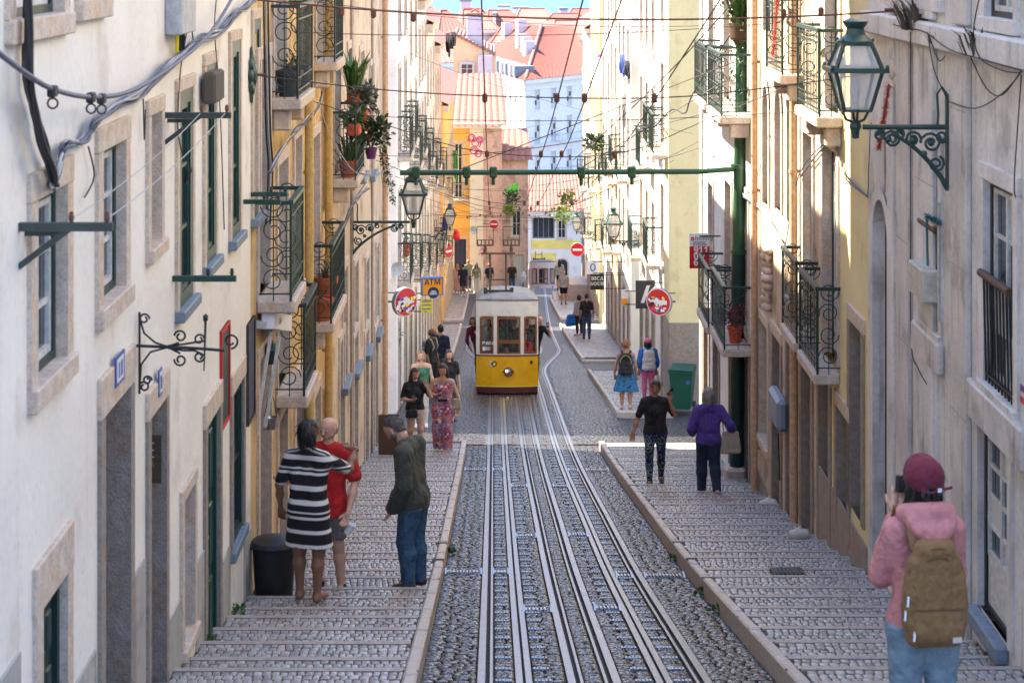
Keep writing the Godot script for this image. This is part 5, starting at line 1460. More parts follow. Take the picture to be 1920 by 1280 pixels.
# ---- street lamps, signs, wires, pots and the like
func lantern(called: String, label: String, side: String, s: float, y: float, d: float, k := 1.0) -> void:
	# y: height of the arm; d: how far the lantern stands off the wall
	onwall(called, label, "street lamp", side, s, y - 0.5, "wall lanterns along the street")
	var m := mb()
	m.tube([L(s, y + 0.27, 0.03), L(s, y - 0.52, 0.03)], 0.016, 6)
	m.tube([L(s, y + 0.27, 0.03), L(s, y + 0.33, 0.07), L(s, y + 0.27, 0.11), L(s, y + 0.1, 0.10), L(s, y - 0.02, 0.11)], 0.011, 5)
	m.tube([L(s, y, 0.02), L(s, y, d - 0.06)], 0.022, 8)
	put(m, "arm", "lamp_green")
	m = mb()
	var u := Vector3(0, 0, 1); var w := Vector3(0, 1, 0)
	var br := []
	for i in 11:
		var t := i / 10.0
		br.append(L(s, y - 0.5 + 0.45 * pow(t, 0.8) + 0.04 * sin(PI * t), 0.03 + (d - 0.32) * t))
	m.tube(br, 0.024, 6, 0.016)
	for c in [[0.16, -0.13, 0.085, 0.5, 1.4], [0.31, -0.10, 0.07, 3.6, -1.5], [0.12, -0.30, 0.07, 2.0, 1.5], [d - 0.30, -0.10, 0.075, 0.0, 1.8], [d - 0.20, -0.07, 0.045, 3.0, -1.5], [0.42, -0.06, 0.045, 1.0, 1.4], [0.07, -0.08, 0.05, 4.0, 1.5]]:
		m.tube(curl(L(s, y + c[1], c[0]), u, w, c[2], c[3], c[4], 16, 0.3), 0.012, 5)
	for c in [[0.16, -0.13], [0.31, -0.11], [0.22, -0.22], [d - 0.27, -0.1]]: m.ball(L(s, y + c[1], c[0]), V(0.022, 0.03, 0.03), 8)
	put(m, "scrollwork", "lamp_green")
	# fork and lantern
	m = mb()
	m.lathe([Vector2(0.0, -0.10), Vector2(0.03, -0.09), Vector2(0.035, -0.03), Vector2(0.05, 0.0), Vector2(0.04, 0.04), Vector2(0.0, 0.06)], 10, L(s, y, d))
	for e in [[-0.09, 0.0], [0.09, 0.0], [0.0, 0.09], [0.0, -0.09]]:
		m.tube([L(s, y + 0.03, d), L(s, y + 0.03, d) + V(e[0] * 0.8, 0.03, e[1] * 0.8), L(s, y + 0.03, d) + V(e[0] * 1.3, 0.12, e[1] * 1.3)], 0.012, 5)
	put(m, "fork", "lamp_green")
	var c0 := L(s, y + 0.14, d)
	var b := 0.115 * k; var t := 0.205 * k; var t2 := 0.12 * k; var h1 := 0.36 * k; var h2 := 0.23 * k
	var q := func(r: float, yy: float, i: int) -> Vector3: return c0 + V([-r, r, r, -r][i % 4], yy, [r, r, -r, -r][i % 4])
	m = mb()
	for i in 4:
		m.bar(q.call(b, 0.0, i), q.call(t, h1, i), 0.022, 0.022); m.bar(q.call(b, 0.0, i), q.call(b, 0.0, i + 1), 0.022, 0.022)
		m.bar(q.call(t, h1, i), q.call(t2, h1 + h2, i), 0.026, 0.026); m.bar(q.call(t * 1.12, h1, i), q.call(t * 1.12, h1, i + 1), 0.05, 0.04)
		m.bar(q.call(t2, h1 + h2, i), q.call(t2, h1 + h2, i + 1), 0.03, 0.035); m.ball(q.call(t * 1.15, h1 + 0.025, i), V(0.018, 0.024, 0.018), 6); m.ball(q.call(t2 * 1.1, h1 + h2 + 0.03, i), V(0.012, 0.016, 0.012), 6)
	put(m, "lantern_frame", "lamp_green")
	m = mb(); m.lathe([Vector2(0.15, 0.0), Vector2(0.15, 0.02), Vector2(0.085, 0.07), Vector2(0.07, 0.12), Vector2(0.10, 0.16), Vector2(0.105, 0.18), Vector2(0.05, 0.205), Vector2(0.0, 0.21)], 12, c0 + V(0, h1 + h2, 0)); put(m, "cap", "lamp_green")
	m = mb(); m.box(q.call(b, -0.01, 3), q.call(b, 0.004, 1)); put(m, "floor_plate", "lamp_green")
	for i in 4:
		m = mb(); m.quad(q.call(b * 0.98, 0.0, i), q.call(b * 0.98, 0.0, i + 1), q.call(t * 0.98, h1, i + 1), q.call(t * 0.98, h1, i)); put(m, "glass_pane", "lamp_glass")
		m = mb(); m.quad(q.call(t * 0.98, h1, i), q.call(t * 0.98, h1, i + 1), q.call(t2 * 0.98, h1 + h2, i + 1), q.call(t2 * 0.98, h1 + h2, i)); put(m, "roof_pane", "lamp_glass")
	m = mb(); m.lathe([Vector2(0.03, 0.0), Vector2(0.03, 0.1), Vector2(0.045, 0.16), Vector2(0.03, 0.24), Vector2(0.0, 0.27)], 10, c0); put(m, "lamp", "frame_white")

func disc(m: MB, c: Vector3, r: float, b: Basis, th: float, k := 28) -> void:
	# a flat round plate facing local z of b
	m.lathe([Vector2(0.0, 0.0), Vector2(r, 0.0), Vector2(r, th), Vector2(0.0, th)], k, c, b * Basis(Vector3(1, 0, 0), PI / 2))

func no_entry(label: String, p: Vector3, r: float, yaw: float, wall_x: float, stickers: bool) -> void:
	tat("no_entry_sign", label, "road sign", p, "round no entry signs")
	var b := Basis(Vector3.UP, yaw)
	var m := mb(); disc(m, b * V(0, 0, -0.09), r, b, 0.085); put(m, "housing", "sign_grey")
	m = mb(); disc(m, V(0, 0, 0), r * 0.98, b, 0.004); put(m, "rim", "sign_white")
	m = mb(); disc(m, b * V(0, 0, 0.004), r * 0.93, b, 0.003); put(m, "face", "sign_red")
	m = mb(); m.xf = Transform3D(b, Vector3.ZERO); m.box(V(-r * 0.68, -r * 0.15, 0.005), V(r * 0.68, r * 0.15, 0.010)); put(m, "bar", "sign_white")
	m = mb(); m.tube([b * V(0, 0.0, -0.06), V(wall_x - p.x, 0.0, b.z.z * -0.06)], 0.02, 6); m.tube([b * V(0, r * 0.6, -0.06), V(wall_x - p.x, r * 0.6, -0.06)], 0.014, 6); put(m, "bracket", "iron")
	if stickers:
		var cs := ["sign_white", "sign_white", "sign_navy", "atm_orange", "sign_white", "fabric_magenta", "sign_white", "sign_yellow", "tile_blue", "sign_white", "black"]
		for i in 34:
			var a := rnd(-0.75, 0.75) * r; var c := rnd(-0.85, 0.35) * r
			if Vector2(a, c).length() > r * 0.82: continue
			m = mb(); m.xf = Transform3D(b * Basis(Vector3(0, 0, 1), rnd(-0.6, 0.6)), b * V(a, c, 0.0105 + 0.0006 * i))
			m.box(V(-rnd(0.02, 0.06), -rnd(0.015, 0.04), 0), V(rnd(0.02, 0.06), rnd(0.015, 0.04), 0.0004)); put(m, "sticker", cs[i % cs.size()])

func sag(a: Vector3, b: Vector3, drop: float, n := 14) -> Array:
	var o := []
	for i in n + 1:
		var t := float(i) / n
		o.append(a.lerp(b, t) - V(0, drop * 4.0 * t * (1.0 - t), 0))
	return o
func wire(called: String, label: String, pts: Array, r: float, material, group := "", cat := "cable", knots := []) -> Node3D:
	var t := tat(called, label, cat, pts[0], group)
	if pts.size() < 24:
		var c := []
		for i in pts.size() - 1:
			var a: Vector3 = pts[maxi(i - 1, 0)]; var b: Vector3 = pts[i]; var d: Vector3 = pts[i + 1]; var e: Vector3 = pts[mini(i + 2, pts.size() - 1)]
			for k in 4: c.append(b.cubic_interpolate(d, a, e, k / 4.0))
		c.append(pts[-1]); pts = c
	var m := mb(true); m.tube(pts, r, 5); put(m, "strand", material)
	for k in knots:
		m = mb(true); m.xf = m.xf * Transform3D(Basis(), k)
		m.lathe([Vector2(0.010, -0.045), Vector2(0.026, -0.03), Vector2(0.026, 0.03), Vector2(0.010, 0.045)], 8); put(m, "insulator", "rust")
	return t

func leaves(m: MB, c: Vector3, r: Vector3, n: int, size: float, droop := 0.0) -> void:
	# leaf blades spread through an uneven clump
	m.colored = true
	for i in n:
		var d := V(rnd(-1, 1), rnd(-1, 1), rnd(-1, 1))
		if d.length() > 1.0: d = d.normalized() * rnd(0.6, 1.0)
		var p := c + d * r * (0.75 + 0.35 * sin(d.x * 5.0 + d.z * 4.0))
		var dir := (d + V(rnd(-0.6, 0.6), rnd(-0.2, 0.9) - droop, rnd(-0.6, 0.6))).normalized()
		var sd := dir.cross(V(rnd(-1, 1), rnd(-1, 1), rnd(-1, 1))).normalized()
		var s := size * rnd(0.6, 1.3)
		m.col = Color(1, 1, 1) * rnd(0.55, 1.5); m.col.r *= rnd(0.8, 1.3)
		var nn := dir.cross(sd)
		m.tri(p, p + dir * s * 0.5 + sd * s * 0.28 + nn * s * 0.06, p + dir * s); m.tri(p, p + dir * s, p + dir * s * 0.5 - sd * s * 0.28 + nn * s * 0.06)
func blades(m: MB, c: Vector3, n: int, len_: float, spread: float) -> void:
	m.colored = true
	for i in n:
		var a := rnd(0, TAU); var l := len_ * rnd(0.5, 1.1); var o := V(cos(a), 0, sin(a))
		var b := c + o * rnd(0, spread * 0.2); var mid := b + V(0, l * 0.6, 0) + o * l * spread * 0.4; var tip := b + V(0, l * rnd(0.6, 1.0), 0) + o * l * spread
		var sd := o.cross(Vector3.UP) * l * 0.045
		m.col = Color(1, 1, 1) * rnd(0.6, 1.4)
		m.quad(b - sd, b + sd, mid + sd, mid - sd); m.tri(mid - sd, mid + sd, tip)

func pot(label: String, p: Vector3, r: float, h: float, pm: String, lm: String, style: String, size := 0.25, n := 160) -> Node3D:
	var t := tat("potted_plant", label, "plant", p)
	var m := mb()
	m.lathe([Vector2(0.0, 0.0), Vector2(r * 0.72, 0.0), Vector2(r * 0.95, h * 0.82), Vector2(r * 1.05, h * 0.82), Vector2(r * 1.05, h), Vector2(r * 0.9, h), Vector2(r * 0.88, h * 0.9), Vector2(0.0, h * 0.9)], 16); put(m, "pot", pm)
	m = mb()
	if style == "blades": blades(m, V(0, h * 0.9, 0), n / 4, size * 1.6, 0.55)
	else:
		leaves(m, V(0, h + size * 0.75, 0), V(size, size * 0.85, size), n, size * 0.30)
	put(m, "foliage", lm)
	m = mb()
	for i in 4: m.tube([V(0, h * 0.85, 0), V(rnd(-0.4, 0.4) * size, h + size * 0.6, rnd(-0.4, 0.4) * size)], 0.008, 4)
	put(m, "stem", "stem")
	return t
func planter(label: String, side: String, s0: float, s1: float, y: float, d: float, pm: String, lm: String, hgt: float, n: int, style := "leaves") -> void:
	onwall("planter_box", label, "planter", side, s0, y)
	var m := mb(); fb(m, s0, s1, y, y + 0.16, d - 0.09, d + 0.09, 0.02); put(m, "trough", pm)
	m = mb()
	if style == "blades":
		for i in 4: blades(m, L(lerpf(s0, s1, (i + 0.5) / 4), y + 0.14, d), n / 16, hgt, 0.4)
	else: leaves(m, L((s0 + s1) / 2, y + 0.14 + hgt * 0.4, d), V((s1 - s0) / 2 * 1.15, hgt * 0.55, 0.2), n, 0.085, 0.2)
	put(m, "foliage", lm)

func hanging_cloth(label: String, a: Vector3, b: Vector3, drop: float, material, cat := "laundry") -> void:
	# pegged between a and b, hanging with folds and an uneven hem
	tat("hanging_cloth", label, cat, a)
	var m := mb(true)
	var n := 14; var k := 8
	var side := (b - a).cross(Vector3.UP).normalized()
	var g := []
	var ph := rnd(0, 6)
	for i in n + 1:
		var t := float(i) / n
		var col := []
		for j in k + 1:
			var v := float(j) / k
			col.append(a.lerp(b, lerpf(t, 0.5 + (t - 0.5) * 0.9, v)) + V(0, -drop * v * (0.9 + 0.12 * sin(t * 5.0 + ph)) - 0.03 * sin(PI * t) * (1 - v), 0) + side * (0.045 * v * sin(t * 17.0 + ph) + 0.05 * v * sin(v * 3.0 + t * 4.0)))
		g.append(col)
	for i in n:
		for j in k:
			var p: Vector3 = g[i][j]; var q: Vector3 = g[i + 1][j]; var r: Vector3 = g[i + 1][j + 1]; var s: Vector3 = g[i][j + 1]
			m.quad(s, r, q, p)
	put(m, "fabric", material)
	m = mb(true); m.tube(sag(a, b, 0.01, 4), 0.004, 4); put(m, "line", "cable_pale")

func panel(called: String, label: String, cat: String, c: Vector3, w: float, h: float, yaw: float, material, frame_m := "", th := 0.02, arm_x := 999.0) -> Node3D:
	var t := thing(called, label, cat, Transform3D(Basis(Vector3.UP, yaw), c))
	var m := mb(); m.cbox(V(-w / 2, -h / 2, -th), V(w / 2, h / 2, 0), 0.004); put(m, "board", material)
	if frame_m:
		m = mb()
		for e in [[-w / 2 - 0.02, -h / 2 - 0.02, w / 2 + 0.02, -h / 2 + 0.01], [-w / 2 - 0.02, h / 2 - 0.01, w / 2 + 0.02, h / 2 + 0.02], [-w / 2 - 0.02, -h / 2, -w / 2 + 0.01, h / 2], [w / 2 - 0.01, -h / 2, w / 2 + 0.02, h / 2]]:
			m.box(V(e[0], e[1], -th - 0.005), V(e[2], e[3], 0.012))
		put(m, "frame", frame_m)
	if arm_x < 900:
		m = mb(true)
		for yy in [h * 0.42, -h * 0.42]: m.tube([c + V(0, yy, 0), V(arm_x, c.y + yy, c.z)], 0.014, 5)
		put(m, "bracket", "iron")
	return t

func front(side: String, s: float) -> String:
	var t := [[17.45, "cream"], [23.1, "ochre"], [25.9, "amber"], [38.1, "peach"], [49.5, "bluish white corner"], [56.0, "stained ivory"], [63.0, "pale cream"], [72.0, "weathered"], [80.8, "green balconied"], [200.0, "shaded ochre"]] if side == "L" else [[18.95, "marble"], [22.05, "butter yellow"], [28.1, "rosy"], [36.6, "bright white"], [48.5, "lemon cornered"], [55.8, "tall ivory"], [68.0, "cream tall"], [74.0, "apricot"], [80.8, "tall white"], [200.0, "pale yellow"]]
	for e in t:
		if s < e[0]: return e[1]
	return ""
func build_items() -> void:
	var m: MB
	# --- lanterns
	lantern("street_lamp", "large green lantern on a scrolled bracket fixed to the marble house", "R", 15.3, -1.478, 0.78, 0.93)
	lantern("street_lamp", "green lantern on a long bracket in front of the peach house", "L", 29.7, -4.38, 1.0, 0.88)
	lantern("street_lamp", "green lantern with its arm from the ivory tall house, washing behind", "R", 55.3, -8.72, 0.80, 1.1)
	lantern("street_lamp", "lantern over the pavement beside the hanging red lamp", "L", 71.0, -10.7, 0.62, 1.0)
	lantern("street_lamp", "small lantern among creepers near the far no entry sign", "R", 87.0, -13.3, 0.95, 1.0)
	# --- green post with its outrigger
	var pz := 29.4
	var px := wall_r(pz) - 0.13
	tat("catenary_post", "tall dark green iron post with a long outrigger carrying the tram wires", "post", V(px, side_y(pz), -pz))
	m = mb(true); m.tube([V(px, side_y(pz) - 0.1, -pz), V(px + 0.03, -4.8, -pz)], 0.112, 14); put(m, "lower_shaft", "dark_green")
	m = mb(true); m.tube([V(px + 0.03, -4.8, -pz), V(px + 0.09, -1.55, -pz)], 0.10, 14); put(m, "upper_shaft", "pole_green")
	m = mb(true)
	for y in [-4.8, -3.45, -6.3]: m.tube([V(px + 0.03, y - 0.03, -pz), V(px + 0.03, y + 0.03, -pz)], 0.125, 14)
	put(m, "collar", "pole_green")
	m = mb(true); m.cbox(V(px - 0.19, side_y(pz) - 0.3, -pz - 0.19), V(px + 0.13, side_y(pz) + 0.22, -pz + 0.19), 0.04); put(m, "foot_block", "pale_stone")
	var ex := (750 - VX) / F * pz
	m = mb(true); m.tube([V(px, -3.50, -pz), V(px - 0.6, -3.54, -pz), V(ex, -3.56, -pz)], 0.042, 10); put(m, "outrigger", "pole_green")
	m = mb(true)
	for xx in [875, 1090, 780, 1185, 925]:
		var X: float = (xx - VX) / F * pz
		m.cbox(V(X - 0.06, -3.64, -pz - 0.06), V(X + 0.06, -3.46, -pz + 0.06), 0.02); m.tube([V(X, -3.6, -pz), V(X, -3.75, -pz)], 0.03, 6)
	put(m, "clamp", "pole_green")
	m = mb(true)
	m.tube([V(px, -2.0, -pz), V(1.35, -3.5, -pz)], 0.007, 4); m.tube([V(px, -1.8, -pz), V(-0.5, -3.5, -pz)], 0.007, 4)
	put(m, "stay_wire", "wire")
	tat("flower_basket", "overgrown flower basket sitting on top of the green post", "planter", V(px + 0.09, -1.55, -pz))
	m = mb(); m.lathe([Vector2(0.1, 0.0), Vector2(0.2, 0.12), Vector2(0.22, 0.35), Vector2(0.18, 0.34), Vector2(0.0, 0.3)], 14); put(m, "basket", "board_wood")
	m = mb(); blades(m, V(0, 0.3, 0), 60, 0.75, 0.6); leaves(m, V(0, 0.5, 0), V(0.3, 0.3, 0.3), 150, 0.12); leaves(m, V(-0.05, -0.2, 0.15), V(0.12, 0.5, 0.12), 80, 0.08, 0.6); put(m, "foliage", "leaf")
	# --- contact wires above the rails and their cross spans
	var wx := [-0.08, 0.60, 0.86, 1.52]
	for i in 4:
		var pts := []
		var z := 3.0
		while z < 104.0:
			var sh := shift_a(z) if i < 2 else shift_b(z)
			pts.append(V(wx[i] + sh, road(z) + 4.75, -z))
			z += 3.0
		wire("contact_wire", ["contact wire over the outer rail of the tram's track", "contact wire over the inner rail of the tram's track", "contact wire over the inner rail of the empty track", "contact wire over the outer rail of the empty track"][i], pts, 0.006, "wire", "contact wires above the rails")
	for q in [[17.6, 140, 130, 0.25], [23.5, 190, 150, 0.16], [36.0, 300, 260, 0.25], [43.0, 330, 300, 0.3], [54.0, 345, 335, 0.25], [61.0, 370, 350, 0.2], [70.0, 385, 372, 0.2], [79.0, 395, 380, 0.2]]:
		var s: float = q[0]
		var a := V(LX, hy(q[1], s), -s); var b := V(wall_r(s), hy(q[2], s), -s)
		var kn := []
		for xx in wx: kn.append(V(xx + (shift_a(s) if xx < 0.7 else shift_b(s)), road(s) + 4.78, -s))
		var y0: float = road(s) + 4.80
		wire("span_wire", "cross wire with insulators slung %s" % ["from the rosette on the cream house", "from the ochre house", "from the peach house", "from the bluish white corner house", "from the ivory house", "from the pale cream house", "from the weathered house", "from the green balconied house"][[17.6, 23.5, 36.0, 43.0, 54.0, 61.0, 70.0, 79.0].find(s)], [a, a.lerp(V(kn[0].x, y0, -s), 0.5) - V(0, 0.03, 0), V(kn[0].x, y0, -s), V(kn[3].x, y0 - 0.02, -s), V(kn[3].x, y0, -s).lerp(b, 0.5) - V(0, 0.04, 0), b], 0.006, "wire", "cross wires over the street", "cable", kn)
	wire("span_wire", "rusty chain of wire and insulators high across the street", sag(V(LX, hy(-2, 17.3), -17.3), V(wall_r(17.3), hy(20, 17.3), -17.3), 0.13), 0.009, "rust", "cross wires over the street", "cable", [at(640, 22, 17.3), at(700, 25, 17.3), at(775, 32, 17.3), at(1470, 25, 17.3), at(1540, 22, 17.3)])
	for q in [[21.0, 60, 24.0, 40, 0.1], [26.0, 212, 21.5, 205, 0.12], [33.0, 290, 25.0, 170, 0.3], [40.0, 345, 33.0, 265, 0.4], [47.0, 340, 46.0, 330, 0.3], [58.0, 405, 52.0, 300, 0.3], [66.0, 400, 60.0, 395, 0.3], [75.0, 425, 70.0, 405, 0.3], [22.0, 0, 31.0, 45, 0.15], [50.0, 100, 38.0, 250, 0.2], [62.0, 250, 57.0, 190, 0.3], [88.0, 395, 86.0, 405, 0.2]]:
		wire("telephone_wire", "thin black telephone wire from the %s house across to the %s house" % [front("L", q[0]), front("R", q[2])], sag(V(LX + 0.03, hy(q[1], q[0]), -q[0]), V(wall_r(q[2]) - 0.03, hy(q[3], q[2]), -q[2]), q[4]), 0.0045, "cable", "telephone wires across the street")
	wire("stay_cable", "slanting stay cable running up to the rosy house", [at(1075, 300, 42.0), at(1230, 160, 30.0), at(1405, -30, 24.0)], 0.009, "cable")
	wire("stay_cable", "dark twisted cable looping towards the basket on the post", [at(1190, 235, 38.0), at(1225, 238, 37.0), at(1260, 205, 35.0), at(1285, 212, 34.0), at(1300, 175, 33.0), at(1370, 65, 30.0), at(1420, 0, 29.0)], 0.014, "cable")
	# --- cables on the cream house
	var lw := func(x: float, y: float, d := 0.05) -> Vector3:
		var s := ls(x, d)
		return V(LX + d, hy(y, s), -s)
	for k in 8:
		var pts := []
		for q in [[46, -10], [47, 60], [48, 150], [60, 210], [76, 270], [90, 320], [99, 348]]: pts.append(lw.call(q[0] + rnd(-4, 4) + (k % 4) * 3.0, q[1], 0.03 + 0.012 * k))
		wire("black_cable", "black power cable dropping down the cream house front in a bundle", pts, 0.011, "cable", "black cables bundled on the cream house")
	for k in 11:
		var pts := []
		for q in [[98, 350], [108, 315], [118, 272], [136, 268], [160, 262], [178, 228], [205, 208], [232, 190], [262, 180], [285, 152], [318, 122], [335, 105], [358, 88], [378, 72], [404, 64], [425, 46], [440, 26], [462, 12], [478, -8]]: pts.append(lw.call(q[0] + rnd(-5, 5), q[1] + rnd(-8, 8), 0.02 + rnd(0, 0.07)))
		wire("grey_cable", "grey telephone cable in the twisted bundle over the cream house windows", pts, 0.009, "cable_grey" if k % 3 else "cable_pale", "grey cables twisted along the cream house")
	var sp := []
	for q in [[-12, 92, 8.2], [40, 132, 8.9], [100, 168, 9.7], [175, 182, 10.9], [250, 168, 12.0], [330, 118, 13.4], [395, 60, 15.0], [440, -12, 16.5]]: sp.append(lw.call(q[0], q[1], 0.16))
	wire("slung_cable", "thick grey cable slung in a deep curve past the cream house", sp, 0.014, "cable_grey")
	for q in [[170, 182, 10.8], [190, 184, 11.1], [98, 170, 9.7]]:
		tat("cable_clamp", "small black clamp on the thick slung cable", "clamp", lw.call(q[0], q[1], 0.16), "clamps on the slung cable")
		m = mb(); m.cbox(V(-0.02, -0.03, -0.04), V(0.02, 0.025, 0.04), 0.008); put(m, "jaw", "cable")
		m = mb(); m.tube(curl(V(0, -0.06, 0), Vector3(1, 0, 0), Vector3(0, 1, 0), 0.025, 0, 1, 10, 1.0), 0.005, 4); put(m, "loop", "cable")
	for q in [[[350, 60], [338, 130], [333, 240], [345, 300]], [[405, 0], [402, 60], [412, 200], [420, 430]], [[165, 275], [176, 330], [158, 370]], [[268, 185], [270, 262], [272, 205]], [[354, 0], [358, 40], [362, 85]]]:
		var pts := []
		for e in q: pts.append(lw.call(e[0], e[1], 0.03))
		wire("drop_cable", "thin black cable hanging down the cream house front", pts, 0.005, "cable", "thin cables hanging on the cream house")
	tat("cable_coil", "small coil of spare black cable tied to the cream house", "cable", lw.call(353, 328, 0.03))
	m = mb()
	for k in 3: m.tube(curl(V(0, rnd(-0.01, 0.01), 0.01 * k), Vector3(0, 0, 1), Vector3(0.35, 1, 0), 0.055, 0.5 * k, 1.0, 16, 1.0), 0.005, 4)
	put(m, "loops", "cable")
	onwall("junction_box", "pale grey cable box with yellow tags high on the cream house", "cable box", "L", ls(310), hy(66, ls(310)))
	m = mb(); fb(m, ls(308), ls(336), hy(66, ls(308)), hy(-40, ls(308)), 0.0, 0.12, 0.01); put(m, "case", "box_grey")
	for i in 3:
		m = mb(); m.tube([L(ls(316 + i * 6), hy(66, ls(308)), 0.06), L(ls(318 + i * 6), hy(100, ls(308)), 0.05)], 0.014, 5); put(m, "tail", "sign_yellow" if i == 0 else "cable")
	onwall("splice_box", "dark cable splice case hung between green windows of the cream house", "cable box", "L", ls(374), hy(200, ls(374)))
	m = mb(); fb(m, ls(372), ls(390), hy(195, ls(374)), hy(135, ls(374)), 0.03, 0.13, 0.02); put(m, "case", "twig")
	# brackets with clothes lines
	for q in [["green iron clothes line bracket with a brace on the cream house", 35, 425, 0.45, true], ["double green clothes line bracket under the cable bundle", 308, 216, 0.46, true], ["plain green clothes line bar with two pegs", 323, 522, 0.45, false], ["green clothes bar over the green balcony", 456, 378, 0.34, false], ["second green clothes bar over the green balcony", 470, 364, 0.34, false]]:
		var s := ls(q[1]); var y := hy(q[2], s)
		onwall("clothes_bracket", q[0], "bracket", "L", s, y)
		m = mb(); fb(m, s - 0.02, s + 0.02, y - 0.02, y + 0.02, 0.0, q[3]); put(m, "bar", "bracket" if q[4] else "green")
		if q[4]:
			m = mb(); m.bar(L(s, y - 0.19, 0.0), L(s, y - 0.01, 0.24), 0.03, 0.03); fb(m, s + 0.1, s + 0.13, y - 0.06, y - 0.035, 0.0, 0.2); put(m, "brace", "bracket")
		m = mb()
		for d in [0.25, 0.42]:
			m = mb(); m.lathe([Vector2(0.008, 0.0), Vector2(0.014, 0.02), Vector2(0.01, 0.05), Vector2(0.0, 0.055)], 8, L(s, y + 0.02, d * q[3] / 0.45)); put(m, "peg", "rust" if q[4] else "iron")
	for d in [0.25, 0.42]: wire("clothes_line", "white clothes line stretched between the brackets on the cream house", sag(V(LX + d, hy(410, 8.93), -8.93), V(LX + d, hy(212, 12.87), -12.87), 0.04), 0.003, "cable_pale", "clothes lines on the cream house")
	# wrought iron sign bracket
	var s := ls(255)
	var y := hy(648, s)
	onwall("sign_bracket", "black wrought iron bracket with scrolls and a spike, its sign missing", "bracket", "L", s, y)
	m = mb(); m.tube([L(s, hy(585, s), 0.02), L(s, hy(738, s), 0.02)], 0.008, 5); m.tube([L(s, y, 0.0), L(s, y - 0.015, 0.36), L(s, y - 0.03, 0.56)], 0.010, 6)
	m.tube([L(s, hy(600, s), 0.44), L(s, hy(695, s), 0.43)], 0.009, 5, 0.004); put(m, "frame", "black_iron")
	m = mb(); m.ball(L(s, hy(596, s), 0.44), V(0.02, 0.03, 0.02), 6); put(m, "finial", "black_iron")
	m = mb()
	var u := Vector3(0, 0, 1); var w := Vector3(0, 1, 0)
	for c in [[0.05, 0.17, 0.035, 0.0, 1.2], [0.28, 0.06, 0.04, 3.0, -1.2], [0.40, 0.04, 0.035, 0.0, 1.2], [0.28, -0.09, 0.04, 3.0, 1.2], [0.40, -0.07, 0.035, 0.0, -1.2], [0.07, -0.22, 0.03, 0.0, 1.3], [0.05, -0.26, 0.035, 3.0, -1.2], [0.60, 0.03, 0.05, -1.5, 1.15]]:
		m.tube(curl(L(s, y + c[1], c[0]), u, w, c[2], c[3], c[4], 14, 0.4), 0.007, 5)
	for q in [[[0.02, 0.18], [0.05, 0.08], [0.12, 0.02], [0.2, -0.005], [0.27, 0.02]], [[0.02, -0.27], [0.03, -0.12], [0.09, -0.04], [0.2, -0.01], [0.28, -0.05]], [[0.2, 0.0], [0.3, 0.01], [0.36, 0.02], [0.43, 0.03]], [[0.2, -0.015], [0.3, -0.03], [0.37, -0.03], [0.43, -0.06]]]:
		var pts := []
		for e in q: pts.append(L(s, y + e[1], e[0]))
		m.tube(pts, 0.007, 5)
	put(m, "scroll", "black_iron")
	# boards on the left wall
	var flat := func(called, label, cat, x0, x1, y0, y1, bm, fm, d = 0.02) -> void:
		var a := ls(x0); var b := ls(x1)
		onwall(called, label, cat, "L", a, hy(y1, a))
		fbar("board", bm, a + 0.02, b - 0.02, hy(y1, a), hy(y0, a), 0.0, d)
		var mm := mb(); ring(mm, a, b, hy(y1, a), hy(y0, a), 0.03, 0.0, d + 0.012); put(mm, "frame", fm)
	flat.call("notice_frame", "tall red framed notice board beside a green door", "notice board", 411, 427, 622, 810, "dark_green", "red", 0.012)
	flat.call("menu_slate", "dark slate menu board at the end of the cream house", "menu board", 461, 474, 610, 800, "sign_navy", "iron", 0.015)
	onwall("door_plate", "brown perforated plate with yellow scribble in a stone doorway", "plate", "L", ls(280), hy(908, ls(280)))
	var da := ls(278); var db := ls(305)
	m = mb(); m.box(L(db - 0.012, hy(905, db), -0.155), L(db - 0.002, hy(815, db), -0.01)); put(m, "plate", "door_brown")
	m = mb()
	for i in 7: m.box(L(db - 0.016, hy(822 + i * 6.5, db), -0.09 + 0.02 * (i % 2)), L(db - 0.012, hy(824 + i * 6.5, db), -0.08 + 0.02 * (i % 2)))
	put(m, "hole", "sign_white")
	m = mb()
	for i in 9: m.tube([L(db - 0.015, hy(895, db), -0.12 + 0.004 * i), L(db - 0.015, hy(880 - i * 2, db), -0.11 + 0.005 * i), L(db - 0.015, hy(862 + (i % 3) * 6, db), -0.10 + 0.005 * i)], 0.004, 3)
	put(m, "scribble", "leaf_lime")
	# awning, little lantern and bucket by the ochre house
	tat("folded_awning", "folded white awning with pale arms over the bar entrance", "awning", at(500, 610, 17.9))
	m = mb(true); m.tube([at(470, 612, 17.9), at(520, 600, 18.3)], 0.05, 10); put(m, "roller", "box_cream")
	m = mb(true); m.bar(at(502, 600, 17.9), at(536, 606, 19.2), 0.12, 0.16); put(m, "cassette", "sign_white")
	m = mb(true); m.bar(at(508, 622, 18.0), at(482, 790, 18.0), 0.03, 0.045); m.bar(at(523, 632, 18.2), at(497, 800, 18.2), 0.03, 0.045); m.bar(at(466, 605, 17.9), at(500, 610, 17.9), 0.05, 0.07); put(m, "arm", "frame_white")
	tat("metal_bucket", "small metal bucket hanging on a wire", "bucket", at(507, 804, 18.6))
	m = mb(); m.lathe([Vector2(0.045, 0), Vector2(0.062, 0.12), Vector2(0.066, 0.12), Vector2(0.06, 0.115), Vector2(0.0, 0.02)], 14); put(m, "pail", "steel")
	m = mb(); m.tube([V(-0.06, 0.12, 0), V(-0.03, 0.3, 0), V(0, 0.36, 0), V(0.03, 0.3, 0), V(0.06, 0.12, 0)], 0.004, 4); put(m, "handle", "iron")
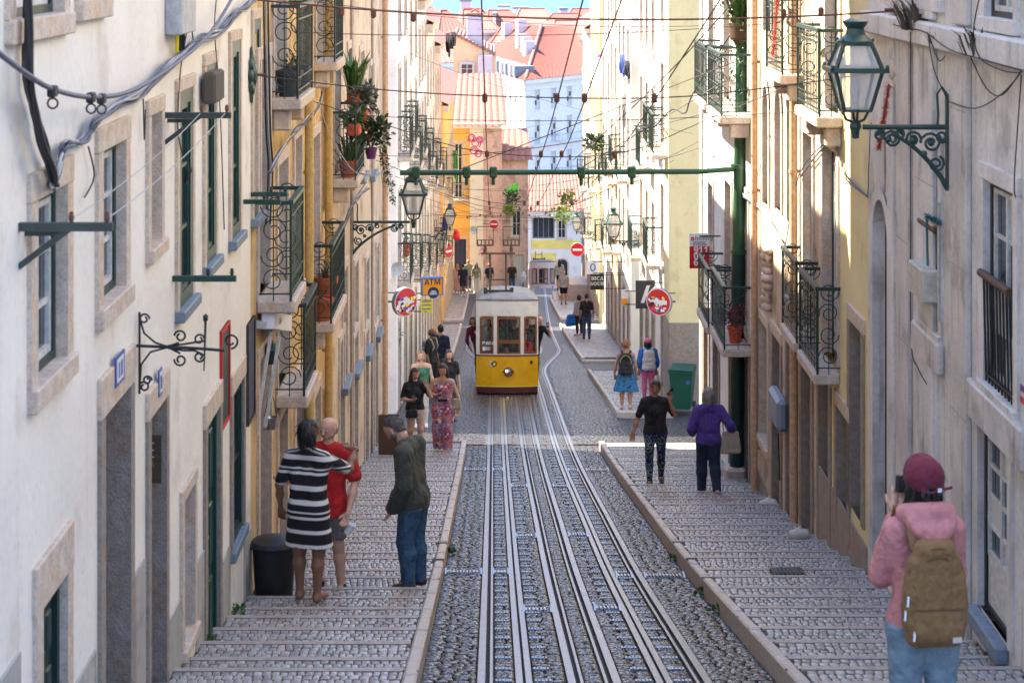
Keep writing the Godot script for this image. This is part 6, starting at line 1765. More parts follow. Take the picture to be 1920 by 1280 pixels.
	tat("bar_lantern", "little dark lantern hanging under the awning", "lantern", at(508, 682, 18.3))
	m = mb(); m.lathe([Vector2(0.04, 0.0), Vector2(0.07, 0.14), Vector2(0.05, 0.2), Vector2(0.0, 0.24)], 6); put(m, "case", "lamp_green")
	m = mb(); m.tube([V(0, 0.24, 0), V(0, 0.4, -0.02)], 0.006, 4); put(m, "hook", "iron")
	# vertical cables and bundle on the ochre house
	for k in 3:
		var pts := []
		for q in [[494, -8], [496, 120], [499, 250], [503, 320], [498, 420]]: pts.append(lw.call(q[0] + k * 4, q[1], 0.04))
		wire("riser_cable", "cable running down the edge of the ochre house", pts, 0.010, "cable" if k != 1 else "cable_pale", "riser cables on the ochre house")
	for k in 5:
		var pts := []
		for q in [[506, 320], [520, 290], [540, 262], [560, 240], [580, 222], [596, 200], [606, 168]]: pts.append(lw.call(q[0] + rnd(-3, 3), q[1] + rnd(-6, 6), 0.06 + rnd(0, 0.06)))
		wire("loose_cable", "frayed cable in the bundle climbing the ochre house", pts, 0.008, ["cable", "cable_grey", "cable_pale"][k % 3], "frayed cables on the ochre house")
	for k in 4:
		var pts := []
		for q in [[600, 200], [617, 250 + k * 14], [640, 290 + k * 10], [665, 322], [700, 328], [740, 312]]: pts.append(at(q[0], q[1], 24.5 + k * 0.3))
		wire("loop_cable", "cable looping loosely past the plant balcony", pts, 0.006, "cable_grey" if k else "cable_pale", "cables looping past the plant balcony")
	for k in 4:
		var pts := []
		for q in [[628, 470], [640, 440], [655, 400], [668, 372], [690, 348]]: pts.append(lw.call(q[0] + rnd(-3, 3), q[1] + rnd(-8, 8), 0.1 + rnd(0, 0.06)))
		wire("peach_cable", "cable in the dark tangle below the plant balcony", pts, 0.010, ["cable", "cable_grey"][k % 2], "tangled cables on the peach house")
	pipe("L", ls(566), road(23) + 0.2, 6.5, 0.055, "yellow_pipe", "yellow painted drainpipe between the ochre house balconies")
	pipe("L", ls(604), road(26), 4.0, 0.055, "yellow_pipe", "yellow painted drainpipe at the joint of ochre and peach houses")
	pipe("L", 37.6, road(38), 3.0, 0.06, "peach_pipe", "tan drainpipe at the end of the peach house")
	# green rosette anchors
	for q in [["L", 468, 140, "lamp_green", "weathered green plaster rosette anchoring a span wire on the cream house"], ["R", 1683, 132, "limestone", "broken stone rosette anchoring a wire on the marble house"], ["R", 1692, 18, "limestone_grey", "small stone boss holding the rusty chain wire"]]:
		var s2: float = ls(q[1]) if q[0] == "L" else rs(q[1])
		onwall("wall_rosette", q[4], "rosette", q[0], s2, hy(q[2], s2))
		m = mb()
		m.ball(L(s2, hy(q[2], s2), 0.03), V(0.09, 0.11, 0.05), 10)
		for i in 8: m.ball(L(s2, hy(q[2], s2), 0.02) + V(cos(i * TAU / 8) * 0.10, sin(i * TAU / 8) * 0.14, 0), V(0.045, 0.06, 0.03), 8)
		m.ball(L(s2, hy(q[2], s2) + 0.2, 0.015), V(0.03, 0.07, 0.02), 8); m.ball(L(s2, hy(q[2], s2) - 0.2, 0.015), V(0.03, 0.07, 0.02), 8)
		put(m, "boss", q[3])
		m = mb(); m.tube([L(s2, hy(q[2], s2), 0.05), L(s2, hy(q[2], s2), 0.16)], 0.014, 6); put(m, "eye_bolt", "rust")
	onwall("stone_ornament", "carved rococo stone ornament above a rosy house doorway", "ornament", "R", rs(1447), hy(580, rs(1447)))
	m = mb()
	var so := rs(1447)
	for i in 9: m.ball(L(so + 0.06 * sin(i * 1.3), hy(575 - i * 13.5, so), 0.05), V(0.16 - 0.012 * absf(i - 6), 0.075, 0.10 + 0.02 * sin(i * 2.0)), 10)
	m.tube(curl(L(so, hy(480, so), 0.08), Vector3(1, 0, 0), Vector3(0, 1, 0.2), 0.16, 0.5, 1.4, 16, 0.4), 0.035, 6); m.tube(curl(L(so, hy(560, so), 0.06), Vector3(1, 0, 0), Vector3(0, 1, 0.2), 0.10, 3.5, -1.4, 16, 0.4), 0.03, 6)
	put(m, "carving", "limestone")
	# --- right wall odds and ends
	for q in [[1425, 100, 900, 0.05, "peach_pipe", "peach drainpipe behind the green post"], [1500, 40, 690, 0.05, "peach_pipe", "peach drainpipe beside the rosy house balcony"]]:
		var s2 := rs(q[0]); pipe("R", s2, road(s2) + 0.15, 3.5, q[3], q[4], q[5])
	onwall("wall_box", "cream painted meter box on the railing below the teal tinsel", "meter box", "R", rs(1764), hy(567, rs(1764)))
	fbar("case", "box_cream", rs(1766), rs(1738), hy(567, rs(1764)), hy(506, rs(1764)), 0.02, 0.16, null, 0.012)
	m = mb(); m.tube([L(rs(1770), hy(380, rs(1770)), 0.04), L(rs(1770), hy(600, rs(1770)), 0.04)], 0.014, 6); put(m, "conduit", "box_cream")
	onwall("gas_meter", "rounded blue grey meter cabinet low on the rosy house", "meter box", "R", rs(1478), hy(812, rs(1478)))
	fbar("case", "meter_blue", rs(1480), rs(1462), hy(808, rs(1478)), hy(748, rs(1478)), 0.0, 0.16, null, 0.05)
	m = mb(); m.tube([L(rs(1471), hy(812, rs(1471)), 0.08), L(rs(1471), hy(900, rs(1471)), 0.06)], 0.012, 5); put(m, "feed", "cable")
	for q in [[1486, 562, "small square white box under the stone ornament"], [1440, 520, "small white box beside the peach drainpipe"]]:
		var s2 := rs(q[0]); onwall("alarm_box", q[2], "alarm box", "R", s2, hy(q[1], s2))
		fbar("case", "sign_white", s2 - 0.12, s2 + 0.12, hy(q[1] + 9, s2), hy(q[1] - 9, s2), 0.0, 0.08, null, 0.015)
		fbar("grille", "box_grey", s2 - 0.08, s2 + 0.08, hy(q[1] + 5, s2), hy(q[1] - 5, s2), 0.08, 0.084)
	var rw := func(x: float, yy: float, d := 0.04) -> Vector3:
		var s2 := rs(x, d)
		return V(wall_r(s2) - d, hy(yy, s2), -s2)
	for q in [[[1675, 45], [1700, 52], [1735, 60], [1780, 92], [1840, 110], [1916, 132]], [[1740, 60], [1752, 130], [1775, 182]], [[1742, 65], [1760, 112], [1772, 106]], [[1780, 190], [1830, 203], [1880, 175], [1916, 135]], [[1820, 105], [1850, 165], [1880, 178], [1916, 132]], [[1905, 370], [1903, 330], [1916, 140]], [[1836, 0], [1826, 60], [1838, 108], [1880, 132], [1916, 136]], [[1708, 60], [1708, 400], [1709, 640], [1722, 690], [1738, 720]], [[1628, 365], [1632, 250], [1635, 230]], [[1660, 360], [1660, 270], [1658, 240]]]:
		var pts := []
		for e in q: pts.append(rw.call(e[0], e[1], 0.13 if e[1] < 140 else 0.06))
		wire("wall_wire", "thin black wire strung loosely over the marble house", pts, 0.005, "cable", "loose wires on the marble house")
	for k in 3:
		var pts := []
		for q in [[1440, 395], [1470, 470], [1500, 330], [1560, 262], [1580, 322], [1628, 368]]:
			if k == 0 or q[0] > 1490: pts.append(rw.call(q[0] + rnd(-3, 3), q[1] + rnd(-5, 5), 0.05))
		wire("yellow_house_wire", "grey cable draped across the butter yellow house", pts, 0.008, "cable_grey", "cables draped on the butter yellow house")
	for k in 4:
		var pts := []
		for q in [[1335, 275], [1352, 300], [1372, 335], [1392, 365], [1420, 385], [1440, 410], [1464, 445]]: pts.append(rw.call(q[0] + rnd(-3, 3), q[1] + rnd(-5, 5), 0.05))
		wire("white_house_wire", "cable in the bundle sloping over the bright white house", pts, 0.009, ["cable_grey", "cable_pale"][k % 2], "cables on the bright white house")
	for q in [[1722, 48, 0.35, 70, "twiggy dry weed rooted on the marble ledge by the stone boss"], [1838, 96, 0.26, 50, "dry weed sprouting from the marble ledge over the lantern bracket"], [1765, 75, 0.12, 20, "small sprig growing on the marble ledge"]]:
		tat("wall_weed", q[4], "weed", rw.call(q[0], q[1] + 8, 0.06))
		m = mb(); blades(m, Vector3.ZERO, q[3], q[2], 0.7); put(m, "stalks", "twig")
	# tinsel
	var tinsel := func(label, a: Vector3, b: Vector3, r: float, mt: String, n: int) -> void:
		tat("tinsel_garland", label, "garland", a)
		var mm := mb(true)
		for i in n:
			var c: Vector3 = a.lerp(b, rnd(0, 1)); var d := V(rnd(-1, 1), rnd(-1, 0.4), rnd(-1, 1)).normalized() * r
			var sd := d.cross(V(rnd(-1, 1), 1, rnd(-1, 1))).normalized() * 0.005
			mm.tri(c - sd, c + sd, c + d); mm.tri(c + sd, c - sd, c + d)
		mm.tube([a, b], 0.01, 4); put(mm, "strands", mt)
	tinsel.call("faded red tinsel hanging from the stone rosette", at(1668, 158, 17.4), at(1648, 280, 17.4), 0.055, "tinsel_red", 500)
	tinsel.call("red tinsel hanging down beside an upper iron balcony", at(1458, -10, 23.2), at(1450, 103, 23.2), 0.05, "tinsel_red", 400)
	tinsel.call("teal tinsel wound on a window handrail of the marble house", rw.call(1738, 402, 0.06), rw.call(1762, 416, 0.06), 0.05, "tinsel_teal", 260)
	tinsel.call("strand of teal tinsel dangling down the railing bars", rw.call(1738, 410, 0.06), rw.call(1740, 500, 0.06), 0.015, "tinsel_teal", 90)
	# house number plates and stickers on the marble house
	for q in [[1918, 728, "small purple sticker on the marble house edge", "purple_plastic"], [1918, 750, "small red and cream sticker on the marble house edge", "sign_red"]]:
		onwall("sticker", q[2], "sticker", "R", rs(q[0]), hy(q[1] + 6, rs(q[0])))
		fbar("paper", q[3], rs(q[0]) - 0.06, rs(q[0]) + 0.06, hy(q[1] + 6, rs(q[0])), hy(q[1] - 6, rs(q[0])), 0.0, 0.003)
	# --- signs in the street
	no_entry("no entry sign plastered with stickers, fixed to the peach house corner", at(761, 566, 38.0), 0.30, 0.72, LX, true)
	no_entry("no entry sign covered in stickers below, on an arm from the lemon corner", at(1235, 566, 42.6), 0.315, -0.55, wall_r(42.6), true)
	no_entry("clean no entry sign on the far pavement of the tall white house", at(1083, 468, 82.0), 0.31, 0.0, wall_r(82.0), false)
	no_entry("half turned no entry sign by the hanging red lamp", at(841, 471, 81.0), 0.30, 0.9, LX, false)
	no_entry("tiny no entry sign on the ochre corner house", at(926, 420, 104.0), 0.27, 0.0, -0.6, false)
	var c := at(811, 537, 49.0)
	panel("cash_machine_sign", "orange cash machine sign box reading ATM with a blue emblem", "sign", c, 0.54, 0.43, 0.25, "atm_orange", "atm_blue", 0.16, LX)
	text("ATM", 0.15, V(0, 0.04, 0.003), Basis(), "sign_navy", ct, "lettering", "Droid Sans", true)
	m = mb(); disc(m, V(0.02, -0.16, 0.002), 0.15, Basis(), 0.006); put(m, "emblem", "sign_navy")
	m = mb()
	for i in 3: m.box(V(-0.08 + 0.02 * i, -0.20 + 0.035 * i, 0.008), V(0.12 - 0.02 * i, -0.18 + 0.035 * i, 0.012))
	put(m, "emblem_mark", "sign_white")
	panel("yellow_placard", "small yellow placard with blue lines below the cash machine sign", "sign", at(800, 573, 49.0), 0.30, 0.36, 0.2, "sign_yellow", "", 0.03, LX)
	for i in 3:
		m = mb(); m.box(V(-0.12, 0.10 - i * 0.1, 0.001), V(0.12, 0.13 - i * 0.1, 0.003)); put(m, "text_line", "atm_blue")
	panel("estate_sign", "white and red estate agent board with phone number on the bright white house", "sign", at(1312, 470, 33.0), 0.36, 0.62, 0.08, "sign_white", "", 0.015, wall_r(33.0))
	m = mb(); m.box(V(-0.18, -0.31, 0.0), V(0.18, 0.08, 0.004)); put(m, "red_field", "sign_red")
	m = mb(); m.tube(curl(V(-0.125, 0.215, 0.006), Vector3(1, 0, 0), Vector3(0, 1, 0), 0.026, 0, 1, 10, 1.0), 0.009, 4); put(m, "house_emblem", "sign_red")
	text("homing", 0.065, V(-0.085, 0.185, 0.001), Basis(), "sign_grey", ct, "lettering")
	text("MIGUEL", 0.042, V(0, 0.125, 0.001), Basis(), "sign_grey", ct, "lettering", "Droid Sans", true)
	text("TEIXEIRA", 0.042, V(0, 0.088, 0.001), Basis(), "sign_grey", ct, "lettering", "Droid Sans", true)
	for q in [["911", -0.025], ["0 7", -0.135], ["6", -0.245]]: text(q[0], 0.115, V(-0.11, q[1] - 0.02, 0.005), Basis(), "sign_white", ct, "lettering")
	panel("bar_sign", "dark grey hanging sign with a white slanting letter K", "sign", at(1210, 552, 46.5), 0.47, 0.70, 0.1, "iron_grey", "", 0.05, wall_r(46.5))
	text("K", 0.42, V(-0.17, -0.22, 0.003), Basis(Vector3(1, 0, 0), Vector3(0.35, 1, 0), Vector3(0, 0, 1)), "sign_white", ct, "lettering")
	panel("cafe_sign", "black square sign reading BICA SOUR on the cream tall house", "sign", at(1120, 528, 63.0), 0.46, 0.54, 0.0, "black", "", 0.04, wall_r(63.0))
	text("BICA", 0.12, V(0, 0.05, 0.003), Basis(), "sign_white", ct, "lettering", "Droid Serif", true)
	text("SOUR", 0.12, V(0, -0.13, 0.003), Basis(), "sign_white", ct, "lettering", "Droid Serif", true)
	panel("poster_sign", "white sign with a blue and red oval above the black cafe sign", "sign", at(1112, 501, 62.5), 0.42, 0.46, 0.0, "sign_white", "", 0.04, wall_r(62.5))
	m = mb(); m.tube(curl(V(0, 0, 0.004), Vector3(0.6, 0, 0), Vector3(0, 1, 0), 0.12, 0, 1, 20, 1.0), 0.022, 5); put(m, "oval", "atm_blue")
	panel("small_shop_sign", "little white and orange sign below the lamp of the ivory house", "sign", at(1171, 558, 50.0), 0.17, 0.42, 0.0, "sign_white", "", 0.02, wall_r(50.0))
	m = mb(); m.box(V(-0.08, -0.19, 0.001), V(0.08, -0.02, 0.004)); put(m, "orange_field", "atm_orange")
	# --- bins and boards on the pavements
	var bz := 17.35
	var by := side_y(bz, 0.10)
	tat("rubbish_bin", "round black rubbish bin with a flat lid behind the couple", "bin", V((513 - VX) / F * bz, by, -bz))
	m = mb(); m.lathe([Vector2(0.0, 0.0), Vector2(0.165, 0.0), Vector2(0.175, 0.02), Vector2(0.20, 0.50), Vector2(0.185, 0.50), Vector2(0.0, 0.49)], 22); put(m, "drum", "bin_black")
	m = mb(); m.lathe([Vector2(0.21, 0.50), Vector2(0.222, 0.515), Vector2(0.20, 0.55), Vector2(0.08, 0.575), Vector2(0.0, 0.58)], 22); put(m, "lid", "bin_black")
	m = mb(); m.cbox(V(-0.235, 0.46, -0.04), V(-0.19, 0.53, 0.04), 0.01); put(m, "handle", "bin_black")
	bz = 43.3
	thing("wheelie_bin", "dark green wheeled bin standing at the lemon house corner", "bin", Transform3D(Basis(Vector3.UP, -0.25), V((1280 - VX) / F * bz, side_y(bz, 0.12), -bz)))
	m = mb()
	var lo := [V(-0.20, 0.10, -0.24), V(0.20, 0.10, -0.24), V(0.20, 0.10, 0.22), V(-0.20, 0.10, 0.22)]; var hi := [V(-0.27, 0.98, -0.32), V(0.27, 0.98, -0.32), V(0.27, 0.98, 0.30), V(-0.27, 0.98, 0.30)]
	for i in 4: m.oq(V(0, 0.5, 0), lo[i], lo[(i + 1) % 4], hi[(i + 1) % 4], hi[i])
	m.oq(V(0, 0.5, 0), lo[0], lo[1], lo[2], lo[3]); put(m, "tub", "bin_green")
	m = mb(); m.cbox(V(-0.29, 0.93, -0.33), V(0.29, 0.985, 0.32), 0.015); put(m, "rim", "bin_green")
	m = mb(); m.cbox(V(-0.29, 0.99, -0.36), V(0.29, 1.04, 0.33), 0.03); put(m, "lid", "bin_green")
	for sx in [-0.24, 0.24]:
		m = mb(); m.lathe([Vector2(0.0, -0.025), Vector2(0.10, -0.025), Vector2(0.10, 0.025), Vector2(0.0, 0.025)], 14, V(sx, 0.10, -0.26), Basis(Vector3(0, 0, 1), PI / 2)); put(m, "wheel", "black")
	m = mb(); m.box(V(0.12, 0.70, 0.285), V(0.22, 0.78, 0.30)); put(m, "sticker", "fabric_blue")
	bz = 34.0
	thing("menu_board", "brown standing menu board with faint lettering behind the grey haired man", "menu board", Transform3D(Basis(Vector3.UP, 0.1), V((729 - VX) / F * bz, side_y(bz, 0.10), -bz)))
	m = mb(); m.cbox(V(-0.19, 0.04, -0.03), V(0.19, 0.80, 0.0), 0.008); put(m, "board", "board_wood")
	m = mb()
	for sx in [-0.16, 0.16]: m.box(V(sx - 0.015, 0.0, -0.03), V(sx + 0.015, 0.06, 0.0))
	m.bar(V(0, 0.6, -0.03), V(0, 0.0, -0.28), 0.03, 0.02); put(m, "leg", "board_wood")
	m = mb()
	for i in 6: m.box(V(-0.02 + 0.028 * i, 0.60, 0.0), V(-0.002 + 0.028 * i, 0.64, 0.002))
	put(m, "faint_lettering", "pale_stone")
	bz = 52.5
	tat("wooden_stool", "little wooden stool against the wall past the backpacker", "stool", V((822 - VX) / F * bz, road(bz), -bz))
	m = mb(); m.cbox(V(-0.17, 0.42, -0.15), V(0.17, 0.46, 0.15), 0.01); put(m, "seat", "board_wood")
	for q in [[-1, -1], [1, -1], [-1, 1], [1, 1]]:
		m = mb(); m.bar(V(q[0] * 0.13, 0.42, q[1] * 0.11), V(q[0] * 0.16, 0.0, q[1] * 0.14), 0.03, 0.03); put(m, "leg", "board_wood")
	for q in [[1440, 918, 25.6, "crumpled white plastic bag by a doorstep", "bag_white"], [1497, 966, 21.9, "yellowish rubbish bag against a doorstep", "box_cream"]]:
		var zz: float = q[2]
		tat("rubbish_bag", q[3], "bag", V((q[0] - VX) / F * zz, side_y(zz), -zz))
		m = mb(); m.raw(blob([[V(-0.07, 0.05, 0), V(0.07, 0.06, 0.02), 0.06, 0.07], [V(0, 0.07, 0), V(0.02, 0.15, 0), 0.06, 0.02]], 0.015, 0.03)); put(m, "bag", q[4])
	for q in [[1485, 972, 22.2], [1895, 1252, 13.9], [1478, 1040, 18.9]]:
		var zz: float = q[2]
		tat("drain_cover", "dark iron drain cover set in the pavement by the house fronts", "drain cover", V((q[0] - VX) / F * zz, side_y(zz), -zz), "drain covers in the pavement")
		m = mb(); m.xf = Transform3D(Basis(Vector3(1, 0, 0), -0.11), V(0, 0.012, 0)); m.box(V(-0.16, -0.02, -0.16), V(0.16, 0.006, 0.16)); put(m, "plate", "iron")
		m = mb(); m.xf = Transform3D(Basis(Vector3(1, 0, 0), -0.11), V(0, 0.012, 0))
		for i in 7: m.box(V(-0.14 + 0.042 * i, 0.006, -0.14), V(-0.12 + 0.042 * i, 0.014, 0.14))
		put(m, "ribs", "iron")
	for q in [[LX + 0.06, 16.2], [LX + 0.05, 14.6], [LX + 0.06, 17.9], [2.03, 17.0], [2.02, 18.3], [2.02, 21.0], [-0.50, 21.5]]:
		tat("grass_tuft", "tuft of grass growing at the edge of the pavement", "grass", V(q[0], (side_y(q[1], 0.1) if q[0] < -1 else road(q[1])), -q[1]), "grass tufts along the kerb and walls")
		m = mb(); leaves(m, V(0, 0.03, 0), V(0.07, 0.04, 0.10), 40, 0.05); put(m, "blades", "leaf")
	# --- plants on balconies
	pot("round dark pot with a low succulent on the top ochre balcony", V(LX + 0.15, -1.55, -19.35), 0.14, 0.27, "dark_pot", "leaf_dark", "leaves", 0.10, 80)
	pot("second dark pot on the top ochre balcony", V(LX + 0.15, -1.55, -20.2), 0.13, 0.26, "dark_pot", "leaf_dark", "leaves", 0.10, 80)
	pot("terracotta pot with a sprig on the low amber house balcony", V(LX + 0.15, -4.59, -22.95), 0.15, 0.28, "terracotta", "leaf", "leaves", 0.09, 40)
	pot("terracotta pot behind the first on the low amber house balcony", V(LX + 0.15, -4.59, -23.6), 0.15, 0.42, "terracotta", "leaf_dark", "blades", 0.14, 60)
	planter("red trough of leafy herbs on the plant balcony rail", "L", 26.25, 26.6, -2.66, 0.30, "red_plastic", "leaf", 0.22, 170)
	planter("red trough of silvery heather on the plant balcony rail", "L", 27.0, 27.7, -2.55, 0.36, "red_plastic", "leaf_grey", 0.46, 620)
	planter("trough of bright upright conifers above the plant balcony", "L", 27.2, 27.8, -2.28, 0.22, "red_plastic", "leaf", 0.62, 520, "blades")
	pot("orange pot of cactus leaves on the plant balcony floor", V(LX + 0.2, -3.27, -26.5), 0.13, 0.24, "terracotta", "leaf_dark", "blades", 0.30, 110)
	pot("purple pot of trailing flowers hung outside the plant balcony", V(LX + 0.48, -3.1, -27.3), 0.09, 0.16, "purple_plastic", "leaf_dark", "leaves", 0.32, 460)
	tat("trailing_plant", "long trailing green plant hanging below the plant balcony", "plant", V(LX + 0.62, -3.0, -27.7))
	m = mb()
	for i in 6: leaves(m, V(0.03 * i, -0.14 * i, 0), V(0.05, 0.14, 0.06), 45, 0.045, 0.8)
	put(m, "foliage", "leaf_dark")
	m = mb()
	for i in 6: m.tube([V(0.02 * i - 0.05, 0.1, 0), V(0.03 * i, -0.5 - 0.08 * (i % 3), 0)], 0.004, 3)
	put(m, "vines", "stem")
	for i in 5:
		tat("flower", "orange blossom on the trailing plant balcony", "flower", V(LX + 0.50 + rnd(-0.08, 0.12), -2.85 + rnd(-0.12, 0.2), -27.2 + rnd(-0.1, 0.1)), "orange blossoms on the plant balcony")
		m = mb(); leaves(m, Vector3.ZERO, V(0.02, 0.02, 0.02), 14, 0.04); m.colored = false; put(m, "petals", "flower")
	for q in [[752, 212, 51.0, 0.17, 0.3, "terracotta", "leaf_dark", "orange pot on an upper balcony of the ivory house"], [750, 137, 50.5, 0.16, 0.26, "terracotta", "leaf_grey", "terracotta pot with a pale cactus on the ivory house"], [757, 480, 47.0, 0.18, 0.34, "terracotta", "leaf_dark", "red pot on a lower balcony of the white corner house"], [742, 650, 44.5, 0.12, 0.2, "dark_pot", "leaf", "leafy pot by the door of the white corner house"]]:
		pot(q[7], at(q[0], q[1], q[2]), q[3], q[4], q[5], q[6], "leaves", 0.16, 90)
	pot("red leaved plant in a pot on the low lattice balcony", V(wall_r(29) - 0.2, -6.15, -29.0), 0.12, 0.26, "red_plastic", "leaf_red", "leaves", 0.22, 140)
	for q in [[960, 370, 100.0, 0.5, "leaf_dark", "clump of leafy plants over the far shop front"], [1055, 400, 92.0, 0.55, "leaf_lime", "bright lime creeper on the pale yellow house"], [1062, 375, 94.0, 0.5, "leaf", "tangled creeper above the lime one"], [1115, 268, 66.0, 0.35, "leaf_dark", "bush growing from the cream tall house balcony"], [820, 455, 80.0, 0.5, "leaf_dark", "dark bush beside the half turned sign"], [955, 395, 101.0, 0.35, "leaf_lime", "yellow green clump under the far leafy plants"]]:
		tat("creeper", q[5], "plant", at(q[0], q[1], q[2]))
		m = mb(); leaves(m, Vector3.ZERO, V(q[3], q[3] * 0.9, q[3] * 0.8), 260, 0.16); put(m, "foliage", q[4])
		m = mb(); m.tube([V(0, -q[3], 0), V(0.05, q[3] * 0.5, 0)], 0.02, 4); put(m, "stem", "stem")
	# --- washing and flags
	hanging_cloth("long pinkish towel hung from a high window of the ivory house", at(732, 20, 46.0), at(752, 18, 48.5), 1.75, "fabric_pink")
	hanging_cloth("white sheet drying in the sun on the ivory tall house", at(1182, 345, 58.0), at(1212, 343, 55.0), 1.5, "fabric_white")
	hanging_cloth("long beige cloth hanging from the tall white house", at(1110, 108, 66.0), at(1130, 106, 63.0), 1.35, "fabric_cream")
	for q in [[1162, 100, 61, "fabric_blue", "blue patterned shirt on the cream tall house line", 0.75], [1172, 112, 60, "fabric_dark", "dark trousers on the cream tall house line", 0.6], [1156, 100, 62, "fabric_white", "white vest on the cream tall house line", 0.6], [1120, 100, 67, "fabric_magenta", "pink cloth pegged over the beige one", 0.3], [845, 58, 74, "fabric_dark", "black shirt drying on the green balcony", 0.7], [835, 60, 76, "fabric_dark", "black trousers drying on the green balcony", 1.0], [722, 440, 42.5, "fabric_white", "white lace drying on the corner house", 1.2], [1130, 330, 61, "fabric_white", "pale curtain blowing from the cream tall house", 1.4], [830, 405, 76, "fabric_blue", "blue cloth hanging by the far lamp", 0.6]]:
		hanging_cloth(q[4], at(q[0], q[1], q[2]), at(q[0] + 9, q[1], q[2] - 0.6), q[5], q[3])
	hanging_cloth("bright green flag hanging from the ochre corner house balcony", at(849, 283, 104.5), at(858, 283, 104.3), 1.7, "flag_green", "flag")
	hanging_cloth("green awning cloth over the far shop front", at(948, 352, 101.0), at(972, 340, 101.0), 0.6, "flag_green", "awning")
	tat("red_lamp", "red rounded hanging lamp outside a bar", "lamp", at(856, 450, 88.0))
	m = mb(); m.raw(blob([[V(0, 0.15, 0), V(0, 0.35, 0), 0.18, 0.15]], 0.03, 0.02)); put(m, "shade", "sign_red")
	m = mb(); m.tube([V(0, 0.5, 0), V(-0.5, 0.5, 0)], 0.015, 5); put(m, "arm", "iron")
	for q in [[886, 432, 104.0, 0.24, "white satellite dish on the ochre corner house"], [742, 505, 43.4, 0.16, "small grey satellite dish on the white corner house"]]:
		tat("satellite_dish", q[4], "satellite dish", at(q[0], q[1], q[2]))
		m = mb(); m.lathe([Vector2(0.0, 0.0), Vector2(q[3] * 0.6, 0.03), Vector2(q[3], 0.09)], 18, Vector3.ZERO, Basis(Vector3.UP, 0.5) * Basis(Vector3(1, 0, 0), PI / 2.4)); put(m, "dish", "box_grey")
		m = mb(); m.tube([V(0, 0, 0), V(-0.1, -0.1, -0.2), V(-0.2, -0.1, -0.5)], 0.015, 5); put(m, "mount", "iron")
	tat("standing_lantern", "small white street lantern standing by the lower tram", "street lamp", V((981 - VX) / F * 112.0, road(112.0), -112.0))
	m = mb(); m.tube([V(0, 0, 0), V(0, 0.35, 0)], 0.06, 8, 0.03); put(m, "post", "iron")
	m = mb(); m.lathe([Vector2(0.09, 0.35), Vector2(0.2, 0.75), Vector2(0.1, 0.95), Vector2(0.0, 1.05)], 6); put(m, "lantern", "lamp_glass")
	tat("stone_steps", "pale stone steps against the yellow tall house", "steps", V(3.9, road(100.0), -100.0))
	for i in 4:
		m = mb(); m.cbox(V(-0.7 + 0.28 * i, -0.4, -1.3), V(1.1, 0.27 * (i + 1), 1.2 - 0.01 * i), 0.02); put(m, "step", "pale_stone")

# ---- people. Local frame: +z the way the person faces, +x their left, y up; joints in shares of the height
func pose(over := {}) -> Dictionary:
	var j := {"pel": V(0, 0.53, 0), "chest": V(0, 0.73, 0.0), "neck": V(0, 0.835, -0.008), "head": V(0, 0.93, 0.012)}
	for s in [["l", 1.0], ["r", -1.0]]:
		var k: float = s[1]
		j["hip" + s[0]] = V(0.052 * k, 0.50, 0); j["kn" + s[0]] = V(0.056 * k, 0.285, 0.012); j["an" + s[0]] = V(0.058 * k, 0.045, -0.012); j["toe" + s[0]] = V(0.068 * k, 0.018, 0.085)
		j["sh" + s[0]] = V(0.104 * k, 0.795, -0.005); j["el" + s[0]] = V(0.138 * k, 0.635, -0.018); j["wr" + s[0]] = V(0.143 * k, 0.49, 0.03); j["fi" + s[0]] = V(0.14 * k, 0.40, 0.05)
	j.merge(over, true)
	return j

func hand_bones(w: Vector3, tip: Vector3, side: float, curl_: float) -> Array:
	# palm, four unequal fingers bent at two joints, thumb from the side of the palm
	var d := (tip - w).normalized()
	var acr := d.cross(Vector3.UP if absf(d.y) < 0.8 else Vector3(0, 0, 1)).normalized()
	if acr.z * side < 0 and absf(d.y) >= 0.8: acr = -acr
	var nm := acr.cross(d).normalized()
	var o := [[w - d * 0.02, w + d * 0.03, 0.024, 0.026], [w + d * 0.03 + acr * 0.016, w + d * 0.085 + acr * 0.022, 0.018, 0.015], [w + d * 0.03 - acr * 0.014, w + d * 0.085 - acr * 0.02, 0.018, 0.015]]
	for i in 4:
		var b := w + d * 0.085 + acr * (0.028 - 0.0187 * i)
		var l: float = [0.065, 0.075, 0.07, 0.055][i]
		var d1 := (d + nm * curl_ * 0.7 + acr * (0.12 - 0.08 * i)).normalized()
		var d2 := (d + nm * curl_ * 2.0).normalized()
		o.append([b, b + d1 * l * 0.55, 0.0095, 0.009]); o.append([b + d1 * l * 0.55, b + d1 * l * 0.55 + d2 * l * 0.45, 0.009, 0.0075])
	var tb := w + d * 0.035 + acr * 0.026
	o.append([tb, tb + (d + acr * 0.9 + nm * 0.4).normalized() * 0.035, 0.012, 0.010]); o.append([tb + (d + acr * 0.9 + nm * 0.4).normalized() * 0.035, tb + (d * 1.4 + acr * 0.8 + nm * 0.6).normalized() * 0.068, 0.010, 0.008])
	return o

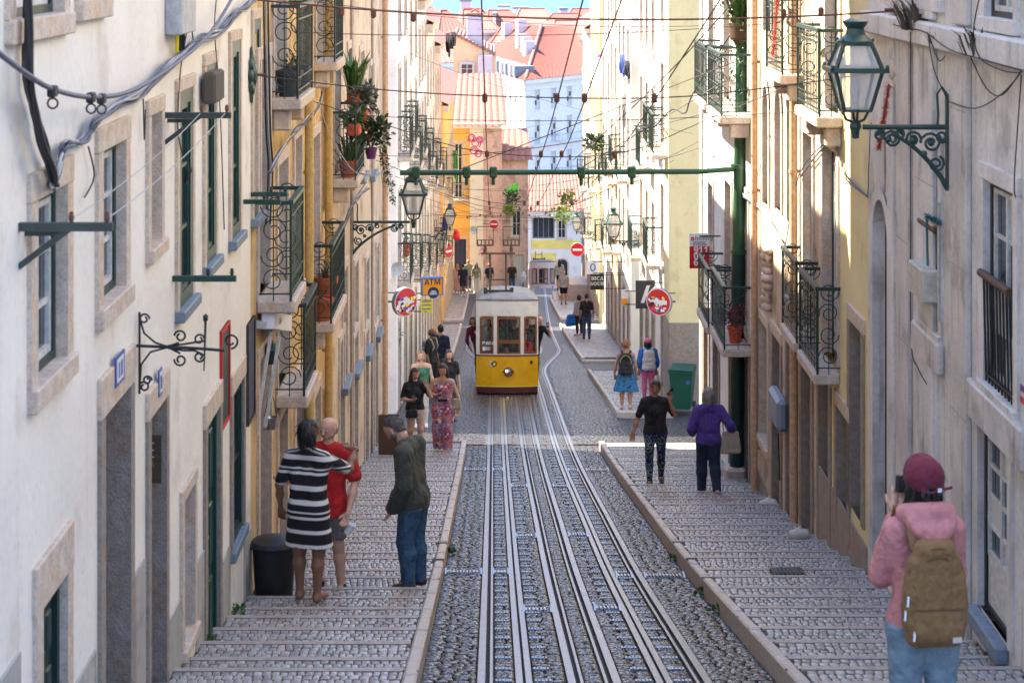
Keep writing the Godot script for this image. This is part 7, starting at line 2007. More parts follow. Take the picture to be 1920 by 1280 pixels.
func person(o: Dictionary) -> Node3D:
	var H: float = o.H
	var q := H / 1.7
	var P := pose(o.get("j", {}))
	for k in P: P[k] = P[k] * H
	var det: int = o.get("det", 1)
	var h: float = [0.024, 0.016, 0.012][det]
	var fem: bool = o.get("fem", true)
	var sw := 0.9 if fem else 1.0
	var fat: float = o.get("fat", 1.0)
	var t := thing("person", o.label, "person", Transform3D(Basis(Vector3.UP, o.yaw), o.pos), o.get("group", ""))
	if o.get("sit", 0.0) != 0.0: t.position.y += o.sit
	# head turned on the neck
	var hb := Basis.from_euler(V(o.get("nod", 0.0), o.get("turn", 0.0), o.get("tilt", 0.0)))
	var hc: Vector3 = P.head
	var hd := func(x: float, y: float, z: float) -> Vector3: return hc + hb * (V(x, y, z) * q)
	var wr := func(s: String, r: float) -> Array: return [P["sh" + s], P["el" + s], r, r]
	var torso := func(e: float, hem: float) -> Array:
		var b := []
		var up: Vector3 = P.neck - P.pel
		for s in ["l", "r"]:
			var sh: Vector3 = P["sh" + s]; var hp: Vector3 = P["hip" + s]
			var wa: Vector3 = P.pel.lerp(P.neck, 0.32) + V(sh.x * 0.40 * fat, 0, 0) + (sh - P["sh" + ("r" if s == "l" else "l")]) * 0.0
			b.append([sh.lerp(P.chest, 0.22) - up * 0.04, wa, (0.066 * sw * q + e), 0.072 * q * fat + e]); b.append([wa, hp + V(0, 0.02 * q, 0), 0.072 * q * fat + e, (0.090 if fem else 0.082) * q * fat + e])
		b.append([P.chest + V(0, 0.01, 0.012), P.pel.lerp(P.neck, 0.35), 0.085 * q * sw + e, 0.075 * q * fat + e])
		b.append([P.shl.lerp(P.neck, 0.1), P.shr.lerp(P.neck, 0.1), 0.042 * q + e, 0.042 * q + e])
		for s in ['shl', 'shr']: b.append([P.neck - V(0, 0.01, 0), P[s].lerp(P.neck, 0.3), 0.05 * q + e * 0.6, 0.045 * q + e])
		if fem:
			for k in [-1.0, 1.0]: b.append([P.chest + V(0.04 * k, -0.015, 0.055) * q, P.chest + V(0.043 * k, -0.03, 0.062) * q, 0.048 * q + e, 0.045 * q + e])
		return b
	var arm := func(s: String, e: float, part: float) -> Array:
		# part: 0.5 upper arm only, 1 to the wrist
		var b := []
		var A: Vector3 = P["sh" + s]; var B: Vector3 = P["el" + s]; var C: Vector3 = P["wr" + s]
		var k := sw * (1.0 if fat < 1.1 else 1.15)
		var f := minf(1.0, part / 0.5)
		b.append([A, A.lerp(B, f), 0.050 * q * k + e, lerpf(0.048, 0.038, f) * q * k + e])
		if part > 0.5:
			var g := (part - 0.5) / 0.5
			b.append([B, B.lerp(C, g * 0.45), 0.038 * q * k + e, 0.037 * q * k + e]); b.append([B.lerp(C, g * 0.45), B.lerp(C, g), 0.037 * q * k + e, lerpf(0.037, 0.025, g) * q * k + e])
		return b
	var leg := func(s: String, e: float, part: float, flare := 0.0) -> Array:
		var b := []
		var A: Vector3 = P["hip" + s]; var B: Vector3 = P["kn" + s]; var C: Vector3 = P["an" + s]
		var f := minf(1.0, part / 0.5)
		var ft := fat * (1.06 if fem else 1.0)
		b.append([A, A.lerp(B, f), 0.086 * q * ft + e, lerpf(0.086, 0.054, f) * q * ft + e + flare * 0.5])
		if part > 0.5:
			var g := (part - 0.5) / 0.5
			var calf := B.lerp(C, 0.3) + (V(0, 0, -0.012) * q)
			b.append([B, calf, 0.052 * q + e + flare * 0.5, 0.056 * q + e + flare * 0.6]); b.append([calf, B.lerp(C, g), 0.056 * q + e + flare * 0.6, 0.033 * q + e + flare])
		return b
	# body
	var bones: Array = torso.call(0.0, 0.0)
	for s in ["l", "r"]:
		bones.append_array(arm.call(s, 0.0, 1.0)); bones.append_array(leg.call(s, 0.0, 1.0))
		bones.append([P["an" + s], P["toe" + s] + V(0, 0.012, 0) * q, 0.036 * q, 0.026 * q]); bones.append([P["an" + s] + V(0, -0.01, -0.02) * q, P["an" + s] + V(0, -0.012, -0.035) * q, 0.03 * q, 0.026 * q])
		if det == 0: bones.append([P["wr" + s], P["wr" + s].lerp(P["fi" + s], 0.9), 0.030 * q, 0.022 * q])
	bones.append([P.neck - V(0, 0.03, 0), hd.call(0, -0.05, -0.02), 0.055 * q * (0.9 if fem else 1.0), 0.050 * q * (0.9 if fem else 1.0)])
	var m := mb()
	m.raw(blob(bones, h, 0.035))
	# head: skull, face, jaw, nose, ears
	var fb_: Array = [[hd.call(0, 0.02, -0.028), hd.call(0, 0.028, 0.012), 0.078 * q, 0.074 * q], [hd.call(0, -0.012, 0.028), hd.call(0, -0.055, 0.042), 0.060 * q, 0.036 * q], [hd.call(-0.03, -0.04, 0.02), hd.call(0.03, -0.04, 0.02), 0.04 * q, 0.04 * q], [hd.call(0, 0.004, 0.085), hd.call(0, -0.022, 0.097), 0.008 * q, 0.013 * q], [hd.call(0, -0.05, -0.02), hd.call(0, -0.11, -0.03), 0.048 * q, 0.05 * q]]
	for k in [-1.0, 1.0]: fb_.append([hd.call(0.074 * k, -0.002, -0.005), hd.call(0.078 * k, -0.03, 0.0), 0.014 * q, 0.010 * q])
	m.raw(blob(fb_, [0.02, 0.009, 0.006][det], 0.02))
	if det > 0:
		for s in [["l", 1.0], ["r", -1.0]]: m.raw(blob(hand_bones(P["wr" + s[0]], P["fi" + s[0]], s[1], o.get("curl" + s[0], 0.35)), 0.0055, 0.008))
	put(m, "body", o.get("skin", "skin"))
	if o.get("face", false):
		for k in [-1.0, 1.0]:
			m = mb(); m.ball(hd.call(0.031 * k, 0.004, 0.076), V(0.013, 0.008, 0.007) * q, 8); put(m, "eye", "eye_white")
			m = mb(); m.ball(hd.call(0.031 * k, 0.003, 0.081), V(0.0065, 0.0075, 0.005) * q, 6); put(m, "iris", "black")
			m = mb(); m.tube([hd.call(0.017 * k, 0.024, 0.083), hd.call(0.033 * k, 0.029, 0.079), hd.call(0.05 * k, 0.022, 0.066)], 0.0042 * q, 4); put(m, "eyebrow", o.hair.m)
		m = mb(); m.tube([hd.call(-0.024, -0.054, 0.070), hd.call(-0.01, -0.050, 0.080), hd.call(0.01, -0.050, 0.080), hd.call(0.024, -0.054, 0.070)], 0.0065 * q, 5); put(m, "mouth", "lips")
	# clothes
	if o.has("bot"):
		var g: Dictionary = o.bot
		var b := []
		var e: float = g.get("fit", 0.008)
		for s in ["l", "r"]: b.append_array(leg.call(s, e, g.len, g.get("flare", 0.0)))
		for s in ["l", "r"]: b.append([P.pel.lerp(P.neck, 0.12) + V(P["hip" + s].x * 0.6, 0, 0), P["hip" + s], 0.082 * q * fat + e, 0.092 * q * fat + e])
		var cuts := [[V(0, 1, 0), minf(P.pel.y + 0.07 * q, (o.top.get("hem", 0.49) * H + 0.045) if o.has("top") else 9.0)]]
		if g.len < 0.6: cuts.append([V(0, -1, 0), -(lerpf(P.hipl.y, P.knl.y, minf(1.0, g.len / 0.5)) - 0.005)])
		elif g.get("flare", 0.0) >= 0.0 and o.get("flatfeet", true): cuts.append([V(0, -1, 0), -(minf(P.anl.y, P.anr.y) - 0.012)])
		m = mb(); m.raw(blob(b, h, 0.03, cuts)); put(m, g.get("name", "trousers"), g.m)
		if g.has("cuff"):
			for s in ["l", "r"]:
				m = mb(); m.lathe([Vector2(0.052, 0.0), Vector2(0.056, 0.0), Vector2(0.058, 0.055), Vector2(0.05, 0.055)], 12, P["an" + s] - V(0, 0.0, 0)); put(m, "cuff", g.cuff)
	if o.has("top"):
		var g: Dictionary = o.top
		var e: float = g.get("fit", 0.012)
		var b: Array = torso.call(e, 0.0)
		var hem: float = g.get("hem", 0.49) * H
		for s in ["l", "r"]:
			if g.get("sl", 0.4) > 0: b.append_array(arm.call(s, e + g.get("loose", 0.004), g.get("sl", 0.4)))
		if hem < P.hipl.y:
			var wd: float = g.get("skirt", 0.0)
			var cz: float = (P.knl.z + P.knr.z) * 0.4
			for s in [-1.0, 1.0]: b.append([P.pel + V(0.048 * s * H, -0.01, 0), V(P.pel.x + 0.045 * s * H * (1 + wd * 2), hem, cz), 0.088 * q * fat + e, 0.092 * q * fat + e + wd * 0.1])
			b.append([P.pel, V(P.pel.x, hem, cz), 0.10 * q * fat + e, 0.10 * q * fat + e + wd * 0.1])
		else:
			for s in [-1.0, 1.0]: b.append([P.pel + V(0.045 * s * H, 0.02, 0), V(P.pel.x + 0.047 * s * H, hem, P.pel.z), 0.084 * q * fat + e, 0.088 * q * fat + e])
		var cuts := [[V(0, -1, 0), -hem], [V(0, 1, 0.25).normalized(), (P.neck + V(0, g.get("neck", 0.02) * q, 0)).dot(V(0, 1, 0.25).normalized()) + 0.03 * q]]
		if g.get("sl", 0.4) <= 0: cuts[1] = [V(0, 1, 0), P.shl.y - 0.02]
		if g.has("maxy"): cuts[1] = [V(0, 1, 0), 9.0]
		m = mb(); m.raw(blob(b, h, 0.03, cuts)); put(m, g.get("name", "top"), g.m)
	if o.has("shoe"):
		for s in ["l", "r"]:
			var a: Vector3 = P["an" + s]; var tt: Vector3 = P["toe" + s]
			var lowest := minf(a.y - 0.045 * H + 0.0, tt.y - 0.018 * H)
			m = mb(); m.raw(blob([[a + V(0, -0.012, -0.028) * q, tt + V(0, 0.012, 0) * q, 0.045 * q, 0.034 * q], [a, a + V(0, 0.02, 0) * q, 0.044 * q, 0.042 * q], [tt, tt + (tt - a) * 0.1, 0.036 * q, 0.03 * q]], maxf(0.010, h * 0.6), 0.02)); put(m, "shoe", o.shoe)
			if o.has("sole"):
				m = mb(); m.raw(blob([[a + V(0, -0.045, -0.03) * q, tt + V(0, -0.012, 0.01) * q, 0.034 * q, 0.030 * q]], 0.012, 0.01, [[V(0, 1, 0), a.y - 0.03 * q]])); put(m, "sole", o.sole)
	# hair
	if o.has("hair"):
		var st: String = o.hair.get("st", "short")
		var hm = o.hair.m
		var b := [[hd.call(0, 0.036, -0.035), hd.call(0, 0.060, -0.012), 0.079 * q, 0.068 * q], [hd.call(0, 0.0, -0.045), hd.call(0, -0.035, -0.045), 0.068 * q, 0.052 * q]]
		if st != "short": b[0] = [hd.call(0, 0.036, -0.035), hd.call(0, 0.054, 0.0), 0.080 * q, 0.072 * q]
		if st == "bob":
			for k in [-1.0, 1.0]: b.append([hd.call(0.055 * k, 0.02, -0.02), hd.call(0.066 * k, -0.085, -0.01), 0.042 * q, 0.036 * q])
			b.append([hd.call(0, 0.0, -0.055), hd.call(0, -0.10, -0.05), 0.062 * q, 0.055 * q])
		elif st == "long":
			for k in [-1.0, 1.0]:
				b.append([hd.call(0.058 * k, 0.03, -0.01), hd.call(0.075 * k, -0.12, -0.01), 0.036 * q, 0.034 * q]); b.append([hd.call(0.075 * k, -0.12, -0.01), hd.call(0.085 * k, -0.27, 0.02), 0.034 * q, 0.022 * q])
				b.append([hd.call(0.045 * k, 0.0, -0.05), hd.call(0.06 * k, -0.25, -0.075), 0.05 * q, 0.035 * q])
			b.append([hd.call(0, 0.0, -0.06), hd.call(0, -0.26, -0.085), 0.055 * q, 0.04 * q])
		elif st == "tied":
			b.append([hd.call(0, 0.03, -0.09), hd.call(0, -0.03, -0.13), 0.04 * q, 0.035 * q]); b.append([hd.call(0, -0.03, -0.13), hd.call(0.02, -0.15, -0.11), 0.035 * q, 0.02 * q])
		elif st == "curly":
			for i in 34:
				var a := rnd(0, TAU); var e := rnd(-0.5, 1.3)
				var dv := V(cos(a) * cos(e), sin(e), sin(a) * cos(e) - 0.35)
				if dv.z > 0.55 and dv.y < 0.5: continue
				var c: Vector3 = hd.call(dv.x * 0.085, 0.015 + dv.y * 0.085, -0.02 + dv.z * 0.07)
				b.append([c, c + V(0, 0.005, 0), 0.028 * q, 0.028 * q])
		elif st == "wisps":
			b = []
			for k in [-1.0, 1.0]: b.append([hd.call(0.066 * k, 0.0, -0.03), hd.call(0.05 * k, -0.03, -0.06), 0.02 * q, 0.025 * q])
			b.append([hd.call(0, -0.02, -0.075), hd.call(0, -0.05, -0.07), 0.045 * q, 0.035 * q])
		var hg := blob(b, [0.02, 0.010, 0.0075][det], 0.02)
		m = mb(); m.raw(hg); var hn := put(m, "hair", hm)
		if det > 0 and st != "curly":
			# loose locks lying over the mass, so that its outline breaks up
			m = mb()
			var hv: PackedVector3Array = hg[0]; var hnn: PackedVector3Array = hg[1]
			for i in (420 if det == 2 else 180):
				var a := rng.randi() % hv.size()
				var nn := hnn[a]
				var dn := (V(rnd(-0.35, 0.35), -1.0, rnd(-0.35, 0.35)) if st != "short" else hb * V(rnd(-0.5, 0.5), rnd(-0.5, 0.3), -1.0 if nn.y > 0.3 else -0.3))
				dn = (dn - nn * dn.dot(nn)).normalized()
				var l := (rnd(0.02, 0.05) if st in ["short", "wisps"] else rnd(0.04, 0.10)) * q
				var sd := nn.cross(dn).normalized() * rnd(0.002, 0.005)
				var p0 := hv[a] + nn * 0.001; var p1 := hv[a] + nn * rnd(0.004, 0.011) + dn * l * 0.6; var p2 := hv[a] + nn * rnd(0.0, 0.012) + dn * l
				m.quad(p0 - sd, p0 + sd, p1 + sd, p1 - sd); m.tri(p1 - sd, p1 + sd, p2)
			put(m, "hair_locks", hm, hn)
		if o.get("beard", false):
			m = mb(); m.raw(blob([[hd.call(0, -0.058, 0.05), hd.call(0, -0.08, 0.055), 0.034 * q, 0.026 * q], [hd.call(-0.045, -0.05, 0.02), hd.call(0.045, -0.05, 0.02), 0.036 * q, 0.036 * q]], 0.009, 0.02)); put(m, "beard", hm)
	if o.has("cap"):
		var cm = o.cap
		m = mb(); m.raw(blob([[hd.call(0, 0.046, -0.032), hd.call(0, 0.052, 0.012), 0.088 * q, 0.083 * q]], 0.008, 0.02, [[hb * V(0, -1, 0.1), (hb * V(0, -1, 0.1)).dot(hd.call(0, 0.012, 0))]])); put(m, "cap", cm)
		m = mb()
		var pk := []
		for i in 9:
			var a := lerpf(-1.1, 1.1, i / 8.0)
			pk.append([hd.call(sin(a) * 0.083, 0.022, cos(a) * 0.083), hd.call(sin(a) * 0.085, 0.008, 0.05 + cos(a) * 0.12)])
		for i in 8:
			m.quad(pk[i][0], pk[i + 1][0], pk[i + 1][1], pk[i][1]); m.quad(pk[i][1] - V(0, 0.006, 0), pk[i + 1][1] - V(0, 0.006, 0), pk[i + 1][0] - V(0, 0.006, 0), pk[i][0] - V(0, 0.006, 0))
		put(m, "peak", cm)
	if o.has("pack"):
		var g: Dictionary = o.pack
		var sc: float = g.get("sc", 1.0)
		var c: Vector3 = P.chest + V(0, -0.09, -0.165 - 0.03 * (sc - 1)) * q
		var r := 0.055 * sc
		m = mb(); m.raw(blob([[c + V(-0.075, -0.15, 0) * sc, c + V(0.075, -0.15, 0) * sc, 0.07 * sc, 0.07 * sc], [c + V(-0.075, 0.0, 0) * sc, c + V(0.075, 0.0, 0) * sc, 0.068 * sc, 0.068 * sc], [c + V(-0.05, 0.15, 0.01) * sc, c + V(0.05, 0.15, 0.01) * sc, 0.065 * sc, 0.065 * sc], [c + V(0.075, -0.15, 0) * sc, c + V(0.055, 0.15, 0) * sc, 0.07 * sc, 0.06 * sc], [c + V(-0.075, -0.15, 0) * sc, c + V(-0.055, 0.15, 0) * sc, 0.07 * sc, 0.06 * sc]], 0.012 if det < 2 else 0.009, 0.03))
		var bp := put(m, "backpack", g.m)
		m = mb()
		for k in [-1.0, 1.0]:
			var sh: Vector3 = P.shl if k > 0 else P.shr
			m.tube([c + V(0.06 * k, 0.19, 0.05) * sc, sh.lerp(P.neck, 0.35) + V(0, 0.070, -0.03) * q, sh.lerp(P.neck, 0.33) + V(0, 0.055, 0.05) * q, P.chest + V(0.09 * k, 0.0, 0.11) * q, P.chest + V(0.12 * k, -0.16, 0.03) * q, c + V(0.1 * k, -0.17, 0.05) * sc], 0.020 * sc, 6)
		put(m, "strap", g.get("sm", g.m), bp)
		m = mb(); m.raw(blob([[c + V(-0.06, -0.15, -0.045) * sc, c + V(0.06, -0.15, -0.045) * sc, 0.048 * sc, 0.048 * sc], [c + V(-0.055, -0.08, -0.045) * sc, c + V(0.055, -0.08, -0.045) * sc, 0.04 * sc, 0.04 * sc]], 0.012, 0.03)); put(m, "front_pocket", g.get("pm", g.m), bp)
		m = mb()
		var zp := []
		for i in 13:
			var a := lerpf(-0.2, PI + 0.2, i / 12.0)
			zp.append(c + V(cos(a) * 0.115, 0.02 + sin(a) * 0.17, -0.052 - 0.012 * sin(a)) * sc)
		m.tube(zp, 0.0035 * sc, 4); put(m, "zip", g.get("zm", g.m), bp)
	if o.has("bag"):
		# shoulder bag: [centre in shares of height, size x y z, material, strap top]
		var g: Dictionary = o.bag
		var c: Vector3 = g.c * H
		var rows_ := []
		for i in 6: rows_.append([c + V(-g.w * (0.5 - 0.02 * i), g.h * (i / 5.0 - 0.5), 0), c + V(g.w * (0.5 - 0.02 * i), g.h * (i / 5.0 - 0.5), 0), g.d * (1.0 - 0.07 * i), g.d * (1.0 - 0.07 * i)])
		m = mb(); m.raw(blob(rows_, 0.014, 0.03))
		var bg := put(m, "bag", g.m)
		m = mb()
		var top: Vector3 = g.top * H
		m.tube([c + V(-g.w * 0.4, g.h * 0.4, 0), c.lerp(top, 0.6) + V(-g.w * 0.15, 0, 0), top, c.lerp(top, 0.6) + V(g.w * 0.15, 0, 0), c + V(g.w * 0.4, g.h * 0.4, 0)], g.get("sr", 0.009), 5); put(m, "strap", g.get("sm", g.m), bg)
	if o.has("phone"):
		var c: Vector3 = P["wr" + o.phone].lerp(P["fi" + o.phone], 1.0)
		m = mb(); m.xf = Transform3D(Basis.from_euler(o.get("phone_r", V(-0.5, 0, 0))), c); m.cbox(V(-0.036, -0.05, -0.005), V(0.036, 0.09, 0.005), 0.004)
		var held := put(m, "phone", "black"); held.name = "held_phone"
	return t

func gz(py: float, up: float) -> float:
	# distance of the pavement point seen at row py
	var a := 6.0; var b := 140.0
	for i in 40:
		var c := (a + b) / 2
		if VY - (side_y(c, up) if up > 0 else road(c)) * F / c > py: a = c
		else: b = c
	return a
func stand(px: float, py: float, up: float) -> Vector3:
	var z := gz(py, up)
	return V((px - VX) / F * z, side_y(z, up) if up > 0 else road(z), -z)

func build_people() -> void:
	mk("skin", Color(0.52, 0.30, 0.21), 0.55, {"sss": 0.05}); mk("skin_tan", Color(0.38, 0.19, 0.115), 0.55, {"sss": 0.05}); mk("skin_brown", Color(0.22, 0.105, 0.06), 0.5); mk("skin_pale", Color(0.62, 0.40, 0.31), 0.55, {"sss": 0.05})
	mk("eye_white", Color(0.6, 0.58, 0.55), 0.3); mk("lips", Color(0.36, 0.12, 0.10), 0.5)
	var hr := {"tex": "wood", "sc": 9.0, "world": false, "bump": "folds", "bs": 0.4}
	mk("hair_black", Color(0.012, 0.010, 0.010), 0.45, hr); mk("hair_brown", Color(0.055, 0.026, 0.015), 0.5, hr); mk("hair_grey", Color(0.34, 0.33, 0.32), 0.6, hr); mk("hair_dark_grey", Color(0.16, 0.155, 0.15), 0.6, hr); mk("hair_blond", Color(0.42, 0.26, 0.12), 0.55, hr); mk("hair_ginger", Color(0.30, 0.12, 0.035), 0.6, hr)
	var cl := {"tex": "cloth", "sc": 1.7, "world": false, "bump": "folds", "bs": 3.5, "rim": 0.25}
	for c in [["cl_red", Color(0.50, 0.012, 0.015)], ["cl_grey", Color(0.16, 0.155, 0.15)], ["cl_olive", Color(0.050, 0.054, 0.038)], ["cl_black", Color(0.013, 0.013, 0.014)], ["cl_shorts", Color(0.50, 0.40, 0.34)], ["cl_purple", Color(0.085, 0.045, 0.26)], ["cl_navy", Color(0.016, 0.022, 0.05)], ["cl_pink", Color(0.62, 0.24, 0.22)], ["cl_green", Color(0.05, 0.20, 0.12)], ["cl_blue", Color(0.02, 0.12, 0.38)], ["cl_legging_pink", Color(0.60, 0.12, 0.26)], ["cl_white", Color(0.66, 0.65, 0.63)], ["cl_rose", Color(0.60, 0.36, 0.34)], ["cl_khaki", Color(0.26, 0.26, 0.18)], ["cl_light_grey", Color(0.34, 0.34, 0.35)], ["cl_wine", Color(0.16, 0.012, 0.03)], ["pack_brown", Color(0.25, 0.13, 0.045)], ["pack_black", Color(0.016, 0.016, 0.016)], ["pack_white", Color(0.50, 0.46, 0.46)], ["bag_beige", Color(0.42, 0.35, 0.27)], ["bag_blue", Color(0.005, 0.13, 0.45)], ["bag_grey", Color(0.34, 0.34, 0.33)], ["bag_black", Color(0.012, 0.012, 0.012)]]: mk(c[0], c[1], 0.85, cl)
	var dn := {"tex": "denim", "sc": 2.0, "world": false, "bump": "folds", "bs": 3.5}
	mk("denim", Color(0.045, 0.10, 0.17), 0.85, dn); mk("denim_pale", Color(0.26, 0.34, 0.37), 0.85, dn); mk("denim_dark", Color(0.018, 0.03, 0.06), 0.85, dn); mk("denim_cuff", Color(0.30, 0.36, 0.42), 0.9, dn)
	mk("shoe_black", Color(0.015, 0.015, 0.016), 0.5); mk("shoe_white", Color(0.66, 0.64, 0.62), 0.6); mk("shoe_brown", Color(0.05, 0.026, 0.016), 0.5); mk("shoe_pink", Color(0.55, 0.30, 0.28), 0.6)
	# printed cloths
	tex("stripes", func(x, y, i):
		var t := fmod(y / 128.0 * 9.0, 1.0); var k := int(y / 128.0 * 9.0)
		var wht := t > 0.66 if k % 3 != 2 else (t > 0.45 and t < 0.6) or t > 0.78
		return Color(0.88, 0.86, 0.82) if wht else Color(0.10, 0.10, 0.11), 128)
	rng.seed = 77
	var fl := []
	for i in 150: fl.append([rnd(0, 128), rnd(0, 128), rnd(3, 9), [Color(0.75, 0.12, 0.10), Color(0.85, 0.36, 0.12), Color(0.30, 0.25, 0.60), Color(0.80, 0.30, 0.32), Color(0.30, 0.40, 0.62), Color(0.85, 0.80, 0.75)][i % 6]])
	tex("floral", func(x, y, i):
		var c := Color(0.66, 0.50, 0.56)
		for f in fl:
			var dx: float = fposmod(x - f[0] + 64.0, 128.0) - 64.0; var dy: float = fposmod(y - f[1] + 64.0, 128.0) - 64.0
			if dx * dx + dy * dy < f[2] * f[2] * (0.75 + 0.25 * sin(5.0 * atan2(dy, dx))): c = f[3]
		return c, 128)
	tex("swirls", func(x, y, i):
		var c := Color(0.10, 0.14, 0.24)
		for f in fl.slice(0, 26):
			var dx: float = fposmod(x - f[0] + 64.0, 128.0) - 64.0; var dy: float = fposmod(y - f[1] + 64.0, 128.0) - 64.0
			var r := sqrt(dx * dx + dy * dy)
			if absf(r - f[2] * 1.9) < 1.2 and atan2(dy, dx) > -1.6: c = Color(0.50, 0.58, 0.72) if f[2] < 7 else Color(0.62, 0.70, 0.35)
		return c, 128)
	tex("blue_print", func(x, y, i):
		var c := Color(0.20, 0.45, 0.60)
		for f in fl.slice(10, 40):
			var dx: float = fposmod(x - f[0] + 64.0, 128.0) - 64.0; var dy: float = fposmod(y - f[1] + 64.0, 128.0) - 64.0
			if dx * dx + dy * dy < f[2] * f[2] * 0.8: c = Color(0.10, 0.20, 0.30)
		return c, 128)
	for c in [["pr_stripes", "stripes", 0.85], ["pr_floral", "floral", 2.2], ["pr_swirls", "swirls", 2.4], ["pr_blue", "blue_print", 2.5]]: mk(c[0], Color(0.95, 0.95, 0.95), 0.85, {"tex": c[1], "sc": c[2], "world": false, "bump": "folds", "bs": 1.5})
	var UL := 0.10; var UR := 0.11
	# the couple embracing and the man in the jacket
	person({"label": "woman in a black and white striped dress hugging a man beside the black bin", "pos": stand(578, 1130, UL), "yaw": PI - 0.30, "H": 1.65, "det": 2, "skin": "skin_brown", "hair": {"m": "hair_black", "st": "bob"}, "turn": -0.7, "fat": 1.08,
		"top": {"m": "pr_stripes", "sl": 0.42, "hem": 0.315, "fit": 0.016, "name": "dress", "skirt": 0.15},
		"j": {"ell": V(0.165, 0.64, -0.02), "wrl": V(0.178, 0.50, 0.03), "fil": V(0.185, 0.42, 0.06), "elr": V(-0.20, 0.72, 0.10), "wrr": V(-0.19, 0.80, 0.215), "fir": V(-0.12, 0.80, 0.25), "anl": V(0.05, 0.045, 0.0), "anr": V(-0.06, 0.045, -0.02), "toel": V(0.07, 0.018, 0.09)}})
	var hug := stand(615, 1112, UL)
	person({"label": "man in red shirt and grey shorts hugging the woman in stripes, holding a cup", "pos": hug, "yaw": -0.25, "H": 1.70, "det": 2, "fem": false, "face": true, "skin": "skin", "hair": {"m": "hair_grey", "st": "wisps"}, "turn": -0.15, "nod": 0.1, "shoe": "shoe_black", "sole": "shoe_white",
		"top": {"m": "cl_red", "sl": 0.42, "hem": 0.45, "fit": 0.02, "loose": 0.014, "name": "shirt"}, "bot": {"m": "cl_grey", "len": 0.40, "fit": 0.024, "name": "shorts"},
		"j": {"ell": V(0.16, 0.65, -0.01), "wrl": V(0.155, 0.50, 0.10), "fil": V(0.14, 0.43, 0.15), "elr": V(-0.20, 0.66, 0.12), "wrr": V(-0.22, 0.70, 0.235), "fir": V(-0.15, 0.71, 0.28), "anl": V(0.085, 0.045, 0.02), "toel": V(0.10, 0.018, 0.12), "knl": V(0.07, 0.285, 0.03)}})
	var m: MB
	tat("paper_cup", "white paper cup held by the man in the red shirt", "cup", hug + V(0.20, 0.66, 0.27))
	m = mb(); m.lathe([Vector2(0.0, 0.0), Vector2(0.032, 0.0), Vector2(0.045, 0.10), Vector2(0.042, 0.10), Vector2(0.0, 0.01)], 16, Vector3.ZERO, Basis(Vector3(0, 0, 1), -0.5)); put(m, "cup", "sign_white")
	person({"label": "grey haired man in an olive jacket and jeans looking down beside the kerb", "pos": stand(776, 1106, UL), "yaw": -PI / 2 - 0.35, "H": 1.71, "det": 2, "fem": false, "face": true, "fat": 1.12, "skin": "skin", "hair": {"m": "hair_dark_grey", "st": "short"}, "beard": true, "nod": 0.8, "shoe": "shoe_brown",
		"top": {"m": "cl_olive", "sl": 0.97, "hem": 0.455, "fit": 0.026, "loose": 0.010, "name": "jacket", "neck": 0.05}, "bot": {"m": "denim", "len": 1.0, "fit": 0.020, "flare": 0.012, "cuff": "denim_cuff"},
		"j": {"chest": V(0, 0.72, 0.035), "neck": V(0, 0.825, 0.055), "head": V(0, 0.895, 0.125), "shl": V(0.11, 0.79, 0.02), "shr": V(-0.11, 0.79, 0.03), "ell": V(0.145, 0.62, 0.0), "wrl": V(0.12, 0.48, 0.085), "fil": V(0.11, 0.41, 0.125), "elr": V(-0.14, 0.62, 0.04), "wrr": V(-0.12, 0.49, 0.12), "fir": V(-0.10, 0.42, 0.16), "knl": V(0.056, 0.285, 0.03), "anl": V(0.058, 0.045, 0.01)}})
	# walking up the left pavement
	person({"label": "young woman in a black top and pale shorts looking at her phone", "pos": stand(778, 852, UL), "yaw": 0.25, "H": 1.60, "det": 1, "face": true, "skin": "skin", "hair": {"m": "hair_brown", "st": "long"}, "nod": 0.3, "turn": 0.2, "shoe": "shoe_white", "phone": "r",
		"top": {"m": "cl_black", "sl": 0.42, "hem": 0.52, "fit": 0.014, "name": "tee_shirt"}, "bot": {"m": "cl_shorts", "len": 0.20, "fit": 0.012, "name": "shorts"}, "bag": {"c": V(-0.06, 0.50, 0.10), "w": 0.17, "h": 0.11, "d": 0.028, "m": "bag_black", "top": V(0.07, 0.83, 0.02), "sr": 0.005},
		"j": {"elr": V(-0.15, 0.65, 0.0), "wrr": V(-0.09, 0.66, 0.13), "fir": V(-0.05, 0.67, 0.17), "ell": V(0.17, 0.67, 0.06), "wrl": V(0.12, 0.79, 0.10), "fil": V(0.09, 0.86, 0.10), "anl": V(0.05, 0.05, 0.06), "knl": V(0.055, 0.30, 0.05), "toel": V(0.06, 0.03, 0.15), "anr": V(-0.05, 0.06, -0.07)}})
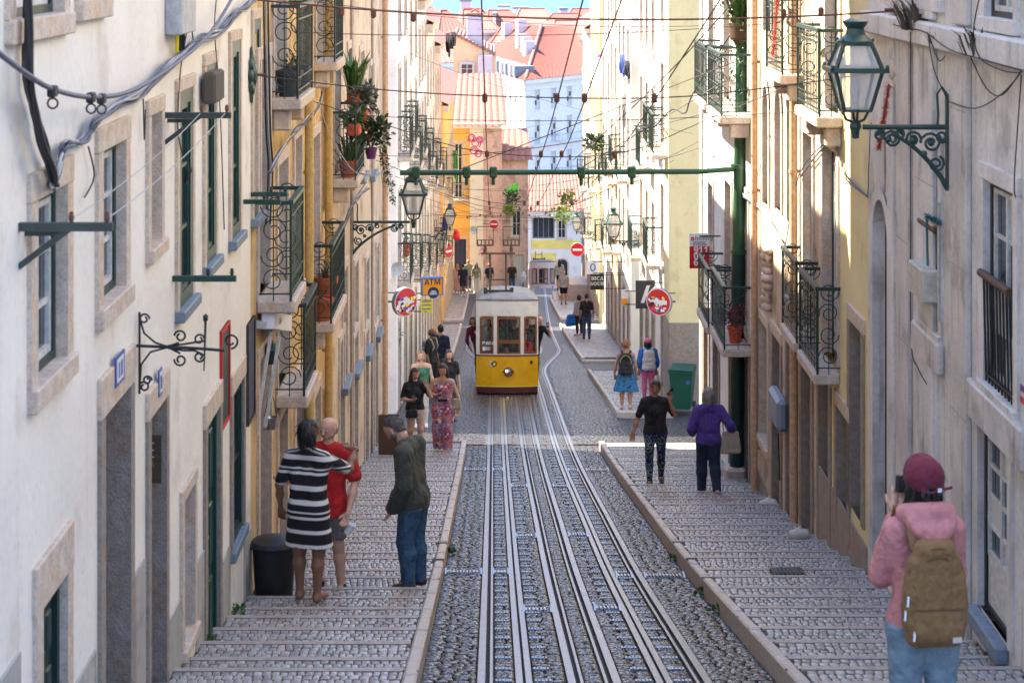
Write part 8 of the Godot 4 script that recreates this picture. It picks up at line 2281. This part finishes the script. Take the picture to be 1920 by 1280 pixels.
	person({"label": "woman in a red and blue flowered jumpsuit with a black belt, holding a phone", "pos": stand(830, 850, UL), "yaw": 0.0, "H": 1.68, "det": 1, "face": true, "fat": 1.12, "skin": "skin", "hair": {"m": "hair_brown", "st": "long"}, "nod": 0.35, "turn": -0.2, "shoe": "shoe_white", "phone": "r",
		"top": {"m": "pr_floral", "sl": 0.0, "hem": 0.50, "fit": 0.012, "name": "bodice"}, "bot": {"m": "pr_floral", "len": 0.96, "fit": 0.025, "flare": 0.035, "name": "wide_trousers"}, "bag": {"c": V(0.15, 0.56, 0.03), "w": 0.14, "h": 0.16, "d": 0.03, "m": "bag_beige", "top": V(0.10, 0.83, 0.0), "sr": 0.006},
		"j": {"elr": V(-0.155, 0.65, -0.01), "wrr": V(-0.07, 0.68, 0.13), "fir": V(-0.03, 0.70, 0.17), "ell": V(0.165, 0.63, -0.02), "wrl": V(0.18, 0.50, 0.02), "anl": V(0.055, 0.05, 0.05), "toel": V(0.065, 0.02, 0.14), "knl": V(0.056, 0.29, 0.05), "anr": V(-0.055, 0.05, -0.05)}})
	m = mb(); m.lathe([Vector2(0.135, 0.99), Vector2(0.137, 1.0), Vector2(0.137, 1.03), Vector2(0.135, 1.04)], 20); var belt := put(m, "belt", "black"); belt.scale = V(1.06, 1, 0.88)
	m = mb(); m.tube(curl(V(0, 1.015, 0.125), Vector3(1, 0, 0), Vector3(0, 1, 0), 0.022, 0, 1, 12, 1.0), 0.005, 4); put(m, "buckle", "brass", belt)
	person({"label": "blonde woman with glasses and a green vest behind the two women with phones", "pos": stand(790, 800, 0.0), "yaw": 0.0, "H": 1.66, "det": 1, "face": true, "skin": "skin_pale", "hair": {"m": "hair_blond", "st": "bob"}, "shoe": "shoe_white", "top": {"m": "cl_green", "sl": 0.0, "hem": 0.48}, "bot": {"m": "cl_white", "len": 0.97}})
	person({"label": "dark haired woman half hidden behind the flowered jumpsuit", "pos": stand(842, 790, 0.0), "yaw": 0.3, "H": 1.60, "det": 0, "skin": "skin", "hair": {"m": "hair_brown", "st": "long"}, "shoe": "shoe_black", "top": {"m": "cl_black", "sl": 0.4}, "bot": {"m": "denim_dark", "len": 0.97}})
	person({"label": "bearded man in dark clothes with a grey bag on his shoulder, head turned", "pos": stand(810, 742, 0.0), "yaw": 1.1, "H": 1.76, "det": 1, "fem": false, "skin": "skin_brown", "hair": {"m": "hair_black", "st": "wisps"}, "beard": true, "shoe": "shoe_black", "top": {"m": "cl_black", "sl": 0.42, "fit": 0.018}, "bot": {"m": "cl_black", "len": 0.98, "fit": 0.015}, "pack": {"m": "bag_grey", "sm": "bag_beige", "sc": 1.15}})
	person({"label": "man in a navy shirt standing beside the bearded man", "pos": stand(826, 732, 0.0), "yaw": PI - 0.3, "H": 1.76, "det": 0, "fem": false, "skin": "skin_tan", "hair": {"m": "hair_black", "st": "short"}, "shoe": "shoe_white", "top": {"m": "cl_navy", "sl": 0.42}, "bot": {"m": "cl_grey", "len": 0.97}})
	# right pavement
	person({"label": "woman in a black top and swirl patterned leggings raising a phone to her ear", "pos": stand(1229, 912, UR), "yaw": -0.12, "H": 1.63, "det": 2, "face": true, "skin": "skin_tan", "hair": {"m": "hair_black", "st": "tied"}, "nod": 0.12, "tilt": -0.08, "shoe": "shoe_black", "phone": "l", "phone_r": V(0.2, 0.9, -0.9), "curll": 0.6,
		"top": {"m": "cl_black", "sl": 0.42, "hem": 0.505, "fit": 0.016, "name": "tee_shirt"}, "bot": {"m": "pr_swirls", "len": 1.0, "fit": 0.006, "name": "leggings"},
		"j": {"elr": V(-0.165, 0.64, -0.02), "wrr": V(-0.205, 0.52, 0.03), "fir": V(-0.215, 0.44, 0.05), "ell": V(0.185, 0.68, 0.04), "wrl": V(0.14, 0.83, 0.09), "fil": V(0.135, 0.905, 0.085), "anl": V(0.05, 0.06, -0.10), "toel": V(0.06, 0.02, -0.01), "knl": V(0.055, 0.285, -0.01), "anr": V(-0.052, 0.045, 0.03), "toer": V(-0.062, 0.018, 0.125), "knr": V(-0.055, 0.285, 0.035)}})
	person({"label": "grey haired woman in a purple jumper and navy trousers walking downhill with a beige bag", "pos": stand(1329, 930, UR), "yaw": PI + 0.08, "H": 1.60, "det": 2, "skin": "skin", "hair": {"m": "hair_grey", "st": "bob"}, "shoe": "shoe_pink",
		"top": {"m": "cl_purple", "sl": 0.95, "hem": 0.475, "fit": 0.022, "loose": 0.012, "name": "jumper", "neck": 0.05}, "bot": {"m": "denim_dark", "len": 0.98, "fit": 0.018, "flare": 0.015}, "bag": {"c": V(-0.20, 0.50, -0.02), "w": 0.24, "h": 0.26, "d": 0.045, "m": "bag_beige", "top": V(-0.115, 0.83, 0.0), "sr": 0.010},
		"j": {"ell": V(0.16, 0.63, 0.0), "wrl": V(0.13, 0.55, 0.12), "fil": V(0.11, 0.54, 0.17), "elr": V(-0.19, 0.66, -0.04), "wrr": V(-0.24, 0.56, 0.04), "fir": V(-0.22, 0.52, 0.08), "anr": V(-0.055, 0.085, -0.11), "toer": V(-0.06, 0.02, -0.05), "knr": V(-0.055, 0.29, 0.0), "anl": V(0.055, 0.045, 0.05), "toel": V(0.06, 0.018, 0.14), "knl": V(0.055, 0.285, 0.05)}})
	person({"label": "ginger haired woman in a blue print dress wearing a black backpack", "pos": stand(1174, 768, 0.12), "yaw": PI - 0.1, "H": 1.62, "det": 1, "skin": "skin_tan", "hair": {"m": "hair_ginger", "st": "curly"}, "shoe": "shoe_pink", "top": {"m": "pr_blue", "sl": 0.0, "hem": 0.27, "fit": 0.02, "skirt": 0.5, "name": "dress"}, "pack": {"m": "pack_black", "zm": "sign_yellow", "sc": 1.15},
		"j": {"ell": V(0.15, 0.64, -0.02), "wrl": V(0.165, 0.5, 0.02), "anr": V(-0.06, 0.06, -0.05)}})
	person({"label": "girl with a pink cap, blue top and white backpack at the lemon corner", "pos": stand(1215, 752, 0.12), "yaw": PI + 0.1, "H": 1.52, "det": 1, "skin": "skin_tan", "hair": {"m": "hair_black", "st": "bob"}, "cap": "cl_legging_pink", "shoe": "shoe_white", "top": {"m": "cl_blue", "sl": 0.75, "hem": 0.48, "fit": 0.02, "loose": 0.02}, "bot": {"m": "cl_legging_pink", "len": 1.0, "fit": 0.01}, "pack": {"m": "pack_white", "sc": 1.15, "pm": "pack_white"}})
	person({"label": "man in a dark shirt and jeans walking down past the cream tall house", "pos": stand(1100, 636, 0.12), "yaw": PI, "H": 1.76, "det": 0, "fem": false, "skin": "skin_tan", "hair": {"m": "hair_black", "st": "short"}, "shoe": "shoe_black", "top": {"m": "cl_black", "sl": 0.42}, "bot": {"m": "denim", "len": 0.98, "fit": 0.015}})
	person({"label": "woman in a grey shirt and black leggings carrying a big blue bag", "pos": stand(1086, 630, 0.12), "yaw": PI + 0.5, "H": 1.64, "det": 0, "skin": "skin", "hair": {"m": "hair_brown", "st": "bob"}, "shoe": "shoe_pink", "top": {"m": "cl_light_grey", "sl": 0.42}, "bot": {"m": "cl_black", "len": 0.98}, "bag": {"c": V(0.18, 0.40, 0.05), "w": 0.34, "h": 0.30, "d": 0.10, "m": "bag_blue", "top": V(0.14, 0.56, 0.03)}})
	person({"label": "man in a grey shirt and dark shorts walking up the far pavement", "pos": stand(1057, 570, 0.12), "yaw": 0.0, "H": 1.74, "det": 0, "fem": false, "fat": 1.15, "skin": "skin", "hair": {"m": "hair_dark_grey", "st": "short"}, "shoe": "shoe_black", "top": {"m": "cl_light_grey", "sl": 0.42}, "bot": {"m": "cl_black", "len": 0.42, "fit": 0.02}})
	person({"label": "woman in a lilac top and dark skirt outside the yellow house", "pos": V(3.55, road(100.0) + 0.54, -100.0), "yaw": PI, "H": 1.66, "det": 0, "skin": "skin_tan", "hair": {"m": "hair_black", "st": "long"}, "shoe": "shoe_black", "top": {"m": "cl_light_grey", "sl": 0.42}, "bot": {"m": "cl_black", "len": 0.35}})
	# the group at the ochre corner
	var G := [[857, 551, "woman in a long pale pink dress among the group at the ochre corner", 1.66, true, "cl_rose", "cl_rose", "hair_blond", "long", PI], [868, 556, "man in a navy shirt and shorts beside the pink dress", 1.80, false, "cl_navy", "cl_navy", "hair_black", "short", PI], [878, 545, "man in a khaki shirt and jeans facing the group", 1.78, false, "cl_khaki", "denim", "hair_grey", "short", 0.3], [893, 541, "woman in white trousers with a red scarf by the wall", 1.72, true, "cl_khaki", "cl_white", "hair_black", "long", 0.0], [917, 540, "man in a dark shirt and shorts leaning on the pale wall", 1.70, false, "cl_navy", "cl_light_grey", "hair_brown", "short", 0.0], [960, 544, "man in a black vest and jeans walking up between the rails", 1.74, false, "cl_black", "denim", "hair_black", "short", 0.0]]
	for g in G:
		var sh: bool = g[6] in ["cl_navy", "cl_light_grey"]
		var d := {"label": g[2], "pos": stand(g[0], g[1], 0.10) if g[0] < 890 else V((g[0] - VX) / F * 105.0, road(105.0), -105.0), "yaw": g[9], "H": g[3], "det": 0, "fem": g[4], "skin": "skin_tan", "hair": {"m": g[7], "st": g[8]}, "shoe": "shoe_white", "top": {"m": g[5], "sl": 0.42}, "bot": {"m": g[6], "len": 0.42 if sh else 0.97, "fit": 0.015}}
		if g[5] == "cl_rose": d.top = {"m": "cl_rose", "sl": 0.42, "hem": 0.12, "name": "dress", "skirt": 0.1}; d.erase("bot")
		person(d)
	# passengers
	var tx := 0.36; var tz := 48.4
	var fy := func(dz): return lerpf(road(tz), road(tz + 5), dz / 5.0) + 0.36
	for g in [["passenger in a teal top standing behind the tram's middle window", -0.12, 0.85, "cl_green", "denim", 0.3, "hair_brown", true], ["tram driver in a dark cap and jacket seen through the middle window", 0.2, 0.62, "cl_olive", "cl_black", 0.1, "hair_black", false], ["passenger in grey at the tram's first side window", -0.5, 0.9, "cl_grey", "cl_black", -0.3, "hair_black", true], ["passenger in black at the tram's last front window", 0.52, 0.8, "cl_black", "cl_black", 0.4, "hair_brown", false], ["passenger in a red coat low behind the tram glass", 0.42, 0.66, "cl_red", "cl_black", 0.0, "hair_grey", true], ["standing passenger in a dark coat further inside the tram", -0.3, 2.2, "cl_navy", "cl_black", 0.0, "hair_black", false]]:
		var short: bool = g[3] == "cl_red"
		person({"label": g[0], "pos": V(tx + g[1], fy.call(g[2]) - (0.35 if short else 0.0), -tz - g[2]), "yaw": g[5], "H": 1.60, "det": 0, "fem": g[7], "skin": "skin_tan", "hair": {"m": g[6], "st": "bob" if g[7] else "short"}, "shoe": "shoe_black", "top": {"m": g[3], "sl": 0.8}, "bot": {"m": g[4], "len": 0.97}, "group": "passengers in the yellow tram"})
	person({"label": "passenger leaning out of the tram side in a wine red top", "pos": V(tx - 0.72, fy.call(2.6) - 0.05, -tz - 2.6), "yaw": 0.2, "H": 1.62, "det": 0, "skin": "skin_tan", "hair": {"m": "hair_brown", "st": "bob"}, "shoe": "shoe_black", "top": {"m": "cl_wine", "sl": 0.8}, "bot": {"m": "cl_black", "len": 0.97}, "j": {"neck": V(-0.09, 0.83, 0), "head": V(-0.13, 0.92, 0.01), "shr": V(-0.2, 0.78, 0), "elr": V(-0.24, 0.62, 0.05), "wrr": V(-0.2, 0.5, 0.08)}})
	person({"label": "balding passenger leaning out of the tram to take a picture with a phone", "pos": V(tx + 0.74, fy.call(2.4) - 0.05, -tz - 2.4), "yaw": -0.1, "H": 1.66, "det": 1, "fem": false, "skin": "skin", "hair": {"m": "hair_grey", "st": "wisps"}, "shoe": "shoe_black", "phone": "l", "top": {"m": "cl_black", "sl": 0.42}, "bot": {"m": "cl_black", "len": 0.97}, "j": {"neck": V(0.07, 0.83, 0), "head": V(0.10, 0.92, 0.02), "shl": V(0.17, 0.79, 0.02), "ell": V(0.28, 0.68, 0.12), "wrl": V(0.26, 0.82, 0.2), "fil": V(0.24, 0.87, 0.2)}})
	# the woman with the tan backpack
	var hp := V((1733 - VX) / F * 9.25, side_y(9.25, UR), -9.25)
	hp.y = hy(857, 9.25) - 1.66
	var w := person({"label": "woman in a pink hoodie and wine red cap with a tan backpack taking a picture", "pos": hp, "yaw": PI + 0.12, "H": 1.64, "det": 2, "skin": "skin", "hair": {"m": "hair_black", "st": "bob"}, "turn": 0.1, "shoe": "shoe_white", "fat": 1.0,
		"top": {"m": "cl_pink", "sl": 0.96, "hem": 0.50, "fit": 0.017, "loose": 0.006, "name": "hoodie", "neck": 0.06}, "bot": {"m": "denim_pale", "len": 1.0, "fit": 0.016},
		"j": {"shl": V(0.09, 0.79, 0.0), "shr": V(-0.09, 0.79, 0.0), "ell": V(0.118, 0.645, 0.05), "wrl": V(0.05, 0.80, 0.12), "fil": V(0.025, 0.86, 0.15), "elr": V(-0.115, 0.645, 0.05), "wrr": V(-0.045, 0.80, 0.12), "fir": V(-0.02, 0.86, 0.15)}})
	var H := 1.64
	var hc := V(0, 0.93, 0.012) * H
	var hb := Basis(Vector3.UP, 0.1)
	m = mb(); m.raw(blob([[hc + V(0, 0.050, -0.035), hc + V(0, 0.058, 0.012), 0.093, 0.088], [hc + V(0, 0.03, -0.03), hc + V(0, 0.03, 0.0), 0.092, 0.09]], 0.006, 0.02, [[V(0, -1, 0.16).normalized(), V(0, -1, 0.16).normalized().dot(hc + V(0, 0.0, 0))]])); var cp := put(m, "cap", "cl_wine")
	m = mb(); m.ball(hc + V(0, 0.012, -0.112), V(0.032, 0.018, 0.016), 12); put(m, "cap_opening", "hair_black", cp)
	m = mb(); m.tube([hc + V(0.045, -0.006, -0.105), hc + V(0, -0.012, -0.125), hc + V(-0.05, -0.004, -0.11), hc + V(-0.12, 0.0, -0.085)], 0.008, 5); put(m, "cap_strap", "cl_wine", cp)
	m = mb(); m.box(hc + V(-0.055, -0.012, -0.122), hc + V(-0.035, 0.006, -0.112)); put(m, "buckle", "sign_white", cp)
	m = mb(); m.ball(hc + V(0.0, 0.055, -0.124), V(0.014, 0.010, 0.004), 8); m.box(hc + V(-0.012, 0.035, -0.124), hc + V(0.012, 0.041, -0.119)); put(m, "emblem", "sign_white", cp)
	m = mb(); m.box(hc + V(-0.05, 0.018, 0.09), hc + V(0.05, 0.025, 0.15)); put(m, "peak", "cl_wine", cp)
	# hood lying on the shoulders
	var nk := V(0, 0.835, -0.008) * H
	var hood := []
	for i in 12:
		var a := TAU * i / 12.0; var a2 := TAU * (i + 1) / 12.0
		hood.append([nk + V(cos(a) * 0.105, 0.025 - 0.03 * sin(a), sin(a) * 0.085 - 0.01), nk + V(cos(a2) * 0.105, 0.025 - 0.03 * sin(a2), sin(a2) * 0.085 - 0.01), 0.040, 0.040])
	hood.append_array([[nk + V(-0.08, 0.0, -0.085), nk + V(0.08, 0.0, -0.085), 0.05, 0.05], [nk + V(-0.06, -0.03, -0.12), nk + V(0.06, -0.03, -0.12), 0.042, 0.042], [nk + V(-0.03, -0.075, -0.135), nk + V(0.03, -0.075, -0.135), 0.032, 0.032]])
	m = mb(); m.raw(blob(hood, 0.009, 0.025)); put(m, "hood", "cl_pink")
	# backpack
	var c := V(-0.02, 0.63, -0.19) * H
	c = V(0.02, 1.06, -0.205)
	var bb := []
	for i in 7:
		var t := i / 6.0
		var ww: float = [0.085, 0.105, 0.11, 0.108, 0.10, 0.085, 0.055][i]
		bb.append([c + V(-ww, -0.20 + 0.41 * t, 0), c + V(ww, -0.20 + 0.41 * t, 0), 0.062 - 0.012 * t, 0.062 - 0.012 * t])
	m = mb(); m.raw(blob(bb, 0.009, 0.03)); var bp := put(m, "backpack", "pack_brown")
	m = mb(); m.raw(blob([[c + V(-0.085, -0.19, -0.04), c + V(0.085, -0.19, -0.04), 0.042, 0.042], [c + V(-0.09, -0.10, -0.035), c + V(0.09, -0.10, -0.035), 0.042, 0.042], [c + V(-0.085, -0.15, -0.04), c + V(0.085, -0.15, -0.04), 0.045, 0.045]], 0.009, 0.025)); put(m, "front_pocket", "pack_brown", bp)
	for zq in [[0.16, -0.052], [0.125, -0.06]]:
		m = mb()
		var zp := []
		for i in 15:
			var a := lerpf(-0.25, PI + 0.25, i / 14.0)
			zp.append(c + V(cos(a) * zq[0] * 0.92, 0.03 + sin(a) * 0.20 * zq[0] / 0.16, zq[1] + 0.028 * absf(cos(a))))
		m.tube(zp, 0.004, 4); put(m, "zip", "pack_dark", bp)
	m = mb(); m.tube([c + V(-0.12, -0.062, -0.068), c + V(0.0, -0.058, -0.08), c + V(0.12, -0.062, -0.068)], 0.004, 4); put(m, "zip", "pack_dark", bp)
	for k in [[0.145, 0.0, -0.04], [0.155, -0.07, -0.03], [0.12, -0.16, -0.06]]:
		m = mb(); m.tube([c + V(k[0], k[1], k[2]), c + V(k[0] + 0.008, k[1] - 0.045, k[2] - 0.012)], 0.006, 5); put(m, "zip_pull", "sign_white", bp)
	m = mb(); m.box(c + V(-0.105, -0.215, -0.087), c + V(-0.06, -0.19, -0.083)); put(m, "label_patch", "bag_white", bp)
	m = mb()
	for k in [-1.0, 1.0]: m.bar(c + V(0.075 * k, 0.20, 0.03), nk + V(0.10 * k, 0.045, -0.05), 0.065, 0.014, Vector3(0, 0, -1)); m.bar(nk + V(0.10 * k, 0.045, -0.05), nk + V(0.11 * k, 0.04, 0.06), 0.065, 0.014); m.bar(nk + V(0.11 * k, 0.04, 0.06), nk + V(0.14 * k, -0.2, 0.12), 0.06, 0.014, Vector3(0, 0, 1))
	m.bar(c + V(-0.09, 0.205, 0.02), c + V(0.09, 0.205, 0.02), 0.03, 0.06)
	put(m, "strap", "pack_brown", bp)
	m = mb(); m.xf = Transform3D(Basis.from_euler(V(0.15, 0.1, 0.12)), V(-0.01, 0.885, 0.15) * H); m.cbox(V(-0.075, -0.04, -0.01), V(0.075, 0.045, 0.02), 0.006); var cam_ := put(m, "camera", "black"); cam_.name = "held_camera"
	text("N", 0.045, V(0.115, 1.175, -0.148), Basis(Vector3.UP, PI - 0.2), "cl_wine", w, "lettering")

func _ready() -> void:
	rng.seed = 7
	var cam := Camera3D.new(); cam.name = "camera"; add_child(cam)
	cam.near = 0.5; cam.far = 12000.0
	cam.projection = Camera3D.PROJECTION_FRUSTUM
	cam.size = cam.near * 1280.0 / F
	cam.frustum_offset = Vector2(cam.near * (960.0 - VX) / F, -cam.near * (640.0 - VY) / F)
	cam.current = true
	var we := WorldEnvironment.new(); we.name = "world_environment"; add_child(we)
	var lens := CameraAttributesPhysical.new(); we.camera_attributes = lens
	lens.exposure_aperture = 5.6; lens.frustum_focal_length = 66.0; lens.frustum_focus_distance = 32.0
	var env := Environment.new(); we.environment = env
	env.tonemap_mode = Environment.TONE_MAPPER_LINEAR
	env.tonemap_exposure = 4.9
	env.background_mode = Environment.BG_SKY
	env.sdfgi_enabled = true; env.ssao_enabled = true; env.ssil_enabled = true
	var sky := Sky.new(); env.sky = sky
	var sm := ProceduralSkyMaterial.new(); sky.sky_material = sm
	sm.sky_top_color = Color(0.44, 0.56, 0.76); sm.sky_horizon_color = Color(0.87, 0.89, 0.91); sm.sky_curve = 0.12
	sm.ground_bottom_color = Color(0.35, 0.33, 0.30); sm.ground_horizon_color = Color(0.70, 0.76, 0.82)
	sm.sun_angle_max = 4.0
	var sun := DirectionalLight3D.new(); sun.name = "sun"; add_child(sun)
	sun.light_energy = 1.6; sun.light_color = Color(1.0, 0.95, 0.87); sun.light_angular_distance = 0.5; sun.shadow_enabled = true
	var az := deg_to_rad(63.0); var el := deg_to_rad(50.0)     # sun ahead and to the left of the street
	var towards := Vector3(-sin(az) * cos(el), sin(el), -cos(az) * cos(el))
	sun.look_at_from_position(Vector3.ZERO, -towards, Vector3.UP)
	make_steps()
	make_materials()
	build_street()
	build_left()
	build_right()
	build_far()
	build_trams()
	build_items()
	build_people()
